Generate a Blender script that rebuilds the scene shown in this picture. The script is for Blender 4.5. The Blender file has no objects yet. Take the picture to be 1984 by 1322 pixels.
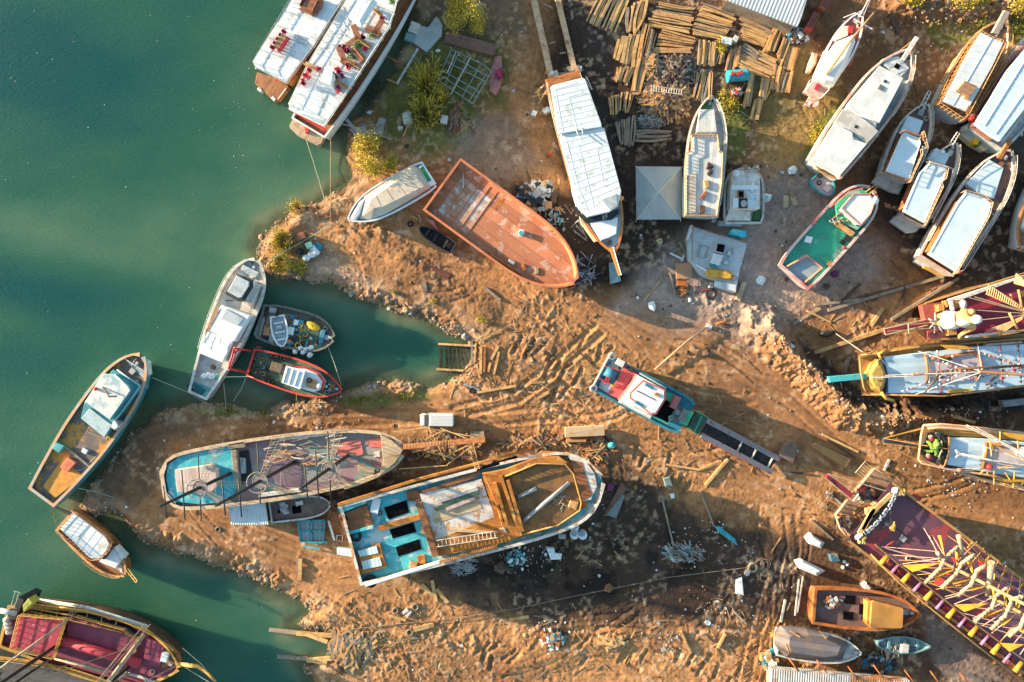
import bpy,math,random
import numpy as np
from mathutils import Vector,noise as mnoise
R=math.radians
random.seed(7);rng=np.random.default_rng(7)
SC=bpy.context.scene
COL=SC.collection
S=0.075;H=100.0
T=[0.0,0.0,1.0]
def Z(x0,y0,f):T[:]=[x0,y0,f]
def P(x,y,z=0.0):
 px=T[0]+x*T[2];py=T[1]+y*T[2]
 k=S*(1-z/H)
 return Vector(((px-992)*k,(661-py)*k,z))
def PP(pts,z):return[P(a[0],a[1],z) for a in pts]
def lin(c):
 return tuple((v/255/12.92) if v/255<=0.04045 else(((v/255)+0.055)/1.055)**2.4 for v in c)
def A(r,g,b,k=1.0):
 l=lin((r,g,b));return tuple(min(0.86,v*k/d) for v,d in zip(l,(1.55,1.35,1.2)))
MATS={}
def mat(key,c1=None,c2=None,amt=0.5,sc=0.8,rough=0.65,metal=0.0,bump=0.15,ang=None,wid=0.3,line=0.35,jit=0.12,c3=None,amt3=0.25,sc3=0.25,corr=False,fine=14.0):
 if key in MATS:return MATS[key]
 m=bpy.data.materials.new(key);m.use_nodes=True
 nt=m.node_tree;N=nt.nodes;L=nt.links
 for n in list(N):N.remove(n)
 out=N.new('ShaderNodeOutputMaterial');bs=N.new('ShaderNodeBsdfPrincipled')
 L.new(bs.outputs[0],out.inputs[0])
 bs.inputs['Roughness'].default_value=rough;bs.inputs['Metallic'].default_value=metal
 bs.inputs['Specular IOR Level'].default_value=0.0 if key in('opening_shade',) else(0.15 if rough>.7 else 0.35)
 tc=N.new('ShaderNodeTexCoord')
 oi=N.new('ShaderNodeObjectInfo')
 off=N.new('ShaderNodeVectorMath');off.operation='ADD'
 mul=N.new('ShaderNodeMath');mul.operation='MULTIPLY';mul.inputs[1].default_value=37.0
 L.new(oi.outputs['Random'],mul.inputs[0]);L.new(tc.outputs['Object'],off.inputs[0]);L.new(mul.outputs[0],off.inputs[1])
 def noise(scale,det=6,rg=0.62):
  n=N.new('ShaderNodeTexNoise');n.inputs['Scale'].default_value=scale;n.inputs['Detail'].default_value=det
  n.inputs['Roughness'].default_value=rg;L.new(off.outputs[0],n.inputs['Vector']);return n.outputs['Fac']
 def ramp(sock,lo,hi):
  r=N.new('ShaderNodeMapRange');r.inputs[1].default_value=lo;r.inputs[2].default_value=hi;L.new(sock,r.inputs[0]);return r.outputs[0]
 def mix(fac,a,b,mode='MIX'):
  x=N.new('ShaderNodeMix');x.data_type='RGBA';x.blend_type=mode
  if hasattr(fac,'is_linked'):L.new(fac,x.inputs[0])
  else:x.inputs[0].default_value=fac
  for s,i in((a,6),(b,7)):
   if hasattr(s,'is_linked'):L.new(s,x.inputs[i])
   else:x.inputs[i].default_value=(*s,1)
  return x.outputs[2]
 col=c1
 c2=c2 or tuple(v*0.72 for v in c1)
 n1=noise(sc)
 lo=0.62-0.3*amt
 col=mix(ramp(n1,lo,lo+0.13),c1,c2)
 if c3:
  n3=noise(sc3,8,0.7);l3=0.66-0.3*amt3
  col=mix(ramp(n3,l3,l3+0.06),col,c3)
 nf=noise(fine,3)
 dk=ramp(nf,0.2,0.8)
 fm=N.new('ShaderNodeMapRange');fm.inputs[3].default_value=0.78;fm.inputs[4].default_value=1.12;L.new(dk,fm.inputs[0])
 col=mix(1.0,col,fm.outputs[0],'MULTIPLY')
 hsock=nf
 if ang is not None:
  mp=N.new('ShaderNodeMapping');mp.inputs['Rotation'].default_value=(0,0,-ang)
  L.new(tc.outputs['Object'],mp.inputs[0])
  sx=N.new('ShaderNodeSeparateXYZ');L.new(mp.outputs[0],sx.inputs[0])
  d=N.new('ShaderNodeMath');d.operation='DIVIDE';d.inputs[1].default_value=wid;L.new(sx.outputs['Y'],d.inputs[0])
  fr=N.new('ShaderNodeMath');fr.operation='FRACT';L.new(d.outputs[0],fr.inputs[0])
  fl=N.new('ShaderNodeMath');fl.operation='FLOOR';L.new(d.outputs[0],fl.inputs[0])
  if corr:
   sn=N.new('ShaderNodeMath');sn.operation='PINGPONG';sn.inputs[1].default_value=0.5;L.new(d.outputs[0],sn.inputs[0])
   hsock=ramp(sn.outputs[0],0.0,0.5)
   cm=N.new('ShaderNodeMapRange');cm.inputs[3].default_value=.72;cm.inputs[4].default_value=1.08;L.new(hsock,cm.inputs[0]);col=mix(1.0,col,cm.outputs[0],'MULTIPLY')  # corrugation shading put into the colour, troughs darker
  wn=N.new('ShaderNodeTexWhiteNoise');wn.noise_dimensions='1D';L.new(fl.outputs[0],wn.inputs['W'])
  jm=N.new('ShaderNodeMapRange');jm.inputs[3].default_value=1-jit*1.6;jm.inputs[4].default_value=1+jit;L.new(wn.outputs['Value'],jm.inputs[0])
  col=mix(1.0,col,jm.outputs[0],'MULTIPLY')
  ls=N.new('ShaderNodeMath');ls.operation='LESS_THAN';ls.inputs[1].default_value=min(0.3,0.03/wid+0.03);L.new(fr.outputs[0],ls.inputs[0])
  lm=N.new('ShaderNodeMath');lm.operation='MULTIPLY';lm.inputs[1].default_value=line;L.new(ls.outputs[0],lm.inputs[0])
  if not corr:col=mix(lm.outputs[0],col,(0.02,0.015,0.012))
 L.new(col,bs.inputs['Base Color'])
 if bump>0:
  b=N.new('ShaderNodeBump');b.inputs['Strength'].default_value=bump;b.inputs['Distance'].default_value=0.12 if corr else 0.05
  L.new(hsock,b.inputs['Height']);L.new(b.outputs[0],bs.inputs['Normal'])
 MATS[key]=m;return m
WHITE=mat('white_paint',(0.62,0.645,0.65),(0.54,0.56,0.56),0.45,0.5,0.5,bump=0.05)
AWN=mat('awning_white',(0.585,0.625,0.64),(0.52,0.555,0.57),0.5,0.3,0.7,bump=0.08,c3=(0.42,0.43,0.41),amt3=0.42,sc3=0.9)
OLDWHITE=mat('old_white',(0.52,0.51,0.48),(0.40,0.375,0.33),0.5,1.2,0.75,bump=0.2,c3=(0.36,0.22,0.12),amt3=0.3,sc3=1.1)
OFFWHITE=mat('offwhite_canvas',(0.50,0.42,0.33),(0.43,0.355,0.28),0.4,0.5,0.85,bump=0.2)
TEAK=mat('varnished_wood',(0.33,0.13,0.045),(0.22,0.075,0.025),0.5,1.5,0.4,bump=0.1)
TEAKL=mat('light_wood',(0.47,0.25,0.10),(0.34,0.17,0.07),0.5,1.2,0.55,bump=0.1)
YEL=mat('yellow_varnish',(0.50,0.26,0.05),(0.38,0.19,0.04),0.4,1.5,0.5,bump=0.05)
TIMB=mat('sawn_timber',(0.52,0.32,0.135),(0.36,0.21,0.09),0.5,0.8,0.8,bump=0.3,c3=(0.34,0.24,0.15),amt3=0.2,sc3=0.3)
GTIMB=mat('grey_timber',(0.26,0.21,0.16),(0.17,0.13,0.10),0.5,1.0,0.85,bump=0.3,c3=(0.36,0.24,0.14),amt3=0.4,sc3=0.5)
DWOOD=mat('dark_wood',(0.10,0.055,0.035),(0.06,0.035,0.025),0.5,1.0,0.7,bump=0.2)
RED=mat('red_paint',(0.50,0.035,0.03),(0.36,0.03,0.025),0.4,1.0,0.5,bump=0.05)
DRED=mat('dark_red_paint',(0.22,0.02,0.03),(0.15,0.015,0.025),0.5,0.6,0.55,bump=0.08)
BLACK=mat('black_paint',(0.018,0.02,0.024),(0.03,0.03,0.032),0.4,1.5,0.6,bump=0.1)
DARK=mat('opening_shade',(0.006,0.006,0.007),(0.01,0.01,0.01),0.4,1.0,0.9,bump=0)  # flat black standing for the shade inside openings
GREY=mat('grey_paint',(0.34,0.35,0.36),(0.24,0.25,0.26),0.5,1.0,0.65,bump=0.1,c3=(0.3,0.17,0.09),amt3=0.15,sc3=1.2)
STEEL=mat('steel',(0.42,0.43,0.44),(0.3,0.3,0.3),0.4,2.0,0.45,0.3,bump=0.05)
TEALP=mat('teal_paint',(0.05,0.33,0.36),(0.04,0.22,0.25),0.45,0.9,0.6,bump=0.1,c3=(0.34,0.36,0.32),amt3=0.22,sc3=0.9)
GREENP=mat('green_paint',(0.03,0.33,0.17),(0.03,0.22,0.13),0.5,0.7,0.6,bump=0.1,c3=(0.22,0.36,0.30),amt3=0.3,sc3=0.5)
DGREEN=mat('dark_green_paint',(0.04,0.085,0.055),(0.03,0.05,0.04),0.5,1.0,0.6,bump=0.15,c3=(0.10,0.14,0.10),amt3=0.3,sc3=1.5)
BLUEP=mat('blue_paint',(0.03,0.17,0.25),(0.025,0.12,0.18),0.5,1.0,0.6,bump=0.1)
RUST=mat('rust',(0.36,0.12,0.035),(0.24,0.075,0.025),0.5,0.7,0.8,bump=0.2,c3=(0.45,0.2,0.06),amt3=0.3,sc3=0.6)
PRIMER=mat('primer_red',(0.48,0.165,0.075),(0.40,0.125,0.055),0.5,0.4,0.7,bump=0.1,c3=(0.52,0.23,0.12),amt3=0.2,sc3=0.7)
RUBBER=mat('rubber',(0.02,0.02,0.02),(0.035,0.033,0.03),0.5,3.0,0.8,bump=0.1)
ROPE=mat('rope',(0.42,0.38,0.30),(0.3,0.27,0.2),0.5,4.0,0.9,bump=0)
GROPE=mat('green_rope',(0.25,0.42,0.33),(0.2,0.33,0.27),0.5,4.0,0.9,bump=0)
GLASS=mat('window_glass',(0.02,0.025,0.03),(0.03,0.035,0.04),0.3,1.0,0.08,bump=0)
PLASTIC=mat('white_plastic',(0.72,0.73,0.72),(0.55,0.57,0.57),0.5,3.0,0.5,bump=0.3)
TARP=mat('teal_tarp',(0.04,0.30,0.34),(0.03,0.2,0.24),0.5,1.5,0.6,bump=0.3)
YELLOW=mat('yellow_plastic',(0.72,0.42,0.02),(0.6,0.33,0.02),0.4,2.0,0.5,bump=0.1)
SAILY=mat('sail_yellow',(0.50,0.26,0.035),(0.40,0.19,0.025),0.4,1.0,0.8,bump=0.1)
SAILC=mat('sail_cream',(0.34,0.27,0.185),(0.24,0.185,0.125),0.4,1.0,0.85,bump=0.2)
SKIN=mat('carved_tan',(0.50,0.28,0.10),(0.38,0.2,0.07),0.4,2.0,0.7,bump=0.1)
LIME=mat('lime_paint',(0.12,0.22,0.03),(0.08,0.15,0.025),0.4,2.0,0.6,bump=0.1)
def off2d(poly,d):
 n=len(poly);a=sum(poly[i].x*poly[(i+1)%n].y-poly[(i+1)%n].x*poly[i].y for i in range(n))
 sg=1 if a>0 else -1;res=[]
 for i in range(n):
  p0,p1,p2=poly[i-1],poly[i],poly[(i+1)%n]
  e1=(p1-p0);e2=(p2-p1);e1.z=e2.z=0
  if e1.length<1e-6 or e2.length<1e-6:res.append(p1.copy());continue
  e1.normalize();e2.normalize()
  n1=Vector((-e1.y,e1.x,0));n2=Vector((-e2.y,e2.x,0));b=n1+n2
  if b.length<1e-4:b=n1.copy()
  b.normalize();k=1/max(0.45,b.dot(n1))
  res.append(p1+b*(d*k*sg))
 return res
class MB:
 def __init__(s):s.v=[];s.f=[];s.mi=[];s.cur=0;s.sm=[]
 def add(s,vs,fs,smooth=False):
  o=len(s.v);s.v+=[tuple(v) for v in vs]
  for f in fs:s.f.append(tuple(i+o for i in f));s.mi.append(s.cur);s.sm.append(smooth)
 def loft(s,rings,close=True,cap0=True,cap1=True,smooth=False):
  n=len(rings[0]);vs=[v for r in rings for v in r];fs=[]
  for k in range(len(rings)-1):
   for i in range(n if close else n-1):
    j=(i+1)%n;fs.append((k*n+i,k*n+j,(k+1)*n+j,(k+1)*n+i))
  s.add(vs,fs,smooth)
  b=len(s.v)-len(vs)
  if cap0:s.f.append(tuple(b+i for i in reversed(range(n))));s.mi.append(s.cur);s.sm.append(False)
  if cap1:s.f.append(tuple(b+(len(rings)-1)*n+i for i in range(n)));s.mi.append(s.cur);s.sm.append(False)
 def prism(s,top,z0,bev=0.04):
  bot=[Vector((p.x,p.y,z0)) for p in top]
  a=sum(top[i].x*top[(i+1)%len(top)].y-top[(i+1)%len(top)].x*top[i].y for i in range(len(top)))
  if a<0:top=top[::-1];bot=bot[::-1]
  if bev>0:
   r1=[Vector((p.x,p.y,p.z-bev)) for p in top];s.loft([bot,r1,off2d(top,bev)])
  else:s.loft([bot,top])
 def beam(s,a,b,w,h,up=Vector((0,0,1))):
  d=(b-a)
  if d.length<1e-6:return
  d=d.normalized();x=d.cross(up)
  if x.length<1e-4:x=Vector((1,0,0))
  x.normalize();y=x.cross(d)
  def ring(c):return[c+x*(i*w/2)+y*(j*h/2) for i,j in((-1,-1),(1,-1),(1,1),(-1,1))]
  s.loft([ring(a),ring(b)])
 def tube(s,pts,r,n=6,r2=None,cap=True):
  rings=[];m=len(pts);r2=r if r2 is None else r2
  for i,p in enumerate(pts):
   d=pts[min(i+1,m-1)]-pts[max(i-1,0)]
   if d.length<1e-6:d=Vector((0,0,1))
   d.normalize();u=Vector((0,0,1)) if abs(d.z)<0.9 else Vector((1,0,0))
   x=d.cross(u).normalized();y=x.cross(d);rr=r+(r2-r)*i/max(1,m-1)
   rings.append([p+(x*math.cos(2*math.pi*k/n)+y*math.sin(2*math.pi*k/n))*rr for k in range(n)])
  s.loft(rings,True,cap,cap,smooth=n>5)
 def torus(s,c,R_,r,n=14,m=6,tilt=0.0,az=0.0):
  rings=[]
  for i in range(n+1):
   a=2*math.pi*i/n;ring=[]
   for j in range(m):
    b=2*math.pi*j/m;x=(R_+r*math.cos(b));v=Vector((x*math.cos(a),x*math.sin(a),r*math.sin(b)))
    if tilt:
     v=Vector((v.x,v.y*math.cos(tilt)-v.z*math.sin(tilt),v.y*math.sin(tilt)+v.z*math.cos(tilt)))
     v=Vector((v.x*math.cos(az)-v.y*math.sin(az),v.x*math.sin(az)+v.y*math.cos(az),v.z))
    ring.append(c+v)
   rings.append(ring)
  s.loft(rings,True,False,False,True)
 def ball(s,c,rx,ry=None,rz=None,ang=0.0,n=10,m=6,rough=0.0):
  ry=ry or rx;rz=rz or rx;rings=[]
  for k in range(m+1):
   t=-math.pi/2+math.pi*k/m;ring=[]
   for i in range(n):
    a=2*math.pi*i/n;q=1+(random.uniform(-rough,rough) if rough else 0)
    cr=max(0.02,math.cos(t))
    x=rx*cr*math.cos(a)*q;y=ry*cr*math.sin(a)*q
    ring.append(c+Vector((x*math.cos(ang)-y*math.sin(ang),x*math.sin(ang)+y*math.cos(ang),rz*math.sin(t)*q)))
   rings.append(ring)
  s.loft(rings,True,True,True,rough==0)
 def cyl(s,c,r,h,n=14):s.loft([[c+Vector((r*math.cos(2*math.pi*k/n),r*math.sin(2*math.pi*k/n),z)) for k in range(n)] for z in(0,h)],smooth=False)
 def sheet(s,poly):s.add(poly,[tuple(range(len(poly)))])
 def build(s,name,mats,parent=None,origin=None):
  if not s.v:return None
  me=bpy.data.meshes.new(name)
  if parent is not None:origin=Vector(parent['_o']) if '_o' in parent else parent.location
  elif origin is None:
   n=len(s.v);origin=Vector((sum(v[0] for v in s.v)/n,sum(v[1] for v in s.v)/n,min(v[2] for v in s.v)))
  o=origin
  me.from_pydata([(v[0]-o.x,v[1]-o.y,v[2]-o.z) for v in s.v],[],s.f)
  if not isinstance(mats,(list,tuple)):mats=[mats]
  for m in mats:me.materials.append(m)
  me.polygons.foreach_set('material_index',s.mi);me.polygons.foreach_set('use_smooth',s.sm)
  me.update()
  ob=bpy.data.objects.new(name,me);COL.objects.link(ob)
  if parent is not None:ob.parent=parent;WPOS[ob.name]=o
  else:ob.location=o;WPOS[ob.name]=o
  return ob
WPOS={}
def tag(o,label=None,cat=None,group=None,kind=None):
 if label:o['label']=label;o['kind']='thing'
 if cat:o['category']=cat
 if group:o['group']=group
 if kind:o['kind']=kind
 return o
def thing(name,label,cat,loc,group=None):
 o=bpy.data.objects.new(name,None);COL.objects.link(o);o.location=loc;o.empty_display_size=0.5
 WPOS[o.name]=Vector(loc);return tag(o,label,cat,group)
_oldbuild=MB.build
RF=('roof','main_roof','aft_roof','wheelhouse_roof','fore_roof','poop_roof','cabin')
AUTO={k:RF for k in('roof_seam','roof_edge','roof_rail','roof_hatch','roof_slot','roof_mast','roof_box','roof_rib','roof_step','roof_hole','roof_opening','skylight','plank_panel','roof_trim','roof_frame','white_band','awning_post')}
AUTO.update({'hatch_dark_panel':('hatch_coaming','hatch_box','deck'),'opening_inside':('roof_opening',),'cover_seam':('canvas_cover',),'canopy_seam':('canopy',),'hatch_rim':('round_hatch','mauve_hatch'),'bowsprit_slat':('bowsprit',),'bowsprit_rail':('bowsprit',),'sprit_rail':('bowsprit',),'poop_rail':('poop_roof','poop_deck'),'well_rail_posts':('well_coaming',),'well_coaming':('fore_well',),'lettering':('sign_band',),'sign_end':('sign_band',),'casing_slot':('fore_casing',),'casing_beam':('fore_casing',),'bow_rail_post':('bow_rail',),'stair_panel':('stair_frame',),'floor_frame':('bare_floor',),'ramp_edge':('ramp_girder',),'ramp_crossbar':('ramp_floor',),'engine_top':('engine_cover',),'gantry_brace':('gantry',),'chimney':('poop_cabin',),'valve':('tank',),'seat_front':('seat_box',)})
def _build(s,name,mats,parent=None,origin=None):
 if parent is None:return _oldbuild(s,name,mats,None,origin)
 class _Q:pass
 o=WPOS[parent.name]
 for pre in AUTO.get(name,()):
  if 'label' not in parent:break
  c_=[c for c in parent.children if c.name.split('.')[0]==pre]
  if c_:parent=c_[-1];break
 me=bpy.data.meshes.new(name)
 me.from_pydata([(v[0]-o.x,v[1]-o.y,v[2]-o.z) for v in s.v],[],s.f)
 if not isinstance(mats,(list,tuple)):mats=[mats]
 for m in mats:me.materials.append(m)
 me.polygons.foreach_set('material_index',s.mi);me.polygons.foreach_set('use_smooth',s.sm);me.validate();me.update()
 ob=bpy.data.objects.new(name,me);COL.objects.link(ob);ob.parent=parent;WPOS[ob.name]=o
 return ob
MB.build=_build
def prism(name,pts,z1,z0,m,parent=None,bev=0.04):
 b=MB();b.prism([P(p[0],p[1],p[2] if len(p)>2 else z1) for p in pts],z0,bev);return b.build(name,m,parent)
def prisms(name,lst,z1,z0,m,parent=None,bev=0.03):
 b=MB()
 for pts in lst:b.prism([P(p[0],p[1],p[2] if len(p)>2 else z1) for p in pts],z0,bev)
 return b.build(name,m,parent)
def rect(cx,cy,w,h,deg=0.0):
 c,s_=math.cos(R(deg)),math.sin(R(deg))
 return[(cx+x*c-y*s_,cy+x*s_+y*c) for x,y in((-w/2,-h/2),(w/2,-h/2),(w/2,h/2),(-w/2,h/2))]
def lerp(a,b,t):return tuple(x+(y-x)*t for x,y in zip(a,b))
def line(name,pts,r,m,parent=None,n=6,r2=None):
 b=MB();b.tube([P(*p) for p in pts],r,n,r2);return b.build(name,m,parent)
def lines(name,lst,r,m,parent=None,n=5):
 if name in('stern_rail','roof_arch','tarp_pole','mooring_post','awning_post','yellow_spar','gantry','stern_ladder','davit','yard','boom','rigging') and len(lst)>1:
  return[lines(name,[p],r,m,parent,n) for p in lst][-1]
 b=MB()
 for pts in lst:b.tube([P(*p) for p in pts],r,n)
 return b.build(name,m,parent)
def rail(name,pts,z0,z1,m,parent,step=1.1,r=0.035,close=False,mids=1):
 b=MB();w0=[P(p[0],p[1],z1) for p in pts]
 if close:w0=w0+[w0[0]]
 for i in range(len(w0)-1):
  a,c=w0[i],w0[i+1];L_=(c-a).length;k=max(1,int(L_/step))
  b.tube([a,c],r,5)
  for q in range(mids):
   dz=Vector((0,0,(z0-z1)*(q+1)/(mids+1)));b.tube([a+dz,c+dz],r*0.7,4)
  for j in range(k+(1 if i==len(w0)-2 and not close else 0)):
   p=a.lerp(c,j/k);b.tube([p,Vector((p.x,p.y,z0))],r,4)
 return b.build(name,m,parent)
def ladder(name,a,b_,w,m,parent=None,r=0.045,step=0.35):
 b=MB();p,q=P(*a),P(*b_);d=(q-p);x=d.cross(Vector((0,0,1))).normalized()*(w/2)
 b.tube([p+x,q+x],r,5);b.tube([p-x,q-x],r,5);n=max(2,int(d.length/step))
 for i in range(n):c=p+d*((i+0.5)/n);b.tube([c+x,c-x],r*0.7,4)
 return b.build(name,m,parent)
def battens(name,pa,pb,z,n,m,parent,w=0.06,h=0.04):
 b=MB()
 for i in range(n):
  t=(i+0.5)/n;b.beam(P(*lerp(pa[0],pa[1],t),z+h/2-0.005),P(*lerp(pb[0],pb[1],t),z+h/2-0.005),w,h)
 return b.build(name,m,parent)
def interp(prof,t):
 for i in range(len(prof)-1):
  if t<=prof[i+1][0]:
   (t0,a),(t1,b)=prof[i],prof[i+1];u=(t-t0)/(t1-t0)
   m0=((b-prof[i-1][1])/(t1-prof[i-1][0]) if i>0 else(b-a)/(t1-t0))*(t1-t0)
   m1=((prof[i+2][1]-a)/(prof[i+2][0]-t0) if i+2<len(prof) else(b-a)/(t1-t0))*(t1-t0)
   return(2*u**3-3*u**2+1)*a+(u**3-2*u**2+u)*m0+(-2*u**3+3*u**2)*b+(u**3-u**2)*m1
 return prof[-1][1]
GULET=[(0,.74),(.12,.86),(.35,1),(.55,.98),(.72,.84),(.86,.54),(.95,.24),(1,.03)]
TRAWL=[(0,.72),(.2,.9),(.45,1),(.68,.97),(.82,.82),(.92,.54),(.975,.28),(1,.06)]
BARGE=[(0,.96),(.1,1),(.6,1),(.75,.93),(.87,.7),(.95,.42),(1,.05)]
ROUND=[(0,.40),(.012,.58),(.035,.74),(.09,.90),(.35,1),(.6,.98),(.78,.86),(.9,.68),(.96,.48),(.985,.33),(1,.2)]
class Boat:pass
def boat(name,label,cat,st,bw,hw,prof,zg,zk,hullm,deckm,railm,bul=0.8,sheer=(0.0,0.5),th=0.14,cap=0.2,group=None,bilge=0.55,bottom=None,innerm=None,capz=0.05):
 """st, bw: stern and bow at the gunwale, hw: largest half breadth (all in crop units); builds hull, deck, gunwale."""
 a,b=P(*st,zg),P(*bw,zg);ax=(b-a);L=ax.length;u=ax.normalized();n=Vector((-u.y,u.x,0))
 W=hw*T[2]*S*(1-zg/H);N=30
 root=thing(name,label,cat,(a+b)/2-Vector((0,0,zg-zk)),group)
 ts=[i/N for i in range(N+1)]
 zs=[zg+sheer[0]*(1-t)**2+sheer[1]*t**2 for t in ts]
 ws=[max(0.02,interp(prof,t))*W for t in ts]
 sec=(-1,-.985,-.93,-.8,-.5,0,.5,.8,.93,.985,1);hs=(1,.72,.45,.22,.06,0,.06,.22,.45,.72,1)
 mb=MB();rings=[]
 for t,z,w in zip(ts,zs,ws):
  ring=[]
  for s_,h in zip(sec,hs):
   xx=t*(1-(1-h)*0.10*t**3)+(1-h)*0.02*(1-t)
   k=1-(1-h)*bilge*t**2
   ring.append(a+u*(xx*L)+n*(s_*w*k)+Vector((0,0,-zg+zk+(z-zk)*h)))
  rings.append(ring)
 M=len(sec);vs=[v for r in rings for v in r];fs=[]
 for i in range(N):
  for j in range(M-1):fs.append((i*M+j,(i+1)*M+j,(i+1)*M+j+1,i*M+j+1))
 mb.add(vs,fs,True);mb.add(rings[0],[tuple(range(M))])
 def ring2(inset,dz):
  l,r=[],[]
  for i,(t,z,w) in enumerate(zip(ts,zs,ws)):
   ww=max(0.01,w-inset);c=a+u*(t*L+(inset if i==0 else(-inset*1.2 if i==N else 0)))+Vector((0,0,z-zg+dz))
   l.append(c+n*ww);r.append(c-n*ww)
  return l,r
 lo,ro=ring2(0,0);li,ri=ring2(th,0);ld,rd=ring2(th,-bul)
 mb.cur=1
 for A_,B_ in((li,ld),(rd,ri)):mb.add(A_+B_,[(i,i+1,N+2+i,N+1+i) for i in range(N)])
 mb.add([li[0],ri[0],rd[0],ld[0]],[(0,1,2,3)])
 mb.build('hull',[hullm,innerm or hullm],root)
 dk=MB();dk.add(ld+rd,[(i,i+1,N+2+i,N+1+i) for i in range(N)]);dk.build('deck',deckm,root)
 g=MB();o1,o2=ring2(-0.05,capz),ring2(cap,capz);p1,p2=ring2(-0.05,-0.06),ring2(cap,-0.06)
 for A_,B_,C_,D_ in((o1[0],o2[0],p1[0],p2[0]),(o2[1],o1[1],p2[1],p1[1])):
  m_=N+1
  g.add(A_+B_+C_+D_,[(i,i+1,m_+i+1,m_+i) for i in range(N)]+[(i,2*m_+i,2*m_+i+1,i+1) for i in range(N)]+[(m_+i,m_+i+1,3*m_+i+1,3*m_+i) for i in range(N)])
 g.add([o1[0][0],o2[0][0],o2[1][0],o1[1][0],p1[0][0],p2[0][0],p2[1][0],p1[1][0]],[(0,3,2,1),(0,4,7,3),(1,2,6,5)])
 g.build('gunwale',railm,root)
 B=Boat();B.r=root;B.a=a;B.u=u;B.n=n;B.L=L;B.W=W;B.zg=zg;B.zd=zg-bul;B.ts=ts;B.ws=ws;B.zs=zs
 B.ang=math.atan2(u.y,u.x)
 def F(t,v,z):
  return a+u*(t*L)+n*(v*W)+Vector((0,0,z-zg))
 B.F=F
 if L>11 and bul<.9:
  q=random.Random(int(L*97+a.x*13));dz=lambda t:zg-bul+sheer[0]*(1-t)**2+sheer[1]*t**2;an=math.atan2(u.y,u.x)
  def fit(nm,t,v,lx,ly,h,m):b=MB();p=F(t,v,dz(t));p.z=dz(t)-.02;fbox(b,p,lx,ly,h,an+q.uniform(-.06,.06),.03);b.build(nm,m,root)
  fit('deck_hatch',.885,q.uniform(-.06,.06),.8,.75,.2,q.choice((GREY,TEAK,OLDWHITE)));fit('windlass',.94,0,.5,.34,.42,STEEL)
  for s_ in(1,-1):fit('bollard',.965,.16*s_,.18,.16,.4,BLACK);fit('bollard',.03,.66*s_,.2,.18,.4,BLACK)
  b=MB();p=F(.845,q.choice((.38,-.38)),0);p.z=dz(.845)+.05;[b.torus(p+Vector((0,0,.05*k)),.34-.05*k,.045,14,4) for k in range(3)];b.build('rope_coil',ROPE,root)
 return B
def side_rail(B,t0,t1,z1,m,inset=0.1,step=1.0,r=0.035,sides=(1,-1),name='railing',mids=1):
 b=MB()
 for sd in sides:
  k=max(2,int((t1-t0)*B.L/step));pts=[]
  for i in range(k+1):
   t=t0+(t1-t0)*i/k;q=t*(len(B.ts)-1);j=min(int(q),len(B.ts)-2);w=B.ws[j]+(B.ws[j+1]-B.ws[j])*(q-j)
   zz=B.zs[j]+(B.zs[j+1]-B.zs[j])*(q-j)
   pts.append(B.a+B.u*(t*B.L)+B.n*(sd*max(0.05,w-inset))+Vector((0,0,zz-B.zg)))
  top=[p+Vector((0,0,z1)) for p in pts];b.tube(top,r,5)
  for q in range(mids):b.tube([p+Vector((0,0,z1*(q+1)/(mids+1))) for p in pts],r*0.6,4)
  for p,t_ in zip(pts,top):b.tube([p,t_],r,4)
 return b.build(name,m,B.r)
def bprism(B,name,tv,z1,z0,m,bev=0.04):
 b=MB();b.prism([B.F(t,v,z1) for t,v in tv],z0,bev);return b.build(name,m,B.r)
def fbox(b,c,lx,ly,h,ang,bev=0.02):
 ca,sa=math.cos(ang),math.sin(ang)
 b.prism([c+Vector((x*ca-y*sa,x*sa+y*ca,h)) for x,y in((-lx/2,-ly/2),(lx/2,-ly/2),(lx/2,ly/2),(-lx/2,ly/2))],c.z,bev)
SUN_EL,AZ=R(11.2),R(18.0)
w=bpy.data.worlds.new("World");SC.world=w;w.use_nodes=True
nt=w.node_tree;bg=nt.nodes['Background']
sky=nt.nodes.new('ShaderNodeTexSky');sky.sky_type='NISHITA';sky.sun_disc=False
sky.sun_elevation=SUN_EL;sky.air_density=1.0;sky.dust_density=1.0;sky.ozone_density=2.0
tn=nt.nodes.new('ShaderNodeMix');tn.data_type='RGBA';tn.blend_type='MULTIPLY';tn.inputs[0].default_value=1;tn.inputs[7].default_value=(1.04,1.07,.93,1)
nt.links.new(sky.outputs[0],tn.inputs[6]);nt.links.new(tn.outputs[2],bg.inputs[0]);bg.inputs[1].default_value=0.13
sl=bpy.data.lights.new('sun','SUN');sl.energy=5.0;sl.angle=R(0.5);sl.color=(1.0,0.79,0.53)
so=bpy.data.objects.new('sun',sl);COL.objects.link(so)
ld=Vector((math.cos(AZ)*math.cos(SUN_EL),-math.sin(AZ)*math.cos(SUN_EL),-math.sin(SUN_EL)))
so.rotation_euler=ld.to_track_quat('-Z','Y').to_euler()
sd_=-ld;sky.sun_rotation=math.atan2(sd_.x,sd_.y)
cam=bpy.data.cameras.new('camera');co=bpy.data.objects.new('camera',cam);COL.objects.link(co)
co.location=(0,0,H);cam.sensor_width=36;cam.lens=36*H/(1984*S);cam.clip_end=3000;cam.clip_start=1
SC.camera=co
vs=SC.view_settings;vs.view_transform='Standard';vs.look='None';vs.gamma=1.0;vs.exposure=1.97;vs.use_curve_mapping=False
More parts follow.
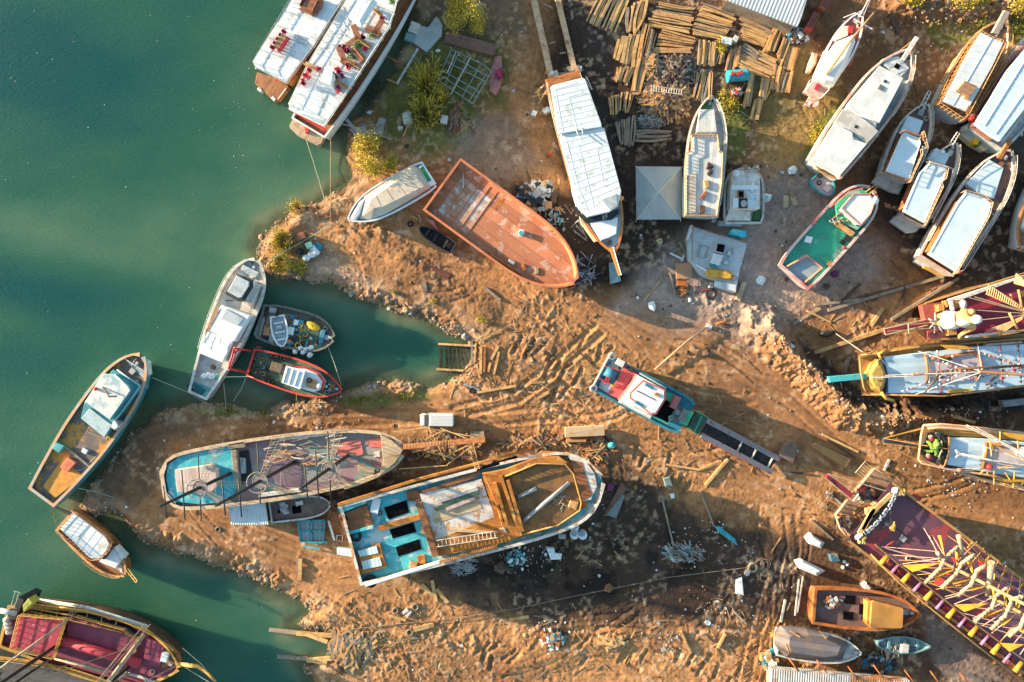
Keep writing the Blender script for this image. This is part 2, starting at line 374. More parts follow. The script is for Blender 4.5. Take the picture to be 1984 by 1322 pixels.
def vnoise(x,y,seed=0):
 xi=np.floor(x).astype(np.int64);yi=np.floor(y).astype(np.int64);fx=x-xi;fy=y-yi
 fx=fx*fx*(3-2*fx);fy=fy*fy*(3-2*fy)
 def h(a,b):
  n=(a*374761393+b*668265263+seed*2147483647)&0xffffffff
  n=((n^(n>>13))*1274126177)&0xffffffff;return((n^(n>>16))&0xffff)/65535.0
 return(h(xi,yi)*(1-fx)+h(xi+1,yi)*fx)*(1-fy)+(h(xi,yi+1)*(1-fx)+h(xi+1,yi+1)*fx)*fy
def fbm(x,y,sc,oct=4,seed=0,g=0.5):
 r=0;a=1;t=0
 for i in range(oct):r=r+a*vnoise(x/sc,y/sc,seed+i*17);t+=a;a*=g;sc/=2.03
 return r/t
def sdist(poly,X,Y,closed=True):
 p=np.array(poly,float);n=len(p);d=np.full(X.shape,1e9);ins=np.zeros(X.shape,bool)
 for i in range(n if closed else n-1):
  a=p[i];b=p[(i+1)%n];e=b-a;l2=max(1e-9,e@e)
  t=np.clip(((X-a[0])*e[0]+(Y-a[1])*e[1])/l2,0,1)
  d=np.minimum(d,np.hypot(X-a[0]-t*e[0],Y-a[1]-t*e[1]))
  if closed:
   c=((a[1]>Y)!=(b[1]>Y));xx=(b[0]-a[0])*(Y-a[1])/(b[1]-a[1]+1e-12)+a[0];ins^=(c&(X<xx))
 return np.where(ins,d,-d) if closed else d
def sstep(a,b,x):t=np.clip((x-a)/(b-a),0,1);return t*t*(3-2*t)
LAND=[(806,-3000),(800,-60),(796,20),(780,80),(762,130),(735,170),(705,215),(668,262),(676,300),(690,345),(655,372),(612,392),(575,405),(535,428),(508,452),(494,480),(502,508),(530,528),(565,538),(620,547),(680,565),(740,582),(790,602),(832,617),(868,637),(902,652),(916,668),(912,690),(900,722),(866,736),(830,745),(790,742),(755,735),(712,738),(676,752),(640,772),(600,780),(560,785),(510,788),(470,784),(430,780),(385,786),(345,790),(308,795),(285,806),(262,826),(238,850),(222,880),(190,915),(168,950),(152,985),(180,1002),(215,1000),(240,1018),(262,1040),(300,1060),(342,1075),(392,1090),(430,1100),(480,1115),(538,1142),(586,1166),(606,1182),(580,1205),(565,1216),(612,1226),(645,1232),(660,1250),(655,1272),(606,1282),(576,1290),(590,1310),(620,1345),(660,1420),(700,3600),(5200,3600),(5200,-3000)]
def axis(lo,hi,step,far):
 c=list(np.arange(lo,hi+1e-6,step));k=step;a=hi
 while a<far:k*=1.09;a+=k;c.append(a)
 k=step;a=lo
 while a>-far:k*=1.09;a-=k;c.insert(0,a)
 return np.array(c)
gx=axis(-78,78,0.15,900);gy=axis(-53,53,0.15,900)
GX,GY=np.meshgrid(gx,gy);X=GX/S+992;Y=661-GY/S
cxs=np.concatenate([X[0,::3],X[0,-1:]]);cys=np.concatenate([Y[::3,0],Y[-1:,0]])
CX,CY=np.meshgrid(cxs,cys)
def up(F):
 t=np.stack([np.interp(X[0],cxs,r) for r in F]);yy=Y[:,0];o=cys[::-1]
 return np.stack([np.interp(yy,o,t[::-1,j]) for j in range(t.shape[1])],1)
SD=up(sdist(LAND,CX,CY))
n_sh=fbm(X,Y,34,4,3);SDn=SD+(n_sh-0.5)*30*sstep(60,5,np.abs(SD))
n1=fbm(X,Y,160,3,11);n2=fbm(X,Y,36,4,21,.55);n3=fbm(X,Y,9,3,31,.6);n4=vnoise(X/2.6,Y/2.6,41)
LEVEL=-0.55
bank=sstep(-30,26,SDn)
hgt=-3.0+2.1*sstep(-120,-10,SDn)+1.35*bank-0.42
smooth=up(np.clip(sum(sstep(-35,15,sdist(p,CX,CY)) for p in([(640,790),(820,760),(1000,800),(960,840),(800,835),(640,830)],[(1180,610),(1560,660),(1620,900),(1500,1000),(1300,760)],[(1100,0),(1190,0),(1180,330),(1320,420),(1240,560)],[(1600,840),(1984,960),(1984,1080),(1640,930)],[(300,985),(560,985),(660,1090),(860,1090),(760,1170),(620,1130),(420,1060)],[(240,860),(420,800),(640,800),(420,830)])),0,1))
rough=1-0.6*smooth
landm=sstep(-14,10,SDn)
ru,rv=X*.94+Y*.34,-X*.34+Y*.94
streak=fbm(ru/9,rv,6,3,61,.6);str2=fbm(ru*.3+rv*.95,(rv*.3-ru*.95)/8,7,3,62,.6)
RM=.30+1.0*sstep(.46,.66,fbm(X,Y,120,3,71));TR=sstep(.5,.62,fbm(X,Y,150,3,72))
hgt+=landm*((n1-.5)*0.4+rough*((n2-.5)*0.15+(n3-.5)*0.12*RM+(n4-.5)*0.07+(streak-.5)*.14*(1-TR)+(str2-.5)*.14*TR))
clod=sstep(0.52,0.72,n3)*sstep(0.42,0.6,fbm(X,Y,70,3,77))
hgt+=landm*rough*clod*RM*0.07
def ridge(poly,wd,h,sharp=1.0,jag=0.5):
 global hgt
 lo=np.min(poly,0)-wd*2;hi=np.max(poly,0)+wd*2
 i0,i1=np.searchsorted(X[0],[lo[0],hi[0]]);j1,j0=len(gy)-np.searchsorted(Y[::-1,0],[lo[1],hi[1]])
 sl_=(slice(max(0,j0),j1),slice(i0,i1));xs,ys=X[sl_],Y[sl_]
 d=sdist(poly,xs+(n2[sl_]-.5)*wd*jag,ys+(n3[sl_]-.5)*wd*jag,False)
 hgt[sl_]+=h*np.clip(1-d/wd,0,1)**sharp
ridge([(1478,632),(1510,668),(1560,706),(1600,750),(1640,790),(1720,800),(1800,792),(1870,782)],46,2.4,0.8,0.55)
ridge([(1478,640),(1530,690),(1590,745),(1650,790)],26,0.8,1.0,.7)
ridge([(1540,650),(1590,690),(1640,750),(1690,775),(1780,770),(1984,745)],34,-1.1,0.8,0.5)
ridge([(1700,805),(1760,812),(1830,800),(1890,795)],20,0.8,1.0,.7)
ridge([(1740,15),(1850,25),(1984,20)],40,1.6,1.0,1.0)
ridge([(640,420),(760,480),(850,560),(940,600)],30,0.35,1.0,.8)
ridge([(560,440),(640,395),(700,400)],26,0.5,1.0,1.2)
ridge([(700,575),(790,605),(880,640)],16,0.5,1.0,1.4)
ridge([(250,880),(248,930),(255,1010),(300,1040),(420,1085),(540,1130)],20,0.7,1.0,1.4)
ridge([(620,1200),(700,1180),(820,1230),(940,1260),(1100,1250)],40,0.25,1.0,.7)
ridge([(1000,1290),(1200,1235),(1380,1230),(1500,1190)],36,0.25,1.0,.7)
ridge([(560,790),(620,785),(700,760),(800,752)],18,0.5,1.0,1.4)
rr=random.Random(5)
for(x0,y0,x1,y1,n,spread,ln,dep) in((1000,650,1120,780,17,28,34,-0.30),(1060,620,1180,690,7,20,24,-0.16),(1040,1250,1480,1300,20,26,30,-0.2),(860,1220,1010,1310,10,24,26,-0.22),(1180,860,1330,930,8,22,26,-0.2)):
 for i in range(n):
  t=rr.random();cx,cy=x0+(x1-x0)*t+rr.uniform(-spread,spread),y0+(y1-y0)*t+rr.uniform(-spread,spread)
  a=R(rr.choice((-62,-55,-70,-48,20)))+rr.uniform(-.25,.25);l=ln*rr.uniform(.5,1.1)/2
  ridge([(cx-l*math.cos(a),cy-l*math.sin(a)),(cx+l*math.cos(a),cy+l*math.sin(a))],rr.uniform(3.5,6),dep,0.5,.25)
  ridge([(cx-l*math.cos(a)-6,cy-l*math.sin(a)),(cx+l*math.cos(a)-6,cy+l*math.sin(a))],3.5,-dep*.45,1.0,.5)
def track(pts,gap=22,dep=-0.13,wd=6):
 for sgn in(-.5,.5):
  q=[]
  for i,p in enumerate(pts):
   a=pts[max(0,i-1)];b=pts[min(len(pts)-1,i+1)];l=math.hypot(b[0]-a[0],b[1]-a[1])
   q.append((p[0]-(b[1]-a[1])/l*gap*sgn,p[1]+(b[0]-a[0])/l*gap*sgn))
  ridge(q,wd,dep,.6,.25);ridge([(x+4,y+7) for x,y in q],4,-dep*.5,1,.4)
track([(330,985),(420,1010),(520,1052),(620,1095)],26,-.2);track([(390,985),(480,1020),(580,1062)],20,-.16)
track([(640,815),(800,808),(950,812),(1080,800),(1160,850),(1220,930)],24);track([(1060,760),(1130,800),(1190,880),(1210,980)],22)
track([(880,800),(1000,770),(1090,700),(1160,640)],22,-.16);track([(1300,690),(1420,720),(1520,770),(1640,880)],22,-.12)
track([(1120,560),(1240,620),(1360,690)],24,-.12);track([(1480,1010),(1500,1100),(1470,1200),(1440,1320)],22,-.1);track([(1530,1000),(1540,1100),(1500,1220)],20,-.08)
track([(900,1090),(1050,1150),(1200,1130),(1400,1090)],24,-.12);track([(260,840),(330,820),(420,815),(560,805)],22,-.15)
track([(1100,20),(1120,130),(1150,260),(1200,330)],22,-.12);track([(960,40),(990,160),(1040,300)],22,-.12)
track([(1560,880),(1700,920),(1850,970),(1984,1010)],24,-.12);track([(1560,420),(1640,500),(1720,470),(1800,560)],22,-.1)
for(x0,y0,x1,y1,ang,n) in((900,760,1500,900,22,16),(1200,620,1640,900,27,12),(640,1150,1000,1300,30,10),(1000,1180,1480,1310,-8,14),(1420,1000,1580,1300,100,10),(640,440,1080,640,32,12),(1560,880,1984,1030,20,8),(300,980,640,1110,22,8),(1500,360,1800,620,40,10),(960,60,1080,420,75,8),(1540,120,1900,320,60,10)):
 for i in range(n):
  cx,cy=rr.uniform(x0,x1),rr.uniform(y0,y1);a=R(ang+rr.gauss(0,16));l=rr.uniform(60,170);k=rr.uniform(-.5,.5)
  track([(cx+(u-.5)*l*math.cos(a+k*u),cy+(u-.5)*l*math.sin(a+k*u)) for u in(0,.25,.5,.75,1)],rr.uniform(18,26),-rr.uniform(.05,.12),rr.uniform(2.6,4.2))
hgt=np.where(SD>25,np.maximum(hgt,-.42),hgt)
hgt=np.where((np.abs(GX)>79)|(np.abs(GY)>54),np.where(SD>0,np.clip(hgt,-0.1,2.5),hgt),hgt)
def zone(poly,f,seed,namp=40):
 d=sdist(poly,CX,CY);return sstep(-f,f,up(d)+(fbm(X,Y,60,4,seed,.6)-.5)*namp)
sand=np.array((.36,.175,.073));brown=np.array((.17,.083,.041));dark=np.array((.030,.022,.019));pale=np.array((.30,.225,.19));grass_c=np.array((.085,.098,.022))  # dark also carries shade between boats, painted into the soil
olive=np.array((.20,.165,.05));clodc=np.array((.44,.29,.18));mud=np.array((.13,.088,.058))
C=np.ones(X.shape+(3,))*sand
def blend(m,c):
 global C
 m=m[...,None];C=C*(1-m)+m*c
blend(sstep(.46,.70,fbm(X,Y,130,5,81,.62))*.75,brown*1.15);blend(sstep(.50,.60,streak)*(1-TR)*.35+sstep(.50,.60,str2)*TR*.35,brown)
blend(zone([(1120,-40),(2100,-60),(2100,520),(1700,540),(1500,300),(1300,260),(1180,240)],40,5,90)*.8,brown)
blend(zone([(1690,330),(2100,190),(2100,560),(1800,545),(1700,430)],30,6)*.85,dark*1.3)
blend(zone([(1050,-40),(1180,-40),(1200,200),(1330,260),(1460,320),(1420,420),(1320,470),(1300,540),(1190,560),(1090,570),(1010,430),(980,350),(1100,380),(1080,150)],22,7,50)*.93,dark)  # shade between yacht, tent and old gulet painted into the soil
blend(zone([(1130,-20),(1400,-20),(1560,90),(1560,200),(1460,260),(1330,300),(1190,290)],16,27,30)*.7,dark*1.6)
blend(zone([(1250,520),(1360,440),(1500,320),(1570,330),(1700,470),(1720,540),(1560,600),(1450,650),(1330,640),(1180,600)],36,8,60)*.85,pale)
blend(zone([(1420,90),(1560,60),(1640,200),(1600,330),(1500,330),(1430,240)],30,9,80)*.5,olive)
blend(zone([(790,20),(960,80),(950,200),(900,280),(760,300),(690,280),(730,190)],26,10,90)*.85,grass_c)
blend(zone([(960,90),(1000,120),(980,200),(940,220)],18,12,60)*.7,grass_c)
blend(zone([(780,-40),(1040,-40),(1030,60),(900,90),(800,40)],30,13,80)*.7,mud)
blend(zone([(870,240),(1010,230),(1040,330),(960,350),(880,320)],24,14,60)*.5,pale*.75)
blend(zone([(780,1080),(980,1020),(1180,900),(1290,930),(1330,990),(1480,1010),(1560,1060),(1520,1180),(1360,1215),(1060,1225),(960,1180),(880,1150)],26,15,90)*.9,dark*1.15)  # steel ship's cast shadow darkened into the soil colour
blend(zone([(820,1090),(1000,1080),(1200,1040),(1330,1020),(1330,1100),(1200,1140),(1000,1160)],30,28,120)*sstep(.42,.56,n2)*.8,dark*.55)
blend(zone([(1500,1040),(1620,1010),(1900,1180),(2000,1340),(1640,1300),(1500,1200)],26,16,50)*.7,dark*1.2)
blend(zone([(1790,1180),(1890,1260),(1984,1340),(1850,1340),(1800,1260)],14,17,20)*.8,pale*.7)
blend(zone([(270,810),(420,790),(560,790),(420,825),(330,860),(300,960),(240,1000),(150,990),(230,860)],18,18,40)*.75,mud*.8)
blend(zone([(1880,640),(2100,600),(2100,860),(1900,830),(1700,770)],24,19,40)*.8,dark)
blend(zone([(1535,650),(1600,690),(1660,745),(1720,775),(1984,760),(1984,800),(1720,800),(1630,780),(1560,725)],8,29,12)*.85,dark*1.2)  # ditch shade behind the spoil ridge painted as near-black soil
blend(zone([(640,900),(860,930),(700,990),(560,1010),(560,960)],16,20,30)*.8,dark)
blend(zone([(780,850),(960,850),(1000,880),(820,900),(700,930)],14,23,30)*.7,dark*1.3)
blend(zone([(600,480),(690,520),(720,560),(560,530)],16,24,30)*.55,pale*.7)
for gp in([(660,776),(700,764),(770,770),(750,786),(680,786)],[(380,795),(470,786),(560,790),(520,802),(400,806)],[(800,1048-300),(830,764),(800,776),(770,768)],[(1570,250),(1620,200),(1600,300),(1560,310)],[(1400,200),(1450,200),(1440,300),(1400,300)],[(1780,50),(1984,40),(1984,80),(1820,90)]):
 blend(zone(gp,9,25,24)*.8,grass_c*1.3)
blend(clod*landm*.55,clodc)
blend(sstep(40,4,np.abs(SDn-12))*sstep(.45,.6,n2)*landm*.55,clodc)
wet=sstep(13,2,SDn+(n3-.5)*10);blend(wet*.6,mud*.7);blend(sstep(4,-8,SDn)*.8,np.array((.17,.14,.08)))
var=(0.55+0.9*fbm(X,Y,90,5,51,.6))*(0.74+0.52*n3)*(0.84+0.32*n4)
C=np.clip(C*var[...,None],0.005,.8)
def grid_mesh(name,gx,gy,Zv):
 nx,ny=len(gx),len(gy);me=bpy.data.meshes.new(name);nv=nx*ny
 xx,yy=np.meshgrid(gx,gy);co_=np.stack([xx,yy,Zv],-1).reshape(-1,3)
 me.vertices.add(nv);me.vertices.foreach_set('co',co_.astype(np.float32).ravel())
 i=np.arange(nv).reshape(ny,nx);q=np.stack([i[:-1,:-1],i[:-1,1:],i[1:,1:],i[1:,:-1]],-1).reshape(-1,4);nf=len(q)
 me.loops.add(nf*4);me.loops.foreach_set('vertex_index',q.astype(np.int32).ravel())
 me.polygons.add(nf);me.polygons.foreach_set('loop_start',np.arange(0,nf*4,4,dtype=np.int32));me.polygons.foreach_set('loop_total',np.full(nf,4,np.int32))
 me.polygons.foreach_set('use_smooth',np.ones(nf,bool));me.update(calc_edges=True)
 return me
def col_attr(me,name,C):
 at=me.color_attributes.new(name,'FLOAT_COLOR','POINT');n=C.reshape(-1,C.shape[-1]);a=np.ones((len(n),4),np.float32);a[:,:n.shape[1]]=n
 at.data.foreach_set('color',a.ravel())
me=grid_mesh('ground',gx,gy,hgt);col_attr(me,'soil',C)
gm=bpy.data.materials.new('soil');gm.use_nodes=True;nt=gm.node_tree;N=nt.nodes;L=nt.links;bs=N['Principled BSDF'];bs.inputs['Roughness'].default_value=0.95
bs.inputs['Specular IOR Level'].default_value=0.15
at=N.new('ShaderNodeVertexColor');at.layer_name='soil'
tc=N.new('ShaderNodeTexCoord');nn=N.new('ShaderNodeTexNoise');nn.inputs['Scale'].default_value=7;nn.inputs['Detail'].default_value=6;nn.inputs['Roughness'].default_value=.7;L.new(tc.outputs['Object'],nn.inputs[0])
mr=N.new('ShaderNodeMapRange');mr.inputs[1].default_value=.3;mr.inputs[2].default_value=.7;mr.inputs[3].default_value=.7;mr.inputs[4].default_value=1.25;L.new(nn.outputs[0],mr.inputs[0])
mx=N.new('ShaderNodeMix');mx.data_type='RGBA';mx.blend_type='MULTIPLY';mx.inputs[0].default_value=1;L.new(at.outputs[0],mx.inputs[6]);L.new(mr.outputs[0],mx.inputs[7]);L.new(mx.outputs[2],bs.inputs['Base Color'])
bp=N.new('ShaderNodeBump');bp.inputs['Strength'].default_value=.5;bp.inputs['Distance'].default_value=.06;L.new(nn.outputs[0],bp.inputs['Height']);L.new(bp.outputs[0],bs.inputs['Normal'])
me.materials.append(gm)
go=bpy.data.objects.new('ground',me);COL.objects.link(go);tag(go,'sandy orange shipyard ground with ruts, oily patches and painted-in boat shade','ground',kind='structure')
def gz(px,py):
 i=int(np.clip(np.searchsorted(X[0],px),0,len(gx)-1));j=int(np.clip(np.searchsorted(gy,(661-py)*S),0,len(gy)-1));return float(hgt[j,i])
def gw(v):return gz(v.x/S+992,661-v.y/S)
wx=axis(-80,0,0.6,900);wy=axis(-54,54,0.6,900);WX,WY=np.meshgrid(wx,wy);wX=WX/S+992;wY=661-WY/S
wsd=sdist(LAND,wX,wY)
me=grid_mesh('water',wx,wy,np.full(WX.shape,LEVEL))
def blob(x,y,rx,ry,a):
 c,s_=math.cos(R(a)),math.sin(R(a));dx,dy=wX-x,wY-y;return np.exp(-(((dx*c+dy*s_)/rx)**2+((-dx*s_+dy*c)/ry)**2))
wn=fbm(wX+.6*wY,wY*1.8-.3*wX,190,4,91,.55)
tb=.52+.7*(wn-.5)-.75*blob(60,120,240,130,25)-.5*blob(60,560,230,60,15)-.35*blob(30,700,120,60,0)+.35*blob(560,330,160,120,0)+.35*blob(60,460,200,60,10)+.3*blob(230,780,200,120,-30)+.18*blob(740,640,190,60,12)-.1*blob(560,1310,130,60,0)+.12*blob(430,1160,200,50,14)+.15*blob(400,450,150,100,20)+.2*blob(120,1050,100,60,0)  # negative blobs paint cloud shade and reflection into the water tone
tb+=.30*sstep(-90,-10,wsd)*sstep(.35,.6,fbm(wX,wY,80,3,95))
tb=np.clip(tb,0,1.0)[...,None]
deep_shaded=np.array((.006,.055,.050));mid=np.array((.021,.082,.051));light=np.array((.064,.130,.076));silt=np.array((.17,.16,.085))
wc=np.where(tb<.5,deep_shaded+(mid-deep_shaded)*tb*2,mid+(light-mid)*(tb-.5)*2)
sm=(sstep(-46,-2,wsd+(fbm(wX,wY,60,4,98)-.5)*50)*.75)[...,None];wc=wc*(1-sm)+silt*sm
alpha=sstep(-2,-30,wsd+(fbm(wX,wY,40,3,97)-.5)*30)[...,None]
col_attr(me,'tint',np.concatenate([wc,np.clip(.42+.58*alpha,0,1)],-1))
wm=bpy.data.materials.new('water');wm.use_nodes=True;nt=wm.node_tree;N=nt.nodes;L=nt.links;bs=N['Principled BSDF'];bs.inputs['Roughness'].default_value=0.06;bs.inputs['IOR'].default_value=1.33;bs.subsurface_method='BURLEY' if hasattr(bs,'subsurface_method') else 0;bs.inputs['Subsurface Weight'].default_value=.6;bs.inputs['Subsurface Radius'].default_value=(1.0,1.3,1.2);bs.inputs['Subsurface Scale'].default_value=1.8
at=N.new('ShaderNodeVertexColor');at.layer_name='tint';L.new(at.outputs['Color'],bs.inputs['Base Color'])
tr=N.new('ShaderNodeBsdfTransparent');tr.inputs[0].default_value=(.55,.80,.66,1);mxs=N.new('ShaderNodeMixShader');L.new(at.outputs['Alpha'],mxs.inputs[0]);L.new(tr.outputs[0],mxs.inputs[1]);L.new(bs.outputs[0],mxs.inputs[2]);L.new(mxs.outputs[0],N['Material Output'].inputs[0])
tc=N.new('ShaderNodeTexCoord');mp=N.new('ShaderNodeMapping');mp.inputs['Rotation'].default_value=(0,0,R(28));mp.inputs['Scale'].default_value=(.9,2.2,1);L.new(tc.outputs['Object'],mp.inputs[0])
na=N.new('ShaderNodeTexNoise');na.inputs['Scale'].default_value=1.9;na.inputs['Detail'].default_value=6;na.inputs['Roughness'].default_value=.62;L.new(mp.outputs[0],na.inputs[0])
bp=N.new('ShaderNodeBump');bp.inputs['Strength'].default_value=.36;bp.inputs['Distance'].default_value=.25;L.new(na.outputs[0],bp.inputs['Height']);L.new(bp.outputs[0],bs.inputs['Normal'])
me.materials.append(wm)
wo=bpy.data.objects.new('water',me);COL.objects.link(wo);tag(wo,'murky teal green harbour water with faint ripples','water',kind='structure')
Z1=(470,0,.252);Z2=(960,0,.252);Z3=(1460,0,.26478);Z4=(470,280,.252);Z5=(960,280,.252);Z6=(1460,280,.26478)
Y1=(0,660,.252);Y2=(340,480,.252);Y3=(290,780,.252);Y4=(640,780,.27722);Y5=(1060,600,.252);Y6=(1560,530,.21403);Y7=(1560,800,.21403);Y8=(0,960,.27382)
X1=(1440,990,.27419);X2=(480,990,.252);X3=(960,880,.33437);X4=(820,600,.15129);X5=(1180,400,.16641);V1=(1620,890,.12103);V2=(1690,540,.14826);V3=(1690,780,.14826)
V4=(300,810,.15125);V5=(540,810,.15125);V6=(600,30,.17399);V7=(1390,0,.18153);U1=(1655,940,.08319);U2=(1395,322,.09833);U3=(1700,1040,.21337);U4=(1840,0,.22677);FULL=(0,0,1)
def lump(name,outer,z0,inner,z1,m,parent=None,walls=None):
 b=MB();o,i=PP(outer,z0),PP(inner,z1)
 a=sum(o[k].x*o[(k+1)%len(o)].y-o[(k+1)%len(o)].x*o[k].y for k in range(len(o)))
 if a<0:o,i=o[::-1],i[::-1]
 rings=[o,i] if walls is None else[[Vector((p.x,p.y,walls)) for p in o],o,i]
 b.loft(rings,smooth=False);return b.build(name,m,parent)
def heap(name,c,rx,ry,h,z,n,L_,r,mats,parent=None,flat=.5,seed=1,box=False,ang=None,spread=3.2):
 """a mound of n loose sticks (or lumps) around crop point c"""
 q=random.Random(seed);b=MB()
 for i in range(n):
  t=q.random()*2*math.pi;k=math.sqrt(q.random());dx,dy=k*math.cos(t),k*math.sin(t)
  p=P(c[0]+dx*rx,c[1]+dy*ry,z);p.z+=h*(1-k)*q.uniform(.5,1)+0.03
  b.cur=q.randrange(len(mats))
  if box:fbox(b,p,L_*q.uniform(.4,1),L_*q.uniform(.3,.8),L_*q.uniform(.15,.5),q.uniform(0,3),.01)
  else:
   a=(q.uniform(0,math.pi) if ang is None else ang+q.gauss(0,spread));l=L_*q.uniform(.35,1);e=q.uniform(-.25,.25)*flat
   d=Vector((math.cos(a),math.sin(a),e))*(l/2);b.beam(p-d,p+d,r*q.uniform(.6,1.3),r*q.uniform(.4,.9))
 return b.build(name,mats,parent)
_ch={}
def furniture(kind,x,y,z,deg,m,label,group):
 key=(kind,m.name);p=P(x,y,z)
 if key not in _ch:
  b=MB();O=Vector((0,0,0))
  if kind=='chair':
   fbox(b,Vector((0,0,.42)),.5,.48,.07,0);fbox(b,Vector((-.24,0,.45)),.06,.48,.5,0,.02)
   for sx in(-.2,.2):
    for sy in(-.2,.2):fbox(b,Vector((sx,sy,0)),.045,.045,.43,0,0)
  elif kind=='bench':
   fbox(b,Vector((0,0,.40)),1.9,.5,.08,0);fbox(b,Vector((0,-.27,.45)),1.9,.07,.5,0)
   for sx in(-.85,.85):fbox(b,Vector((sx,0,0)),.08,.46,.42,0,0)
  else:
   fbox(b,Vector((0,0,.70)),2.1,.8,.06,0)
   for sx in(-.95,.95):fbox(b,Vector((sx,0,0)),.08,.6,.71,0,0)
  o=b.build(kind,m,None,O);o.location=p;_ch[key]=o;first=True
 else:o=_ch[key].copy();COL.objects.link(o)
 o.location=p;o.rotation_euler=(0,0,-R(deg));tag(o,label,{'chair':'chair','bench':'bench','table':'table'}[kind],group);return o
WOODF=mat('furniture_wood',(0.26,0.10,0.05),(0.17,0.06,0.035),.5,2,.5)
CHRED=mat('chair_red',(0.42,0.02,0.05),(0.3,0.015,0.04),.4,3,.6,bump=.05)
CHPUR=mat('chair_purple',(0.16,0.03,0.10),(0.1,0.02,0.07),.4,3,.6,bump=.05)
Z(*Z1)
PLK=mat('platform_planks',(0.34,0.15,0.06),(0.24,0.10,0.045),.5,1,.6,ang=R(58),wid=.28,line=.6)
PLK2=mat('weathered_planks',(0.42,0.31,0.22),(0.3,0.2,0.13),.5,1,.7,ang=R(58),wid=.28,line=.6)
B=boat('tour_boat','white roofed tour boat with one red dining set, outermost of the moored pair','tour boat',(235,575),(1160,-900),160,TRAWL,3.2,-1.5,TEAK,PLK,WHITE,.7,(0,.6),group='twin tour boats moored at the bank')
prism('swim_platform',[(112,555),(95,640),(150,690),(240,780),(272,770),(352,668),(300,610)],.5,-.7,PLK,B.r)
prism('roof',[(375,0),(258,185),(82,470),(100,510),(330,630),(540,350),(770,0),(1100,-480),(700,-480)],5.7,5.45,AWN,B.r,.05)
prism('upper_roof',[(375,-5),(268,172),(545,345),(762,0),(1080,-470),(690,-470)],5.95,5.7,AWN,B.r,.05)
prism('cabin',[(420,0),(300,200),(140,470),(150,500),(320,590),(500,340),(730,0),(1050,-470),(740,-470)],5.45,2.4,TEAK,B.r)
battens('roof_seam',((400,0),(290,170)),((745,0),(550,320)),5.95,5,WHITE,B.r,.12,.05)
battens('roof_seam',((245,215),(110,450)),((525,350),(350,590)),5.7,5,WHITE,B.r,.1,.04)
rail('railing',[(375,-30),(250,178),(78,472),(98,514),(333,636),(548,350),(790,-30)],5.5,6.4,STEEL,B.r,1.6,.04)
lines('mooring_post',[[(100,530,.5),(108,525,3.2)],[(272,765,.5),(335,680,3.2)]],.05,WHITE,B.r)
prism('fender',rect(130,690,34,22,45),.6,-.2,PLASTIC,B.r);prism('fender',rect(236,758,34,22,45),.6,-.2,PLASTIC,B.r)
ladder('stairway',(390,262,5.75),(500,352,5.75),.7,STEEL,B.r)
o=prism('flag',[(248,625),(262,590),(276,605),(258,630)],5.9,5.86,RED,B.r,0)
G='red chairs round the table on the outer tour boat'
for k in range(5):
 t=k/4;furniture('chair',243+t*88,382-t*122,5.7,125+90-180,CHRED,'red chair at the long wooden table on the outer tour boat roof',G)
 furniture('chair',292+t*62,400-t*88,5.7,125+270-180,CHRED,'red chair at the long wooden table on the outer tour boat roof',G)
Zc=P(298,335,5.7);furniture('table',298,335,5.7,125,TEAKL,'long narrow wooden table between the two rows of red chairs',None)
for x,y,d in((560,40,25),(530,78,25)):furniture('table',x,y,5.95,d,WOODF,'brown slatted table in the furniture cluster on the outer boat roof','brown tables on the outer boat roof')
for x,y,d in((500,98,25),(490,22,115),(585,75,115),(575,5,25)):furniture('bench',x,y,5.95,d,WOODF,'dark brown bench in the furniture cluster on the outer boat roof','brown benches on the outer boat roof')
B=boat('tour_boat','white roofed tour boat with jumbled red furniture, inner one of the moored pair','tour boat',(505,985),(1480,-640),205,TRAWL,3.2,-1.5,WHITE,PLK,WHITE,.6,(0,.6),group='twin tour boats moored at the bank')
prism('swim_platform',[(360,968),(395,900),(640,1020),(600,1110),(575,1115),(420,1040),(365,985)],.5,-.7,PLK2,B.r)
prism('roof',[(355,800),(500,505),(560,400),(800,0),(1060,-450),(1480,-450),(1180,0),(1120,200),(838,640),(818,668),(620,960),(360,835)],6.1,5.85,AWN,B.r,.05)
prism('cabin',[(400,780),(530,520),(590,400),(830,0),(1090,-450),(1440,-450),(1130,0),(1080,190),(800,620),(600,900)],5.85,2.4,TEAK,B.r)
battens('roof_seam',((380,810),(520,520)),((610,950),(780,690)),6.1,5,WHITE,B.r,.1,.05)
battens('roof_seam',((560,410),(790,20)),((760,450),(830,160)),6.1,6,WHITE,B.r,.1,.05)
rail('railing',[(352,802),(495,500),(560,392),(820,-40)],6.0,6.9,STEEL,B.r,1.6,.04)
rail('railing',[(352,835),(622,968),(826,668),(846,640),(1128,200),(1192,-20)],6.0,6.9,WHITE,B.r,1.6,.05)
prism('stair_house',[(600,625),(635,515),(697,560),(680,655)],8.1,6.1,WHITE,B.r,.08)
lump('awning',[(812,132),(935,-70),(1035,20),(912,212)],8.4,[(855,110),(945,-40),(1000,-10),(900,160)],8.8,AWN,B.r,8.3)
lines('awning_post',[[(815,130,6.1),(815,130,8.4)],[(910,208,6.1),(910,208,8.4)],[(1028,45,6.1),(1028,45,8.4)]],.06,WOODF,B.r)
prism('rubbing_strake',[(636,1050),(850,735),(1165,215),(1240,0),(1262,0),(1184,215),(868,742),(652,1062)],2.0,1.2,WHITE,B.r)
prism('flag',[(585,965),(600,960),(615,985),(590,985)],6.6,6.56,RED,B.r,0)
prism('stern_beam',[(358,842),(372,832),(640,990),(630,1010)],5.4,5.1,RED,B.r)
G='furniture jumbled on the inner tour boat roof'
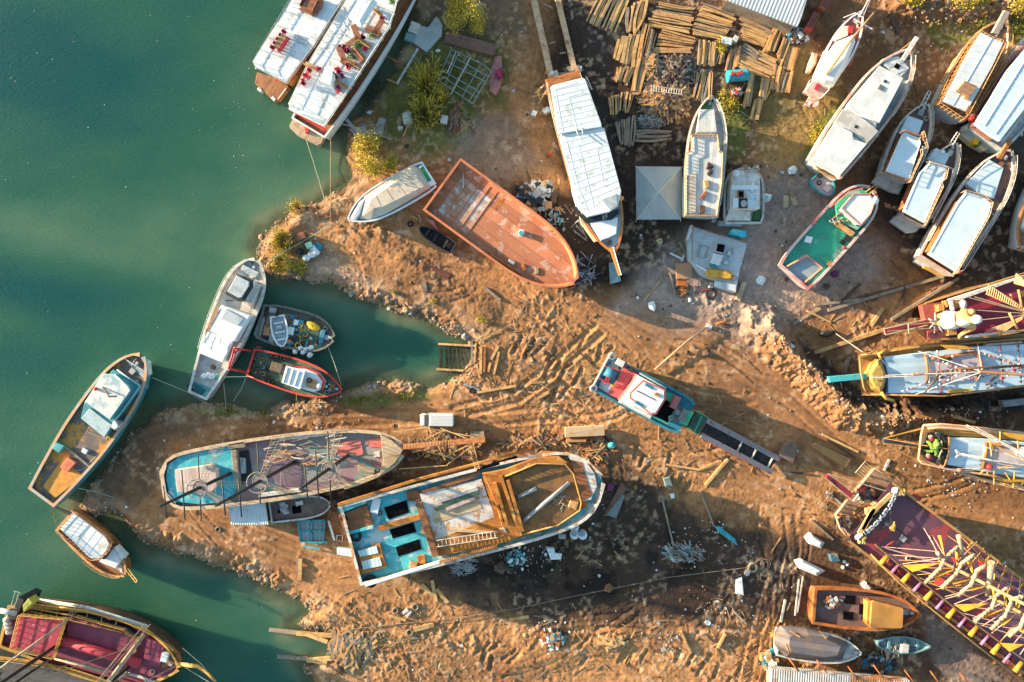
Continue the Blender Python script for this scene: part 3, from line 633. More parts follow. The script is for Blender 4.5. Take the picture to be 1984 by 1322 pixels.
for i,(x,y,d) in enumerate(((525,555,40),(500,580,130),(515,605,200),(485,600,80),(598,540,10),(760,380,60),(785,378,100),(800,400,190),(950,390,30),(815,520,60),(820,530,200),(735,555,70),(740,540,140),(752,565,20),(745,690,60),(740,715,120),(1080,155,20),(470,640,95),(478,655,30),(930,300,50))):
 furniture('chair',x,y,6.1,d,CHRED,'red chair strewn among furniture on the inner tour boat roof','red chairs strewn on the inner tour boat')
for i,(x,y,d) in enumerate(((715,590,40),(720,610,120),(712,605,200),(775,600,70),(935,300,10),(810,405,80),(825,410,160))):
 furniture('chair',x,y,6.1,d,CHPUR,'dark purple chair strewn among furniture on the inner tour boat roof','purple chairs strewn on the inner tour boat')
for x,y,d in((880,265,70),(855,340,-35),(770,430,65),(895,440,50),(820,495,20),(1010,255,25),(1055,220,-60)):furniture('table',x,y,6.1,d,WOODF,'dark brown table among jumbled furniture on the inner tour boat','dark tables on the inner tour boat')
for x,y,d in((950,345,35),(912,420,50),(868,505,30),(535,520,28),(768,655,35),(1035,100,40)):furniture('bench',x,y,6.1,d,TEAKL,'light wooden bench among jumbled furniture on the inner tour boat','light benches on the inner tour boat')
def potplant(x,y,z,label,s=.5,n=120,m=None,group=None):
 b=MB();c=P(x,y,z);b.cyl(c,s*.35,s*.5,10);b.cur=1;q=random.Random(int(x*7+y))
 for i in range(n):
  d=Vector((q.gauss(0,1),q.gauss(0,1),q.gauss(.4,.8))).normalized()*s*q.uniform(.4,1.1);p=c+Vector((0,0,s*.8))+d
  a=Vector((q.gauss(0,1),q.gauss(0,1),q.gauss(0,.6))).normalized()*s*.22;e=a.cross(d).normalized()*s*.12;b.add([p-a,p+e,p+a,p-e],[(0,1,2,3)])
 return tag(b.build('potted_plant',[TEAK,m or LEAF]),label,'plant',group)
LEAF=mat('leaf_green',(0.06,0.16,0.03),(0.10,0.20,0.03),.5,3,.7,bump=0)
for x,y in((880,362),(908,350),(845,445),(1000,283),(1150,20)):potplant(x,y,6.1,'bushy green plant in a wooden pot on the inner tour boat roof',.55,group='pot plants on the inner tour boat')
prism('sun_lounger',[(470,940),(500,935),(508,1020),(480,1022)],.85,.5,RED);tag(bpy.data.objects['sun_lounger'],'red cushioned lounger on the grey stern platform of the inner tour boat','lounger')
Z(*Z4)
B=boat('covered_motorboat','white motorboat under beige canvas cover between yellow bush and orange barge','motorboat',(1435,230),(812,582),128,[(0,.86),(.1,.95),(.4,1),(.65,.93),(.8,.74),(.92,.4),(1,.03)],2.3,0,WHITE,OFFWHITE,WHITE,.35,(0,.35));mat('green_deck',(.03,.22,.07),None,.4,1,.8)
lump('canvas_cover',[(935,400),(1292,160),(1345,178),(1446,330),(1100,535),(985,578),(900,572)],2.55,[(985,425),(1290,205),(1325,225),(1395,322),(1085,475),(1010,490),(975,470)],3.2,OFFWHITE,B.r,2.0)
lump('bow_cover',[(820,575),(900,440),(948,402),(900,560),(870,590)],2.62,[(850,560),(900,470),(930,440),(895,540),(868,572)],2.8,mat('pale_canvas',(.40,.43,.45),None,.4,1,.8),B.r,2.4)
battens('cover_seam',((985,425),(1290,205)),((1010,490),(1395,322)),3.2,4,OFFWHITE,B.r,.08,.04)
prism('stern_seat',[(1350,175),(1390,150),(1490,300),(1440,325)],2.55,1.9,WHITE,B.r);prism('well_mat',[(1362,182),(1388,165),(1450,275),(1425,290)],2.6,2.5,mat('green_deck'),B.r)
for x,y in((1330,385),(1115,510)):b=MB();b.torus(P(x,y,1.6),.16,.06);b.build('porthole',BLACK,B.r)
Z(*FULL)
PRD=mat('primer_deck',(.50,.18,.085),(.41,.13,.06),.5,.35,.7,ang=R(-36),wid=1.6,line=.5,jit=.18,c3=(.56,.33,.24),amt3=.4,sc3=.7)
B=boat('barge_hull','unfinished steel barge hull in orange red primer beside the long white yacht','barge',(856,357),(1116,546),61.5,[(0,1),(.5,1),(.68,.97),(.8,.84),(.9,.6),(.96,.36),(1,.1)],3.4,0,PRIMER,PRD,PRIMER,.95,(0,.3),.12,.26)
PLT=mat('pale_primer',(.56,.31,.20),(.5,.22,.12),.5,1.2,.7);GPL=mat('bare_plate',(.46,.27,.19),(.40,.17,.09),.5,.8,.7,ang=R(-36),wid=.9,line=.7,c3=(.50,.44,.41),amt3=.5,sc3=.45)
bprism(B,'bare_floor',[(.06,-.72),(.29,-.80),(.29,.55),(.06,.62)],2.48,2.40,GPL,.01)
for t in(.06,.115,.175,.235,.29):bprism(B,'floor_frame',[(t,-.86),(t+.006,-.86),(t+.006,.86),(t,.86)],2.55,2.4,PRIMER,.01)
q=random.Random(3)
for i in range(34):
 t=q.uniform(.42,.9);v=q.uniform(-.6,.6)*min(1,(1.02-t)*3);l,w_=q.uniform(.015,.05),q.uniform(.08,.26)
 bprism(B,'deck_plate',[(t,v),(t+l,v+q.uniform(-.05,.05)),(t+l,v+w_),(t,v+w_)],2.51+.012*(i%5),2.4,(PLT,PRIMER,PRD)[i%3],.005)
for sd in(1,-1):
 for i in range(11):
  t=.70+.027*i;v=interp([(0,1),(.5,1),(.68,.97),(.8,.84),(.9,.6),(.96,.36),(1,.1)],t)-.03
  if v>.15:
   b=MB();p=[B.F(t,sd*v,3.2),B.F(t,sd*v,2.36),B.F(t-.005,sd*(v-.15),2.36)];b.add(p+[x+B.u*.06 for x in p],[(0,1,2),(5,4,3),(0,3,4,1),(1,4,5,2),(2,5,3,0)]);b.build('bracket',PRIMER,B.r)
bprism(B,'hatch_coaming',[(.33,.35),(.36,.35),(.36,.82),(.33,.82)],2.5,2.3,RUST);bprism(B,'side_plate',[(.44,-.93),(.70,-.86),(.70,-.78),(.44,-.86)],3.1,2.3,RUST)
for a,c in(((.5,-.2),(.58,-.75)),((.8,.1),(.88,-.12)),((.86,-.2),(.9,-.35)),((.72,.5),(.78,.2))):b=MB();b.beam(B.F(*a,2.45),B.F(*c,2.45),.16,.08);b.build('angle_bar',mat('iron',(.06,.04,.035),None,.4,2,.7),B.r)
b=MB();b.cyl(P(1010,452,2.36),.42,.8,16);b.cur=1;b.cyl(P(1010,452,3.16),.36,.02,16);tag(b.build('drum',[PLASTIC,TARP]),'white and blue drum standing alone on the orange barge deck','drum')
for i,(x,y) in enumerate(((991,508),(1015,518),(1040,525))):tag(prism('toolbox',rect(x,y,13,7,30+30*i),2.36+.5,2.36,(STEEL,RUST,GTIMB)[i]),('steel toolbox','rusty box','grey wooden box')[i]+' lying on the deck near the orange barge bow','box')
line('steel_rod',[(897,332,2.6),(898,365,2.6)],.12,STEEL);tag(bpy.data.objects['steel_rod'],'grey steel rod lying across the pale stern floor of the orange barge','rod')
Z(*Y2)
TD=mat('trawler_deck',(.50,.48,.44),(.40,.38,.34),.5,1,.7,c3=(.42,.24,.10),amt3=.22,sc3=.4)
TPR=[(0,.46),(.2,.70),(.42,.93),(.62,1),(.78,.98),(.88,.82),(.95,.52),(.985,.3),(1,.1)]
B=boat('white_trawler','white fishing trawler with orange rust at bow moored across the inlet mouth','trawler',(168,1140),(640,92),166,TPR,1.8,-2,OLDWHITE,TD,OLDWHITE,.6,(0,.9),.15,.3)
prism('mid_cabin',[(352,440),(572,522),(450,722),(255,640)],3.4,1.2,WHITE,B.r,.08)
prism('hatch',[(390,470),(525,545),(478,600),(345,545)],3.6,3.4,mat('deck_grey',(.36,.40,.42),None,.4,1,.6),B.r)
prism('wheelhouse',[(470,215),(580,258),(578,300),(512,398),(482,402),(388,345)],4.3,1.6,WHITE,B.r)
prism('windscreen',[(466,200),(586,250),(590,302),(520,412),(478,414),(380,356),(376,340)],4.55,4.0,BLACK,B.r,.1)
prism('wheelhouse_roof',[(470,210),(566,262),(562,296),(508,382),(484,386),(396,338)],4.75,4.4,mat('deck_grey'),B.r,.06)
prism('bridge_wing',[(588,260),(650,290),(575,470),(515,430)],2.9,1.4,OLDWHITE,B.r);prism('foredeck_locker',[(520,130),(640,190),(610,235),(500,170)],2.6,1.8,mat('deck_grey'),B.r)
line('mast',[(450,405,3.4),(385,410,7.5)],.07,BLACK,B.r);lines('handrail',[[(345,470,3.4),(250,640,3.4)],[(330,462,2.4),(225,660,2.4)]],.06,TEAK,B.r)
side_rail(B,.3,.97,.8,OLDWHITE,.1,1.6,.03)
prism('stern_well',[(140,1030),(310,1100),(240,1165),(118,1105)],1.35,1.1,TEALP,B.r)
b=MB();q=random.Random(2)
for i in range(11):t=i/10;b.beam(P(*lerp((250,662),(192,788),t),2.0+q.uniform(-.1,.25)),P(*lerp((442,725),(376,864),t),2.0+q.uniform(-.1,.25)),q.uniform(.6,.95),q.uniform(.6,.95))
for i in range(9):t=q.random();b.beam(P(*lerp((262,668),(420,722),t),2.45),P(*lerp((205,780),(366,850),min(1,max(0,t+q.uniform(-.2,.2)))),2.4),q.uniform(.3,.6),.25)
tag(b.build('folded_sheeting',PLASTIC),'big folded pile of white sheeting on the trawler deck behind its cabin','sheeting')
b=MB();[b.ball(P(x,y,1.5),.55,.4,.45,rough=.15) for x,y in((225,985),(255,980),(285,990))];tag(b.build('white_sack',PLASTIC),'lumpy white sack on the white trawler aft deck','sack')
tag(prism('green_crate',rect(332,995,46,40,15),1.7,1.2,mat('crate_green',(.12,.36,.28),None,.5,2,.6)),'sea green crate on the white trawler aft deck','crate')
tag(prism('black_crate',rect(283,920,36,30,20),1.6,1.2,BLACK),'black crate on the white trawler aft deck beside a brown cushion','crate')
b=MB();[b.ball(P(150+12*i,1075+9*i,1.5),.5,.45,.35,rough=.2) for i in range(5)];tag(b.build('fishing_net',mat('net_teal',(.03,.12,.13),None,.5,4,.9,bump=.5)),'dark teal fishing net heaped in the white trawler stern well','net')
tag(prism('folded_cloth',rect(230,1125,60,34,-20),1.6,1.35,mat('crate_green')),'pale green cloth folded in the white trawler stern well','cloth')
DKW=mat('dark_workdeck',(.10,.10,.085),(.17,.12,.08),.5,1.5,.8,c3=(.03,.04,.04),amt3=.4,sc3=1)
B=boat('workboat','dark green workboat cluttered with yellow gear moored against the white trawler','workboat',(648,565),(1228,700),152,[(0,.85),(.2,1),(.55,1),(.75,.9),(.88,.66),(.96,.36),(1,.12)],1.1,-1.5,BLACK,DKW,mat('worn_rim',(.16,.15,.12),None,.5,2,.8),.5,(0,.4),.14,.3)
bprism(B,'plank_floor',[(.05,-.55),(.45,-.85),(.47,.75),(.08,.55)],.68,.6,mat('plank_floor',(.33,.21,.14),(.22,.14,.10),.5,1.2,.8,ang=R(77),wid=.3,line=.6),.02)
bprism(B,'engine_hatch',[(.52,-.35),(.78,-.45),(.78,.3),(.54,.35)],1.1,.6,DGREEN);bprism(B,'locker',[(.80,-.3),(.86,-.3),(.86,.3),(.80,.3)],1.3,.6,BLUEP)
prism('stern_mat',[(600,660),(650,520),(690,540),(650,690),(620,700)],1.0,.6,mat('mat_grey',(.28,.27,.26),None,.5,2,.9),B.r)
def dinghy(name,label,st,bw,hw,zg,zk,m,inner,prof=None,extra=True):
 D=boat(name,label,'dinghy',st,bw,hw,prof or[(0,.86),(.3,1),(.6,.95),(.82,.7),(.94,.4),(1,.06)],zg,zk,m,inner,m,.38,(0,.1),.08,.16)
 if extra:
  for t in(.2,.5,.74):bprism(D,'thwart',[(t,-.62),(t+.05,-.62),(t+.05,.62),(t,.62)],zg-.08,zg-.2,m,.02)
 return D
D=dinghy('white_dinghy','small white dinghy with outboard lying on the cluttered dark workboat',(782,525),(822,762),62,1.5,.7,PLASTIC,mat('deck_grey'))
bprism(D,'console',[(.3,-.35),(.42,-.35),(.42,.35),(.3,.35)],1.7,1.1,GREY);bprism(D,'outboard_motor',[(-.09,-.12),(.02,-.12),(.02,.12),(-.09,.12)],1.9,.9,BLACK)
b=MB();b.ball(P(1058,602,1.1),1.15,.55,.4,R(-28),14,8,.05);tag(b.build('life_raft_bag',YELLOW),'large yellow raft bag on the cluttered dark workboat','raft bag')
b=MB();q=random.Random(8);[b.torus(P(1000+q.uniform(-32,32),650+q.uniform(-48,48),.8+.3*q.random()),q.uniform(.25,.5),.035,12,4,q.uniform(-.5,.5),q.uniform(0,6)) for i in range(26)];tag(b.build('rope_coil',YELLOW),'tangled heap of yellow rope on the dark workboat deck','rope')
b=MB();[b.torus(P(942,752,.8+.1*i),.38,.09,16,5) for i in range(3)];tag(b.build('hose_coil',YELLOW),'coiled yellow hose beside white sacks on the dark workboat','hose')
for i,(x,y) in enumerate(((965,775),(985,800),(1005,785),(1045,770),(1035,825),(920,800))):b=MB();b.ball(P(x,y,1.0),.45,.38,.4,i,rough=.18);tag(b.build('white_sack',PLASTIC),'bulging white sack at the rail of the dark workboat','sack','white sacks on the dark workboat')
for i,(x,y,w_,h_,mm,nm) in enumerate(((700,640,50,70,TEAKL,'tan'),(740,690,40,90,GREY,'pale grey'),(885,640,46,60,PLASTIC,'white'),(925,575,34,40,PLASTIC,'small white'),(960,570,50,30,TARP,'teal'),(830,775,50,26,DWOOD,'dark brown'),(745,480,50,40,GREY,'grey'),(870,720,30,30,TEAKL,'small tan'),(895,530,40,30,BLUEP,'blue'),(1095,690,36,40,DGREEN,'green'))):tag(prism('gear_box',rect(x,y,w_,h_,12),1.0+.07*(i%4),.62,mm),nm+' box of gear on the cluttered dark workboat deck','box')
heap('deck_gear',(1000,680),190,110,.35,.65,120,.6,.14,[BLACK,DGREEN,GREY,TARP,DWOOD,TEAKL],B.r,seed=43,box=True);heap('deck_gear',(1130,700),60,90,.3,.7,50,.8,.1,[BLACK,DGREEN,ROPE],B.r,seed=44)
TUGD=mat('tug_deck',(.06,.115,.07),(.045,.08,.05),.5,1,.7,c3=(.16,.17,.12),amt3=.3,sc3=.8)
B=boat('tugboat','green decked tug with bright red rail and red stern gantry','tug',(578,880),(1292,1098),130,[(0,.82),(.2,.95),(.5,1),(.72,.88),(.86,.6),(.95,.3),(1,.06)],1.5,-1.6,BLACK,TUGD,RED,.5,(0,.9),.14,.2,capz=.14)
heap('tug_gear',(690,920),110,90,.3,1.05,60,.6,.12,[DGREEN,BLACK,RUST,GREY,TEAK],B.r,seed=41);heap('tug_gear',(1190,1080),50,40,.3,1.4,22,.5,.12,[DGREEN,BLACK,GREY,PLASTIC],B.r,seed=42,box=True)
prism('wheelhouse',[(850,912),(1000,922),(1090,962),(1140,1028),(1120,1090),(1060,1112),(818,1040)],3.0,1.0,WHITE,B.r,.06)
prism('wheelhouse_roof',[(850,908),(1000,945),(958,1092),(815,1040)],3.7,3.5,WHITE,B.r);prism('upper_cabin',[(862,922),(985,950),(950,1075),(832,1035)],3.5,2.9,WHITE,B.r)
for k in range(3):a0=lerp((862,915),(828,1035),.5);prism('roof_rib',rect(845+44*k,980+14*k,10,120,17),3.8,3.7,OLDWHITE,B.r)
prism('bow_bench',[(1010,1000),(1090,1020),(1075,1090),(1000,1070)],3.15,3.0,TEAKL,B.r);b=MB();b.torus(P(1030,1020,3.2),.3,.08);b.build('steering_wheel',BLACK,B.r);b=MB();b.ball(P(1105,1065,3.2),.35,.35,.3);b.build('searchlight',PLASTIC,B.r)
prism('red_trim',[(850,904),(1000,914),(1095,955),(1150,1028),(1128,1098),(1112,1090),(1130,1030),(1085,970),(998,930),(850,918)],3.06,2.9,RED,B.r)
prism('engine_box',rect(775,920,90,70,15),1.9,1.0,mat('oily_box',(.14,.10,.06),None,.5,2,.7),B.r);prism('winch',rect(830,950,50,70,15),2.0,1.0,BLACK,B.r);b=MB();b.tube([P(610,930,1.2),P(720,945,1.2)],.22,8);b.build('exhaust_pipe',BLACK,B.r)
for x,y in((1215,1080),(1160,1110),(760,830),(800,845),(830,852),(690,1000),(735,1030)):b=MB();b.torus(P(x,y,1.35),.3,.12);tag(b.build('tyre_fender',RUBBER),'black tyre fender lying along the red railed tug deck','fender','tyre fenders on the tug')
lines('gantry',[[(585,795,1.5),(452,772,4.6)],[(545,958,1.5),(408,935,4.6)],[(452,772,4.6),(408,935,4.6)],[(500,780,3.4),(440,810,4.6)]],.14,RED,B.r,8);lines('gantry_brace',[[(470,790,4.3),(425,915,4.3)]],.08,RED,B.r)
lines('stern_rail',[[(620,762,1.5),(660,770,2.2)],[(545,985,1.5),(600,1002,2.2)]],.07,RED,B.r)
Z(*Y1)
BTD=mat('rusted_deck',(.13,.11,.10),(.20,.14,.10),.5,1.0,.8,c3=(.46,.22,.045),amt3=.5,sc3=.28)
BT=mat('trawler_teal',(.04,.24,.30),(.03,.17,.22),.5,.9,.6,c3=(.28,.34,.33),amt3=.2,sc3=.6);BTL=mat('trawler_pale',(.36,.44,.46),(.26,.36,.39),.5,.8,.6,c3=(.10,.30,.33),amt3=.25,sc3=.6)
B=boat('blue_trawler','blue fishing trawler with rusty deck alongside the muddy point','trawler',(316,1208),(1128,108),188,[(0,.64),(.18,.83),(.42,1),(.65,1),(.8,.9),(.9,.68),(.96,.42),(1,.12)],2.6,-2,BT,BTD,mat('worn_teal_rim',(.34,.36,.34),(.52,.27,.14),.7,1,.7),.5,(0,1.2),.16,.34,innerm=BT)
prism('house',[(872,222),(1082,345),(1080,372),(862,645),(800,742),(620,600),(650,470)],3.6,1.4,BT,B.r,.06);prism('boat_deck',[(875,262),(1000,345),(1005,385),(840,612),(648,478),(790,262)],4.6,3.6,BT,B.r,.1)
prism('house_roof',[(790,256),(878,262),(985,360),(995,382),(836,600),(655,470)],5.3,5.1,mat('worn_white_roof',(.60,.57,.53),(.48,.47,.46),.5,.8,.7,c3=(.25,.36,.40),amt3=.4,sc3=.35),B.r,.05)
prism('upper_cabin',[(800,270),(872,276),(968,362),(975,380),(832,580),(680,470)],5.1,4.5,BTL,B.r)
lines('coaming_rail',[[(880,262,5.5),(985,352,5.5),(1000,384,5.5),(842,604,5.5)],[(900,225,4.0),(1078,350,4.0),(870,636,4.0)]],.10,BTL,B.r,6)
prism('aft_wing',[(625,600),(690,520),(860,650),(800,745)],3.75,3.6,BTL,B.r)
prism('foredeck',[(960,150),(1060,120),(1130,160),(1140,260),(1100,290)],3.1,2.0,BTL,B.r);lines('foredeck_rail',[[(960,140,3.5),(1125,250,3.5)],[(1060,118,3.4),(1010,190,3.4)]],.07,WHITE,B.r)
prism('fish_hold',[(590,820),(690,665),(775,740),(760,790),(735,860),(690,840)],2.2,2.0,mat('hold_rust',(.58,.27,.06),(.46,.2,.05),.5,1,.8,c3=(.34,.33,.3),amt3=.18),B.r,.02);prism('net_deck',[(330,1120),(500,880),(560,980),(640,1040),(420,1215)],2.2,2.0,mat('hold_rust'),B.r,.02)
b=MB();b.beam(P(500,812,2.3),P(712,985,2.3),.3,.4);b.build('pound_board',GTIMB,B.r);b=MB();b.beam(P(672,700,2.3),P(830,760,2.3),.2,.3);b.build('pound_board',GTIMB,B.r)
prism('net_winch',rect(885,655,40,60,36),4.2,2,GREY,B.r);b=MB();b.cyl(P(905,650,3.6),.4,.8);b.build('funnel',PLASTIC,B.r)
line('deck_hose',[(880,770,2.0),(810,800,2.0),(730,900,2.3),(640,990,2.3),(560,1005,2.3)],.06,ROPE,B.r);lines('mast',[[(790,360,5.3),(838,430,6.6)],[(838,430,6.6),(895,428,6.6)]],.13,BLACK,B.r)
tag(prism('orange_fish_bin',[(460,975),(520,895),(580,940),(515,1015)],2.8,2.1,mat('bin_orange',(.58,.16,.08),None,.4,1,.6)),'orange red fish bin on the blue trawler aft deck','fish bin');tag(prism('teal_fish_bin',[(400,830),(435,785),(490,810),(450,865)],2.9,2.0,TEALP),'teal fish bin at the port rail of the blue trawler','fish bin');tag(prism('white_fish_bin',rect(648,850,40,36,30),2.6,2.1,PLASTIC),'small white fish bin on the blue trawler mid deck','fish bin')
heap('fishing_net',(852,740),34,30,.5,2.2,60,.7,.1,[YELLOW,TEAKL,DGREEN],seed=4);tag(bpy.data.objects['fishing_net.001'],'yellowish net bundle by the winch on the blue trawler','net')
b=MB();b.ball(P(735,372,5.5),.28,.25,.25);tag(b.build('buoy',RED),'red buoy on the worn roof of the blue trawler','buoy')
Z(*Y8)
B=boat('small_gulet','small varnished gulet with white railed roof moored behind the blue trawler','gulet',(452,175),(908,555),118,[(0,.76),(.2,.93),(.5,1),(.72,.88),(.87,.6),(.95,.34),(1,.05)],1.5,-1.5,TEAK,mat('gulet_teak',(.30,.13,.05),(.2,.08,.03),.5,1,.5,ang=R(-40),wid=.2,line=.4),TEAKL,.5,(0,.8),.12,.25)
prism('cabin',[(440,235),(522,145),(740,320),(680,430),(640,440)],3.3,1.0,TEAK,B.r);prism('roof',[(425,240),(524,126),(745,295),(772,345),(750,395),(700,448),(640,447)],3.6,3.4,AWN,B.r,.05)
rail('roof_rail',[(395,258),(520,118),(745,285),(780,345),(755,405),(700,455),(645,462),(598,432)],3.3,4.2,TEAKL,B.r,.55,.05,True);battens('roof_seam',((430,240),(640,445)),((524,128),(745,300)),3.6,5,WHITE,B.r,.05,.03)
prism('foredeck_cabin',[(702,472),(812,362),(880,430),(815,520)],2.4,1.2,WHITE,B.r,.08);prism('windscreen',[(700,448),(772,350),(800,368),(735,455)],2.9,1.5,DWOOD,B.r)
side_rail(B,.5,.97,.7,TEAKL,.06,.8,.035);lines('bowsprit',[[(890,530,2.6),(962,618,3.4)],[(905,520,2.6),(972,605,3.4)],[(962,618,3.4),(972,605,3.4)],[(925,570,3),(938,560,3)],[(945,595,3.2),(955,582,3.2)]],.07,YEL,B.r)
prism('passerelle',[(360,80),(385,78),(520,130),(500,150)],2.4,2.2,BLACK,B.r)
B=boat('red_show_ship','red decked show ship with gold railings and a rolled red awning','ship',(60,905),(1300,1200),238,[(0,.62),(.15,.76),(.4,.96),(.6,1),(.78,.84),(.9,.52),(.97,.22),(1,.04)],3.6,-2,DWOOD,mat('show_deck',(.24,.045,.075),(.17,.035,.06),.5,.5,.6),YEL,.7,(1.0,1.2),.2,.35)
RD2=mat('worn_red_roof',(.36,.03,.055),(.28,.025,.05),.5,.8,.6,c3=(.55,.42,.42),amt3=.22,sc3=1.3)
prism('poop_house',[(160,870),(440,900),(365,1130),(90,1080)],5.6,2.5,DWOOD,B.r);prism('poop_roof',[(132,858),(448,888),(368,1152),(72,1088)],5.9,5.6,RD2,B.r,.05)
rail('poop_rail',[(128,852),(455,882),(368,1160),(68,1090)],5.7,6.7,YEL,B.r,.7,.06,True,2)
prism('mid_deck',[(480,860),(870,960),(880,985),(955,1018),(940,1125),(470,1010)],4.4,3.0,mat('show_deck'),B.r,.05);rail('mid_rail',[(530,862),(870,955),(890,985),(960,1015),(945,1120)],4.4,5.2,YEL,B.r,.8,.05,False,2)
b=MB();b.tube([P(400,1015,4.9),P(700,1105,4.9),P(985,1192,4.9)],.62,12);b.build('rolled_awning',mat('awning_red',(.40,.035,.05),(.33,.03,.045),.4,.8,.7),B.r)
prism('side_gallery',[(235,790),(500,830),(900,935),(960,985),(940,1010),(880,960),(480,860),(230,825)],4.2,3.0,BLACK,B.r);lines('gallery_rail',[[(235,770,4.6),(600,815,4.6),(900,905,4.6),(1120,1010,4.6),(1230,1100,4.6)],[(220,800,4.5),(480,845,4.5),(880,950,4.5)],[(220,825,4.4),(460,870,4.4)]],.1,YEL,B.r,6)
ladder('gallery_frame',(250,785,4.5),(870,930,4.5),1.6,YEL,B.r,.07,1.8);lines('white_rail',[[(280,738,4.4),(600,785,4.4),(850,860,4.4),(1050,925,4.4)],[(285,748,4.3),(600,795,4.3),(840,868,4.3),(1045,935,4.3)]],.15,OLDWHITE,B.r,6)
prism('bow_deck',[(1040,1005),(1165,1055),(1130,1215),(1010,1200)],4.3,3.2,mat('show_deck'),B.r);prism('white_locker',[(1145,1118),(1190,1125),(1175,1185),(1133,1175)],4.9,4.3,PLASTIC,B.r);prism('fore_planking',[(1170,1058),(1250,1130),(1270,1190),(1180,1230),(1135,1215)],4.15,3.3,mat('gulet_teak'),B.r)
line('bowsprit',[(1270,1195,4.8),(1400,1210,5.6),(1470,1260,6.2),(1525,1318,6.8)],.3,YEL,B.r,8,.15);lines('bow_net',[[(1275,1195,4.8),(1360,1250,5),(1480,1322,5.4)],[(1290,1080,4.4),(1420,1190,5.4),(1520,1310,6.5)]],.05,ROPE,B.r)
def vmast(B,x,y,z0,z1,r,m,name='mast'):p=P(x,y,z0);b=MB();b.tube([p,Vector((p.x,p.y,z1))],r,8,r*.6);b.build(name,m,B.r);return p
p1=vmast(B,450,1030,4,26,.28,BLACK);p2=vmast(B,945,1185,4,22,.26,BLACK)
def shrouds(B,mp,ztop,foot,r=.035,m=ROPE,name='shroud'):
 b=MB()
 for f in foot:b.tube([P(*f),Vector((mp.x,mp.y,ztop))],r,4)
 return b.build(name,m,B.r)
shrouds(B,p1,20,[(600,775,4.4),(560,770,4.4),(330,880,6),(500,1190,3.6),(380,1150,3.6),(1000,1050,4)],.06,SAILC);shrouds(B,p2,19,[(1065,912,4.4),(1030,905,4.4),(930,1020,5),(830,1290,3.6),(900,1280,3.6),(1270,1195,5)],.07,SAILC)
b=MB();b.tube([P(1020,985,5),P(770,1315,11)],.3,8);b.build('furled_sail',SAILC,B.r);b=MB();b.tube([P(480,880,6.5),P(0,1225,12)],.14,8);b.build('boom',SAILC,B.r)
tag(prism('stern_lantern',[(160,780),(200,728),(228,760),(190,800),(165,830)],7.0,5.5,mat('lantern_olive',(.36,.36,.06),None,.5,2,.6),B.r));prism('stern_gallery',[(60,880),(130,720),(170,740),(110,880)],5.6,2,BLACK,B.r);ladder('stern_frame',(80,730,6),(130,745,6),2.2,STEEL,B.r)
line('stern_boom',[(0,815,6),(110,835,6)],.35,GREY,B.r,10);b=MB();[b.ball(P(50+6*i,880+28*i,5),.5,.4,.5,rough=.1) for i in range(4)];b.build('stern_figure',OLDWHITE,B.r)
B=boat('dark_show_ship','dark grey decked ship lying beyond the red show ship at the frame edge','ship',(-160,1270),(1160,1560),190,GULET,3.8,-2,BLACK,mat('dark_deck',(.07,.065,.065),(.05,.045,.045),.5,.6,.7,ang=R(-12),wid=.5,line=.3),YEL,.5,(0,1),.15,.3)
side_rail(B,.1,.9,.9,YEL,.1,.8,.05,(1,));lines('boom',[[(390,1150,5),(760,1250,5)],[(780,1320,5),(900,1260,5)]],.25,SAILC,B.r,8);p3=vmast(B,320,1180,4,20,.2,BLACK);lines('white_rail',[[(860,1250,4.6),(1000,1285,4.8),(1080,1322,5)]],.2,OLDWHITE,B.r,6)
Z(*Y3)
WD=mat('wreck_deck',(.26,.24,.21),(.27,.16,.17),.6,.34,.8,c3=(.13,.25,.23),amt3=.4,sc3=.26,fine=5)
WRT=mat('wreck_turquoise',(.03,.30,.37),(.10,.42,.46),.4,.7,.7,c3=(.42,.50,.50),amt3=.28,sc3=.6);OCH=mat('ochre_ply',(.50,.36,.22),(.42,.28,.16),.5,.6,.8,ang=R(10),wid=1.2,line=.4)
B=boat('masted_wreck','derelict three masted ship with turquoise poop and black masts','ship',(92,630),(1950,362),247,ROUND,4.35,0,GTIMB,WD,mat('worn_cap',(.52,.38,.25),(.40,.27,.17),.5,1.2,.8),.85,(0,0),.22,.42,bilge=.5)
prism('poop_deck',[(140,480),(240,400),(590,312),(640,380),(670,660),(600,765),(400,785),(200,765),(145,690),(125,580)],4.1,3.4,WRT,B.r);prism('poop_cabin',[(192,520),(470,480),(510,520),(516,640),(470,690),(212,692)],5.2,4.1,mat('pale_planks',(.55,.43,.38),(.45,.33,.28),.5,.8,.8,ang=R(98),wid=.45,line=.5),B.r,.06)
b=MB();b.cyl(P(432,500,5.2),.3,.5,12);b.build('chimney',STEEL,B.r);prism('poop_beam',[(625,370),(665,365),(690,660),(660,680)],4.5,3.5,GTIMB,B.r);lines('poop_rail',[[(130,480,5.2),(105,560,5.2),(125,690,5.2),(200,775,5.2)]],.07,OLDWHITE,B.r)
prism('red_sheet',[(1440,305),(1620,282),(1645,400),(1560,420),(1445,412)],3.62,3.5,mat('sheet_red',(.58,.17,.14),(.5,.13,.1),.5,.8,.7),B.r,.02);prism('red_sheet',[(1660,285),(1770,275),(1790,350),(1690,340)],3.62,3.5,mat('sheet_red'),B.r,.02)
prism('purple_hatch',[(950,420),(1100,390),(1180,520),(1160,650),(1000,640),(930,560)],3.6,3.5,mat('hatch_purple',(.15,.10,.14),(.11,.08,.1),.5,.6,.8),B.r,.02);prism('hold_opening',[(660,385),(760,365),(790,560),(700,640)],3.6,3.5,mat('hold_dark',(.035,.04,.038),None,.5,1,.9),B.r,.01)
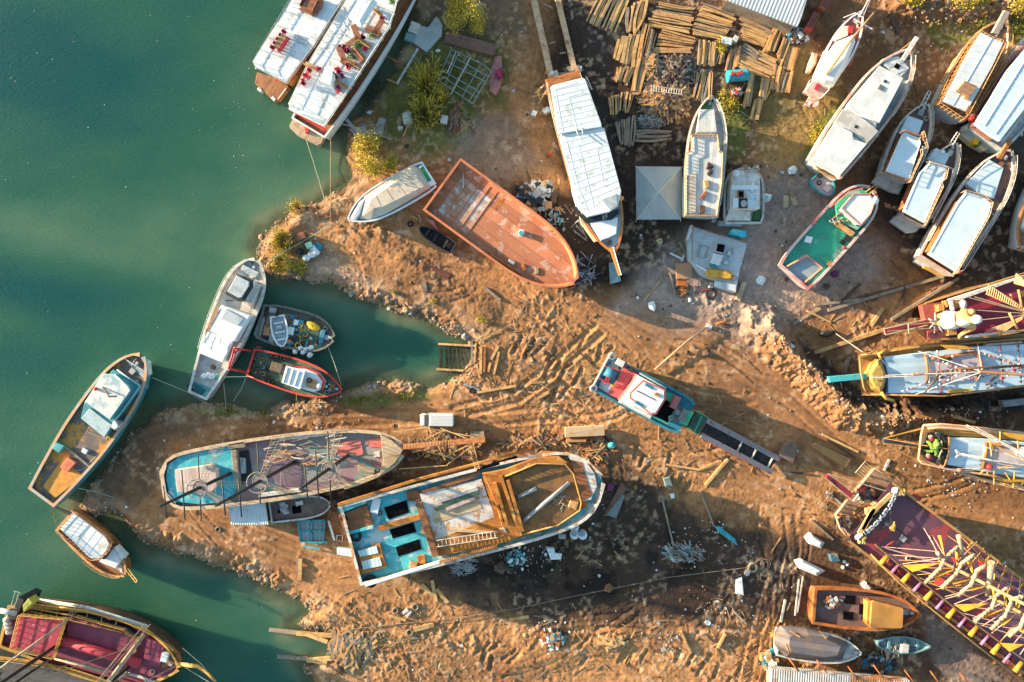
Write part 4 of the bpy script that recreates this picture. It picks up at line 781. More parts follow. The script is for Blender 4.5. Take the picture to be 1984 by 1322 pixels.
prism('foredeck',[(1775,248),(1860,290),(1945,365),(1890,460),(1765,565),(1795,440)],4.75,3.4,OCH,B.r);prism('side_deck',[(1480,650),(1720,560),(1760,575),(1600,640),(1500,670)],4.5,3.4,OCH,B.r)
prism('deck_bench',[(690,425),(730,430),(735,545),(700,550)],4.0,3.5,GREY,B.r);prism('deck_box',[(1600,480),(1730,510),(1725,550),(1610,530)],4.4,3.5,OCH,B.r);prism('coaming',[(1150,470),(1440,452),(1440,465),(1150,490)],4.0,3.5,TEAKL,B.r)
prism('side_steps',[(600,322),(725,300),(735,345),(610,360)],4.4,3.6,GTIMB,B.r);prism('side_gallery',[(1000,260),(1440,215),(1445,245),(1000,295)],4.2,3.5,OLDWHITE,B.r);prism('side_gallery',[(840,700),(1160,665),(1165,690),(840,730)],4.2,3.5,OLDWHITE,B.r)
q=random.Random(12)
b=MB()
for i in range(46):a=B.F(q.uniform(.42,.72),q.uniform(.1,.75),3.65+.02*i);d=Vector((math.cos(q.uniform(-.5,.7)),math.sin(q.uniform(-.5,.7)),.02))*q.uniform(.8,2.4);b.cur=i%3;b.beam(a,a+d,.14,.06)
tag(b.build('scrap_wood',[OLDWHITE,TEAKL,GTIMB]),'loose broken boards strewn over the masted wreck main deck','scrap wood',kind='stuff')
MST=BLACK
for(bx,by,z0,z1,yards,nest) in((620,545,4.1,23.5,((375,390,910,13),(250,520,900,17.7),(110,640,890,22)),14.3),(1110,460,3.6,29,((830,310,780,16),(685,580,880,23),(560,605,870,27)),17.5),(1530,405,3.6,25.7,((1372,220,770,14),(1278,370,740,19.6),(1193,475,735,24)),15)):
 p=vmast(B,bx,by,z0,z1,.28,MST)
 for(x,ya,yb,z) in yards:b=MB();b.tube([P(x-4,ya,z),P(x+22,yb,z)],.085,6);b.build('yard',MST,B.r)
 b=MB();c=Vector((p.x,p.y,nest));b.torus(c,1.25,.07,22,5);b.torus(c+Vector((0,0,-.9)),.9,.05,18,5);[b.tube([c+Vector((math.cos(k),math.sin(k),0))*1.25,c+Vector((math.cos(k)*.9,math.sin(k)*.9,-.9))],.04,4) for k in np.arange(0,6.28,.7)];b.cyl(c+Vector((0,0,-.95)),.9,.06,16);b.build('crow_nest',mat('nest_grey',(.25,.22,.2),None,.5,2,.8),B.r)
 v=None
 for sd in(1,-1):
  foot=p+B.u*-1.0+B.n*(sd*B.W*.93);foot.z=4.3;top=Vector((p.x,p.y,nest-1));b=MB();m_=15;wv=B.u*1.15
  for k in(-1,0,1):b.tube([foot+wv*k,top+B.u*.25*k],.035,4)
  for k in range(m_):t=(k+.5)/m_;c=foot.lerp(top,t);e=wv*(1-t*.85);b.tube([c-e,c+e],.035,4)
  b.build('ratline',GTIMB,B.r)
 b=MB();[b.tube([p+Vector((0,0,9-z0)),p+B.u*(k*.8)+B.n*(-2.5+.3*k)+Vector((0,0,.2))],.03,4) for k in range(-3,4)];b.build('halyard',ROPE,B.r)
b=MB();b.beam(P(1950,340,4.9),P(2580,285,6.5),.7,.22);b.build('bowsprit',TEAK,B.r)
battens('bowsprit_slat',((1955,320),(2575,268)),((1955,358),(2575,300)),5.9,26,TIMB,B.r,.1,.05)
b=MB();b.beam(P(1535,400,4.2),P(1760,525,4.2),.35,.25);b.build('fallen_spar',mat('spar_green',(.07,.17,.15),None,.4,1,.7),B.r)
Z(*Y4)
t=thing('scaffold','wooden scaffold standing around the wreck bowsprit','scaffold',P(800,320,0));q=random.Random(4)
pts=[(690,180),(790,200),(730,340),(800,400),(950,220),(1000,290),(735,450),(590,460)]
for i,(x,y) in enumerate(pts):b=MB();b.tube([P(x,y,0),P(x+6,y,4.5)],.07,5);b.build('pole',TIMB,t)
for i,(a,c) in enumerate((((650,175),(1000,240)),((690,180),(800,400)),((790,200),(690,300)),((480,465),(820,440)),((810,440),(1010,290)),((440,205),(690,172)),((660,260),(800,190)),((680,345),(860,390)),((800,380),(960,300)),((770,180),(950,250)))):b=MB();b.beam(P(*a,3.2+.12*i),P(*c,3.4+.12*i),.14,.08);b.build('ledger',TIMB,t)
tag(ladder('ladder',(985,300,2),(1030,470,5.5),.6,TEAKL),'wooden ladder leaning on the steel ship rail under the scaffold','ladder')
heap('scrap_wood',(820,320),230,90,.7,.1,260,2.2,.18,[TIMB,GTIMB,DWOOD,TEAK],seed=21);tag(bpy.data.objects['scrap_wood.001'],'scattered scrap timber under the scaffold between the two big ships','scrap wood',kind='stuff')
heap('scrap_wood',(1440,275),260,44,.8,.1,190,2.4,.2,[TIMB,TEAKL,GTIMB,DWOOD,TEAK],seed=22,ang=.1,spread=.8);tag(bpy.data.objects['scrap_wood.002'],'strip of splintered timber along the side of the big steel ship','scrap wood',kind='stuff')
heap('scrap_wood',(1860,330),130,90,.5,.1,110,2.2,.2,[TIMB,RUST,GTIMB,DWOOD],seed=23);tag(bpy.data.objects['scrap_wood.003'],'broken boards and rusty scrap off the steel ship bow','scrap wood',kind='stuff')
tag(prism('plywood_sheet',[(1640,175),(1915,160),(1918,232),(1642,245)],1.1,.4,OCH),'long ochre plywood sheet lying off the steel ship bow','plywood');tag(prism('plywood_sheet',[(1650,255),(1790,255),(1788,278),(1650,278)],.8,.3,TEAKL),'narrow tan plywood strip beside the long ochre sheet','plywood');tag(prism('pallet_stack',[(975,210),(1075,205),(1078,250),(980,255)],1.2,.1,GTIMB),'grey pallets piled at the end of the scaffold','pallets')
heap('pipe_bundle',(1920,245),12,12,.3,.2,7,5,.2,[BLACK,DGREEN],seed=3,ang=-.85,spread=.08,flat=.05);tag(bpy.data.objects['pipe_bundle'],'bundle of dark pipes beside the ochre plywood sheet','pipes');b=MB();b.ball(P(1968,300,.6),.6,.5,.5,rough=.1);tag(b.build('tarp_bundle',TARP),'small turquoise tarp bundle near dark pipes','tarp')
STQ=mat('ship_turquoise',(.07,.40,.42),(.05,.30,.33),.5,.5,.6,c3=(.42,.50,.49),amt3=.45,sc3=.35);ORG=mat('ship_orange',(.40,.165,.035),(.27,.10,.03),.55,.7,.75,c3=(.50,.27,.09),amt3=.35,sc3=.6);PALE=mat('ship_pale',(.54,.51,.47),(.44,.38,.32),.5,.7,.7,c3=(.42,.21,.08),amt3=.45,sc3=.8)
BRN=mat('ship_brown',(.25,.10,.045),(.18,.075,.04),.5,.8,.8,ang=R(15),wid=.8,line=.3);SWELL=mat('ship_well',(.22,.11,.045),(.15,.08,.04),.5,.5,.8,c3=(.34,.15,.05),amt3=.35,sc3=.35)
B=boat('steel_ship','big steel ship under rebuild with turquoise stern and orange bow','ship',(138,1000),(1908,535),296,[(0,.97),(.3,1),(.6,1),(.75,.97),(.85,.9),(.9,.8),(.935,.67),(.965,.48),(.985,.3),(1,.1)],4.6,0,PALE,STQ,PALE,.95,(0,.5),.16,.34,bilge=.45,innerm=ORG)
prism('side_strake',[(48,708),(600,533),(1010,424),(1300,340),(1306,356),(1010,442),(606,552),(56,730)],4.75,4.3,ORG,B.r)
def flush(name,pts,z,m,h=.03):return prism(name,pts,z,z-h-.3,m,B.r,.01)
flush('mid_plate',[(625,640),(1055,535),(1150,800),(725,965)],4.35,PALE,.1);flush('mid_bay',[(710,770),(960,690),(1040,690),(1060,740),(730,850)],4.40,OCH);flush('fore_plate',[(725,965),(1150,800),(1060,505),(1310,440),(1480,340),(1600,345),(1700,440),(1790,520),(1800,720),(1600,860),(1160,995),(760,1075)],4.42,ORG)
flush('bow_plate',[(1680,400),(1760,420),(1830,650),(1765,690)],5.05,BRN);flush('bow_deck',[(1640,340),(1770,390),(1850,500),(1862,590),(1820,680),(1765,690),(1760,520),(1690,420)],5.0,PALE)
for k,pts in enumerate(([(375,735),(532,682),(550,768),(408,818)],[(415,890),(580,838),(602,905),(436,952)],[(455,1012),(620,955),(638,1025),(475,1078)])):prism('hatch_coaming',[(pts[0][0]-6,pts[0][1]-8),(pts[1][0]+4,pts[1][1]-8),(pts[2][0]+8,pts[2][1]+6),(pts[3][0]-6,pts[3][1]+8)],3.71,3.5,STQ,B.r,.02);prism('hatch_dark_panel',pts,3.74,3.7,DARK,B.r,0)  # dark panel laid over each coaming in place of a shaded opening
flush('stern_platform',[(55,790),(255,715),(300,860),(100,905)],4.1,BRN,.3);prism('stern_slot',rect(98,812,44,22,-10),4.13,4.0,DARK,B.r,0);prism('stern_trough',[(48,735),(238,680),(246,705),(70,775)],4.5,3.6,STQ,B.r);prism('stern_step',[(110,905),(300,860),(305,880),(130,925)],4.3,3.6,STQ,B.r)
prism('stair_frame',[(160,1060),(345,985),(392,1150),(215,1205)],4.15,3.6,ORG,B.r);prism('stair_panel',[(190,1040),(322,1005),(335,1055),(210,1078)],4.25,4.1,mat('slat_panel',(.55,.66,.66),(.45,.58,.6),.5,1,.7,ang=R(105),wid=.5,line=.9),B.r,.01);prism('stair_panel',[(218,1112),(345,1082),(362,1142),(230,1168)],4.25,4.1,mat('slat_panel'),B.r,.01)
prism('dark_stair',[(150,1055),(190,1040),(225,1160),(190,1170)],4.2,4.0,DWOOD,B.r);prism('side_casing',[(530,630),(600,605),(640,640),(620,690),(540,690)],4.0,3.6,BRN,B.r);b=MB();b.beam(P(340,880,4.0),P(720,770,4.0),.7,.6);b.build('centre_girder',ORG,B.r);b=MB();b.beam(P(620,700,4.4),P(740,1070,4.4),.9,.9);b.build('transverse_bulkhead',BRN,B.r)
for k,(x,y) in enumerate(((675,880),(675,897),(680,915))):prism('step_beam',rect(x,y,78,10,-4),4.7,4.4,ORG,B.r,.02)
prism('side_slot',[(1030,460),(1300,375),(1312,398),(1090,462),(1020,480)],4.85,4.3,DARK,B.r,0);prism('side_slot',[(640,620),(1040,480),(1050,500),(960,545),(640,640)],4.5,4.2,BRN,B.r,0)
prism('fore_casing',[(1070,505),(1205,480),(1335,930),(1250,960),(1200,870),(1160,720)],5.4,4.3,ORG,B.r,.08)
for a,c in(((1150,560),(1235,850)),((1190,510),(1330,930)),((1240,540),(1345,900))):b=MB();b.beam(P(*a,5.7),P(*c,5.7),.45,.6);b.build('casing_beam',ORG,B.r)
prism('casing_slot',[(1175,710),(1205,705),(1232,830),(1210,838)],5.45,5.3,DARK,B.r,0);prism('fore_well',[(1215,535),(1440,440),(1630,432),(1690,500),(1742,690),(1738,745),(1590,850),(1335,915)],5.0,4.3,SWELL,B.r,.02)
lines('well_coaming',[[(1205,525,5.7),(1440,428,5.9),(1640,430,6.1),(1700,500,6.2),(1755,700,6.2),(1745,755,6.2),(1590,860,6),(1330,925,5.7)]],.12,mat('coaming_ochre',(.44,.22,.06),None,.4,1,.6),B.r,6)
b=MB()
for a,c,n in(((1205,525),(1440,428),7),((1440,428),(1640,430),5),((1700,500),(1755,700),6),((1590,860),(1330,925),8)):
 for k in range(n):x,y=lerp(a,c,k/n);b.tube([P(x,y,4.7),P(x,y,5.9)],.06,4)
b.build('well_rail_posts',ORG,B.r);prism('well_shelf',[(1060,500),(1220,470),(1440,385),(1600,380),(1660,420),(1640,432),(1440,425),(1205,520)],5.5,4.4,ORG,B.r)
for a,c in(((1345,830),(1670,560)),((1310,660),(1440,600))):b=MB();b.tube([P(*a,5.2),P(*c,5.3)],.28,8);b.build('pipe_section',GREY,B.r)
for a,c in(((755,690),(1030,600)),((730,745),(1040,630)),((810,745),(1010,665))):b=MB();b.beam(P(*a,4.55),P(*c,4.55),.5,.3);b.build('loose_girder',(mat('girder_pink',(.52,.36,.30),None,.5,1,.7),DGREEN,GREY)[int(a[0])%3],B.r)
tag(ladder('ladder',(740,988,4.9),(1165,922,4.9),.9,OLDWHITE,None,.06,.55),'long white ladder lying along the orange deck of the steel ship','ladder');b=MB();b.beam(P(835,890,4.7),P(1140,910,4.7),.35,.25);tag(b.build('timber_beam',OCH),'single ochre beam lying on the steel ship orange deck','beam')
b=MB()
for k in range(30):x,y=lerp((765,1105),(1160,995),k/29);b.beam(P(x,y,5.0),P(x+4,y+18,5.0),.14,.35)
b.build('rib_end',ORG,B.r);lines('side_rail',[[(765,1120,5.1),(1160,1005,5.1)]],.09,ORG,B.r);prism('white_fender',[(240,1270),(760,1110),(765,1128),(245,1290)],4.75,4.2,WHITE,B.r,.03)
tag(prism('white_board',[(298,665),(355,672),(332,782),(276,765)],4.05,3.9,WHITE),'white board lying on the turquoise stern deck of the steel ship','board')
for i,(x,y,r_) in enumerate(((345,772,.3),(283,1250,.7),(180,935,.6))):b=MB();b.torus(P(x,y,3.95),r_,r_*.35);tag(b.build('tyre',RUBBER),('small black tyre at the corner of the white board','black tyre in the turquoise stern corner with white rag','black tyre flat on the turquoise stern near the stairs')[i],'tyre')
heap('rope_pile',(1620,690),60,40,.3,5.05,26,1.6,.06,[TEAKL,ROPE],seed=6);tag(bpy.data.objects['rope_pile'],'loose brown ropes on the floor of the steel ship bow well','rope');tag(prism('cardboard_box',[(1680,685),(1735,700),(1718,752),(1662,732)],5.6,5.05,TEAKL),'brown box beside ropes in the steel ship bow well','box');tag(prism('carton',rect(580,1135,50,40,10),4.1,3.65,TEAKL),'tan carton near the stern rail of the steel ship','box');tag(prism('rusty_tray',[(605,1075),(660,1062),(668,1130),(612,1138)],3.9,3.65,ORG),'orange steel tray on the turquoise deck of the steel ship','tray')
heap('cable_heap',(1215,880),28,36,.5,5.1,40,.9,.09,[OLDWHITE,TEAK,GREY],seed=8);tag(bpy.data.objects['cable_heap'],'white tangled cables on the orange deck of the steel ship','cables')
Z(*Y3)
B=boat('work_launch','small launch with rusty brown deck wedged between the two big ships','launch',(925,845),(1396,778),88,[(0,.95),(.4,1),(.65,.98),(.82,.82),(.93,.52),(1,.1)],2.0,0,DWOOD,mat('launch_deck',(.20,.135,.105),(.15,.10,.08),.5,.8,.8),OLDWHITE,.35,(0,.4),.1,.2)
prism('hatch_dark_panel',[(1092,798),(1200,775),(1212,840),(1100,858)],1.75,1.6,DARK,B.r,0);prism('bow_well',[(1215,770),(1310,755),(1345,790),(1300,845),(1222,850)],1.72,1.6,mat('well_dark',(.05,.045,.04),None,.5,1,.8),B.r);prism('white_lid',[(1118,765),(1170,755),(1180,785),(1125,800)],2.1,1.65,OLDWHITE,B.r);prism('deck_slot',rect(993,840,18,24),1.72,1.6,DARK,B.r,0)
b=MB();[b.ball(P(x,y,2),.5,.4,.35,rough=.2) for x,y in((1020,780),(1040,800),(1045,840),(1030,820))];tag(b.build('plastic_sheet',mat('grey_sheet',(.36,.37,.38),None,.5,3,.5,bump=.4)),'crumpled grey plastic sheet on the small launch deck','sheet')
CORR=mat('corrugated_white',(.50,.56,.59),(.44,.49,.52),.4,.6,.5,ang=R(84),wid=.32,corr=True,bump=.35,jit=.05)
t=thing('lean_to','small shed with pale corrugated roof beside the masted wreck','shed',P(760,850,0));prism('roof',[(600,790),(885,752),(912,940),(625,940)],3.0,2.92,CORR,t,.01);prism('wall',[(615,800),(880,765),(900,925),(635,925)],2.92,-.1,DWOOD,t)
t=thing('glazed_frame','turquoise framed panel of pale glazing lying on the ground','frame',P(1240,985,.2));prism('panel',[(1150,915),(1330,905),(1325,1062),(1165,1068)],.9,.5,mat('glazing',(.25,.33,.34),(.2,.27,.28),.5,.8,.3,ang=R(90),wid=.6,line=.8),t)
for a,c in(((1140,910),(1345,905)),((1345,905),(1330,1075)),((1330,1075),(1160,1070)),((1160,1070),(1140,910)),((1245,905),(1245,1070)),((1150,990),(1340,985))):b=MB();b.beam(P(*a,1.0),P(*c,1.0),.22,.2);b.build('frame_bar',TARP,t)
for a,c,m_,l_ in(((1145,990),(1210,1080),TEALP,'turquoise plank slanting across the glazed frame corner'),((1180,1105),(1310,1125),WRT,'turquoise and white plank on sand below the glazed frame'),((1375,910),(1420,1060),PLASTIC,'white gutter pipe leaning beside the steel ship stern'),((1200,1075),(1370,1075),TEALP,'turquoise plank lying along the glazed frame lower edge')):b=MB();b.beam(P(*a,.7),P(*c,.7),.28,.12);tag(b.build('loose_plank',m_),l_,'plank')
t=thing('crate','small white wire crate by the steel ship stern','crate',P(1455,1042,.1));[lines('crate_wire',[[(1435+2*k,1020,.2+.15*k),(1480+2*k,1025,.2+.15*k),(1475+2*k,1068,.2+.15*k),(1432+2*k,1062,.2+.15*k),(1435+2*k,1020,.2+.15*k)]],.05,OLDWHITE,t) for k in range(4)]
tag(prism('lidded_box',[(1440,1115),(1545,1130),(1560,1190),(1440,1170)],1.0,0,mat('box_teal',(.45,.6,.62),(.1,.35,.4),.5,.5,.6)),'pale turquoise lidded box beneath the steel ship stern','box')
Z(*Y5)
LC=mat('craft_teal',(.025,.17,.22),(.02,.12,.16),.5,1,.6);LCG=mat('craft_green',(.05,.40,.20),(.04,.3,.16),.5,1,.6,c3=(.3,.33,.28),amt3=.2);LCR=mat('craft_red',(.50,.12,.11),(.38,.08,.08),.5,1.2,.7,c3=(.30,.18,.16),amt3=.3,sc3=1.2)
B=boat('landing_craft','teal landing craft with red aft deck and white wheelhouse on open sand','landing craft',(420,488),(1082,838),150,[(0,.95),(.06,1),(.85,1),(.95,.93),(1,.8)],3.2,0,LC,LC,LC,.35,(0,.2),.12,.3,bilge=.2)
flush=lambda name,pts,z,m,h=.03:prism(name,pts,z,z-h-.3,m,B.r,.01)
flush('red_deck',[(590,425),(715,495),(580,695),(462,650),(540,540)],2.95,LCR);flush('pale_patch',[(480,380),(560,400),(540,470),(465,440)],2.95,mat('patch_pale',(.35,.45,.47),None,.5,1,.7));flush('pale_patch',[(415,540),(500,580),(470,645),(395,600)],2.95,mat('patch_pale'))
b=MB();b.cyl(P(0,0,0),1,1);b=MB();b.tube([P(450,470,3.4),P(520,510,3.4)],.7,12);b.build('tank',BLUEP,B.r)
for a,c in(((450,437),(560,470)),((400,530),(490,575)),((470,500),(440,570)),((500,460),(465,560))):b=MB();b.beam(P(*a,3.6),P(*c,3.6),.16,.25);b.build('deck_frame',RED,B.r)
prism('lower_house',[(695,500),(900,610),(790,820),(585,710),(560,700),(640,590)],5.0,2.8,LCR,B.r,.08);prism('bridge_deck',[(700,505),(905,615),(795,835),(565,705),(580,680),(640,600)],5.15,5.0,mat('craft_white',(.70,.68,.66),None,.4,1,.6),B.r)
prism('wheelhouse',[(745,550),(905,622),(905,690),(838,795),(798,800),(645,682),(645,645)],6.1,5.1,WHITE,B.r);prism('roof_rim',[(738,540),(912,618),(914,692),(842,806),(800,810),(636,684),(636,640)],6.35,6.1,mat('rim_orange',(.58,.12,.09),None,.4,1,.5),B.r);prism('wheelhouse_roof',[(746,556),(900,624),(900,688),(836,792),(802,796),(652,678),(652,646)],6.42,6.3,WHITE,B.r,.03)
prism('roof_hatch',rect(785,590,70,22,30),6.55,6.4,BLUEP,B.r);prism('roof_hatch',rect(705,725,70,22,30),6.55,6.4,BLUEP,B.r);prism('roof_slot',rect(762,660,160,7,27),6.47,6.4,BLACK,B.r,0);line('roof_mast',[(810,640,6.4),(810,640,8.4)],.07,WHITE,B.r);prism('roof_box',rect(845,655,36,26,27),6.75,6.4,TEAKL,B.r)
lines('bridge_rail',[[(712,490,5.6),(915,605,5.6)],[(560,712,5.6),(795,838,5.6)]],.1,OLDWHITE,B.r)
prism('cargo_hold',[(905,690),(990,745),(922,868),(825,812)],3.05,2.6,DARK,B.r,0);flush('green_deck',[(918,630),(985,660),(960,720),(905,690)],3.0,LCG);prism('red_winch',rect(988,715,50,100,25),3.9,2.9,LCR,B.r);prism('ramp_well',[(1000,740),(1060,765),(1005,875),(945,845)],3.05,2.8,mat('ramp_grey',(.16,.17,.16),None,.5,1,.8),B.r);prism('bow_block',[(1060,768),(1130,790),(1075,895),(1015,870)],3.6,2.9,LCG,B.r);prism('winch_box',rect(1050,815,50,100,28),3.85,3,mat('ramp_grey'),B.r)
lines('hold_rail',[[(800,815,3.7),(930,880,3.7),(960,810,3.7)]],.07,LCG,B.r)
for x,y in((500,358),(357,606)):b=MB();b.torus(P(x,y,3.3),.42,.16,tilt=R(20),az=R(30));b.build('stern_roller',OLDWHITE,B.r)
prism('stern_plank',[(480,340),(490,350),(352,610),(342,600)],3.35,3.0,OLDWHITE,B.r);prism('side_step',[(555,700),(800,832),(796,844),(550,712)],4.6,4.4,WHITE,B.r)
prism('engine_vent',rect(565,410,60,50,28),3.7,2.9,OLDWHITE,B.r);prism('black_box',rect(645,460,40,36,28),3.5,2.9,BLACK,B.r);heap('yellow_fender',(510,580),12,12,.3,3,5,.5,.3,[YELLOW],B.r,box=True)
for a,c in(((1225,850),(1785,1150)),((1185,965),(1730,1252))):b=MB();b.beam(P(*a,2.6),P(*c,.9),.75,.5);b.build('ramp_girder',mat('ramp_side',(.20,.19,.19),(.3,.16,.14),.5,1,.7,c3=(.05,.05,.055),amt3=.3,sc3=1),B.r)
b=MB();[b.sheet([P(1222,875,2.3),P(1765,1150,.6),P(1715,1225,.6),P(1180,945,2.3)])];b.build('ramp_floor',mat('ramp_floor',(.03,.03,.03),(.05,.045,.04),.5,1,.8),B.r)
lines('ramp_edge',[[(1183,985,2.7),(1728,1268,1)],[(1232,838,2.7),(1790,1140,1)]],.1,RED,B.r)
for t_ in(.5,.7,.93):b=MB();b.beam(P(*lerp((1225,865),(1780,1150),t_),2.5-1.5*t_),P(*lerp((1185,955),(1730,1240),t_),2.5-1.5*t_),.22,.15);b.build('ramp_crossbar',OLDWHITE,B.r)
prism('ramp_hinge',[(1120,830),(1150,790),(1240,835),(1160,965),(1085,905)],2.7,2.2,DGREEN,B.r);lines('ramp_chain',[[(1150,780,3.4),(1240,830,2.8)],[(1080,905,3.4),(1160,970,2.8)],[(1190,820,3),(1130,950,3)]],.06,LCG,B.r)
tag(prism('concrete_block',[(1860,1008),(1940,1045),(1890,1185),(1788,1125)],1.3,-.1,mat('block_brown',(.16,.11,.09),None,.5,1.5,.9)),'dark concrete block at the foot of the landing craft ramp','block')
b=MB();b.tube([P(825,465,.5),P(1080,240,.8),P(1230,135,.8)],.16,7,.1);tag(b.build('long_pole',GTIMB),'long thin pole lying between the landing craft and pale ground','pole');tag(prism('stone_slab',rect(1250,132,40,36,20),.7,0,OLDWHITE),'white slab at the tip of the long thin pole','slab');b=MB();b.tube([P(1290,112,.4),P(1410,80,.6)],.12,6);tag(b.build('rusty_pipe',RUST),'short rusty pipe beyond the white slab','pipe')
Z(*Y4)
t=thing('van','white panel van parked above the scaffold on the sandy track','van',P(745,125,0));VW=mat('van_white',(.60,.61,.61),(.56,.57,.57),.3,1,.25,bump=0);C_=lambda x,y,z:P(x,y,z)
b=MB();b.prism(PP([(688,80),(855,84),(860,95),(860,160),(853,170),(688,167)],2.0),.35,.1);b.build('body',VW,t);lump('bonnet',[(628,88),(640,78),(690,78),(690,167),(642,165),(628,155)],1.05,[(640,92),(648,86),(690,86),(690,160),(648,158),(640,150)],1.2,VW,t,.35)
lump('windscreen',[(656,87),(692,82),(692,164),(656,160)],1.18,[(683,92),(692,89),(692,158),(683,154)],1.94,GLASS,t);prism('side_window',[(695,79),(745,80),(745,83),(695,83)],1.75,1.25,GLASS,t,0);prism('side_window',[(695,165),(745,166),(745,169),(695,169)],1.75,1.25,GLASS,t,0);prism('rear_window',[(858,100),(862,100),(862,156),(858,156)],1.75,1.3,GLASS,t,0);battens('roof_rib',((700,90),(700,160)),((848,92),(848,162)),2.0,7,mat('van_rib',(.44,.45,.46),None,.3,1,.3,bump=0),t,.05,.03)
for x in(680,830):
 for y in(84,163):b=MB();p=P(x,y,.33);b.torus(p,.24,.1,tilt=R(90));b.build('wheel',RUBBER,t)
for y in(90,154):prism('headlight',rect(629,y,6,12),.85,.65,STEEL,t);prism('wing_mirror',rect(668,76 if y<100 else 172,10,8),1.35,1.1,BLACK,t)
Z(*Z2)
IV=mat('yacht_white',(.61,.635,.64),(.55,.575,.585),.4,.4,.45,bump=.04)
VAR=mat('orange_varnish',(.46,.17,.045),(.36,.12,.03),.5,1,.35,bump=.05)
B=boat('long_yacht','long white roofed yacht with orange varnished rail below two slip timbers','yacht',(512,580),(910,1955),172,[(0,.78),(.2,.9),(.5,1),(.7,.99),(.82,.84),(.91,.56),(.97,.26),(1,.04)],4.4,0,IV,IV,VAR,.5,(0,.7),.12,.32)
prism('aft_deck',[(388,612),(640,545),(662,592),(412,660)],4.7,3.8,TEAK,B.r);prism('aft_cabin',[(455,680),(650,625),(790,960),(510,1040)],6.4,4,IV,B.r);prism('aft_roof',[(425,668),(440,655),(668,598),(690,610),(812,945),(816,975),(490,1030),(482,1020)],6.7,6.4,AWN,B.r,.06)
lines('roof_edge',[[(460,690,6.692),(640,635,6.692)],[(460,690,6.692),(520,1010,6.692)],[(565,745,6.692),(625,990,6.692)],[(565,745,6.692),(700,715,6.692)],[(540,1060,6.392),(640,1440,6.392),(720,1640,6.392)],[(640,1110,6.392),(760,1600,6.392)],[(780,1150,6.392),(830,1400,6.392)]],.04,mat('seam_blue',(.42,.48,.53),None,.3,1,.6),B.r)
battens('roof_seam',((438,680),(485,1010)),((680,620),(805,940)),6.7,8,IV,B.r,.06,.03)
prism('main_cabin',[(520,1070),(810,990),(905,1321),(955,1470),(935,1590),(870,1630),(710,1665),(640,1600),(600,1470)],6.1,4,IV,B.r);prism('main_roof',[(492,1055),(500,1040),(818,978),(838,990),(920,1290),(968,1470),(942,1585),(880,1628),(712,1668),(655,1600),(605,1480),(560,1300)],6.4,6.15,AWN,B.r,.06)
battens('roof_seam',((500,1070),(655,1590)),((830,1000),(960,1460)),6.4,10,IV,B.r,.06,.03)
prism('windscreen',[(600,1590),(650,1590),(705,1675),(890,1640),(945,1600),(950,1640),(895,1690),(690,1712)],5.3,4.4,GLASS,B.r,.02);prism('roof_step',[(805,1535),(930,1490),(940,1580),(880,1620)],6.6,6.4,mat('deck_grey'),B.r)
prism('fore_trunk',[(725,1712),(940,1670),(930,1800),(870,1830),(810,1850)],5.2,4.2,IV,B.r,.08);prism('teak_deck',[(640,1640),(720,1720),(800,1850),(760,1860),(660,1720)],4.35,3.8,mat('striped_deck',(.62,.42,.28),(.55,.36,.22),.4,1,.6,ang=R(-70),wid=.5,line=.3),B.r,.01)
prism('anchor_locker',rect(875,1860,30,40,40),5.3,4.6,BLACK,B.r);b=MB();b.beam(P(885,1905,5.3),P(958,2115,5.9),.42,.35);b.build('bowsprit',VAR,B.r);lines('bowsprit_rail',[[(905,1900,5.6),(968,2115,6.2),(948,2120,6.2)]],.06,WHITE,B.r)
side_rail(B,.02,.75,.55,OLDWHITE,.08,1.8,.03);lines('davit',[[(620,990,6.7),(635,1040,7.1)],[(665,985,6.7),(672,1030,7.1)]],.06,STEEL,B.r);ladder('roof_ladder',(840,1650,6.2),(845,1710,4.4),.6,STEEL,B.r);b=MB();b.ball(P(955,1525,6),.6,.4,.35);b.build('life_ring_box',mat('ring_orange',(.62,.25,.05),None,.4,1,.6),B.r)
lines('stern_ladder',[[(700,595,4.8),(745,690,3.2)],[(680,605,4.8),(740,690,3.2)]],.06,OLDWHITE,B.r)
for i,((x0,y0),(x1,y1),lab) in enumerate((((285,-40),(428,595),'long squared slip timber running up from the yacht, nearer the scrub'),((470,-40),(608,545),'long squared slip timber running up from the yacht, nearer the dark track'))):
 b=MB();n=7
 for k in range(n):a,c=lerp((x0,y0),(x1,y1),k/n),lerp((x0,y0),(x1,y1),(k+.99)/n);b.beam(P(*a,.75),P(*c,.75),.85 if i==0 else .7,.9)
 tag(b.build('slip_timber',mat('slip_wood',(.50,.33,.20),(.36,.23,.15),.5,.9,.8,c3=(.20,.10,.07),amt3=.35,sc3=.7)),lab,'slip timber')
for a,c in(((345,20),(440,65)),((400,340),(460,325)),((495,412),(540,405)),((640,542),(680,538)),((480,570),(560,560))):b=MB();b.beam(P(*a,.5),P(*c,.5),.22,.15);tag(b.build('loose_plank',GTIMB),'short grey plank lying between or beside the slip timbers','plank','planks around the slip timbers')
for x,y,l_ in((395,570,'far'),(570,535,'near')):heap('slip_block',(x+40,y),40,12,.5,.6,9,.9,.4,[TEAKL,OLDWHITE],box=True,seed=int(x));tag(bpy.data.objects[-1] if False else sorted([o for o in bpy.data.objects if o.name.startswith('slip_block')],key=lambda o:o.name)[-1],'small wooden chocks at the '+l_+' slip timber end by the yacht stern','chocks')
t=thing('trestle','spindly timber trestle standing against the yacht scrub side','trestle',P(340,730,0))
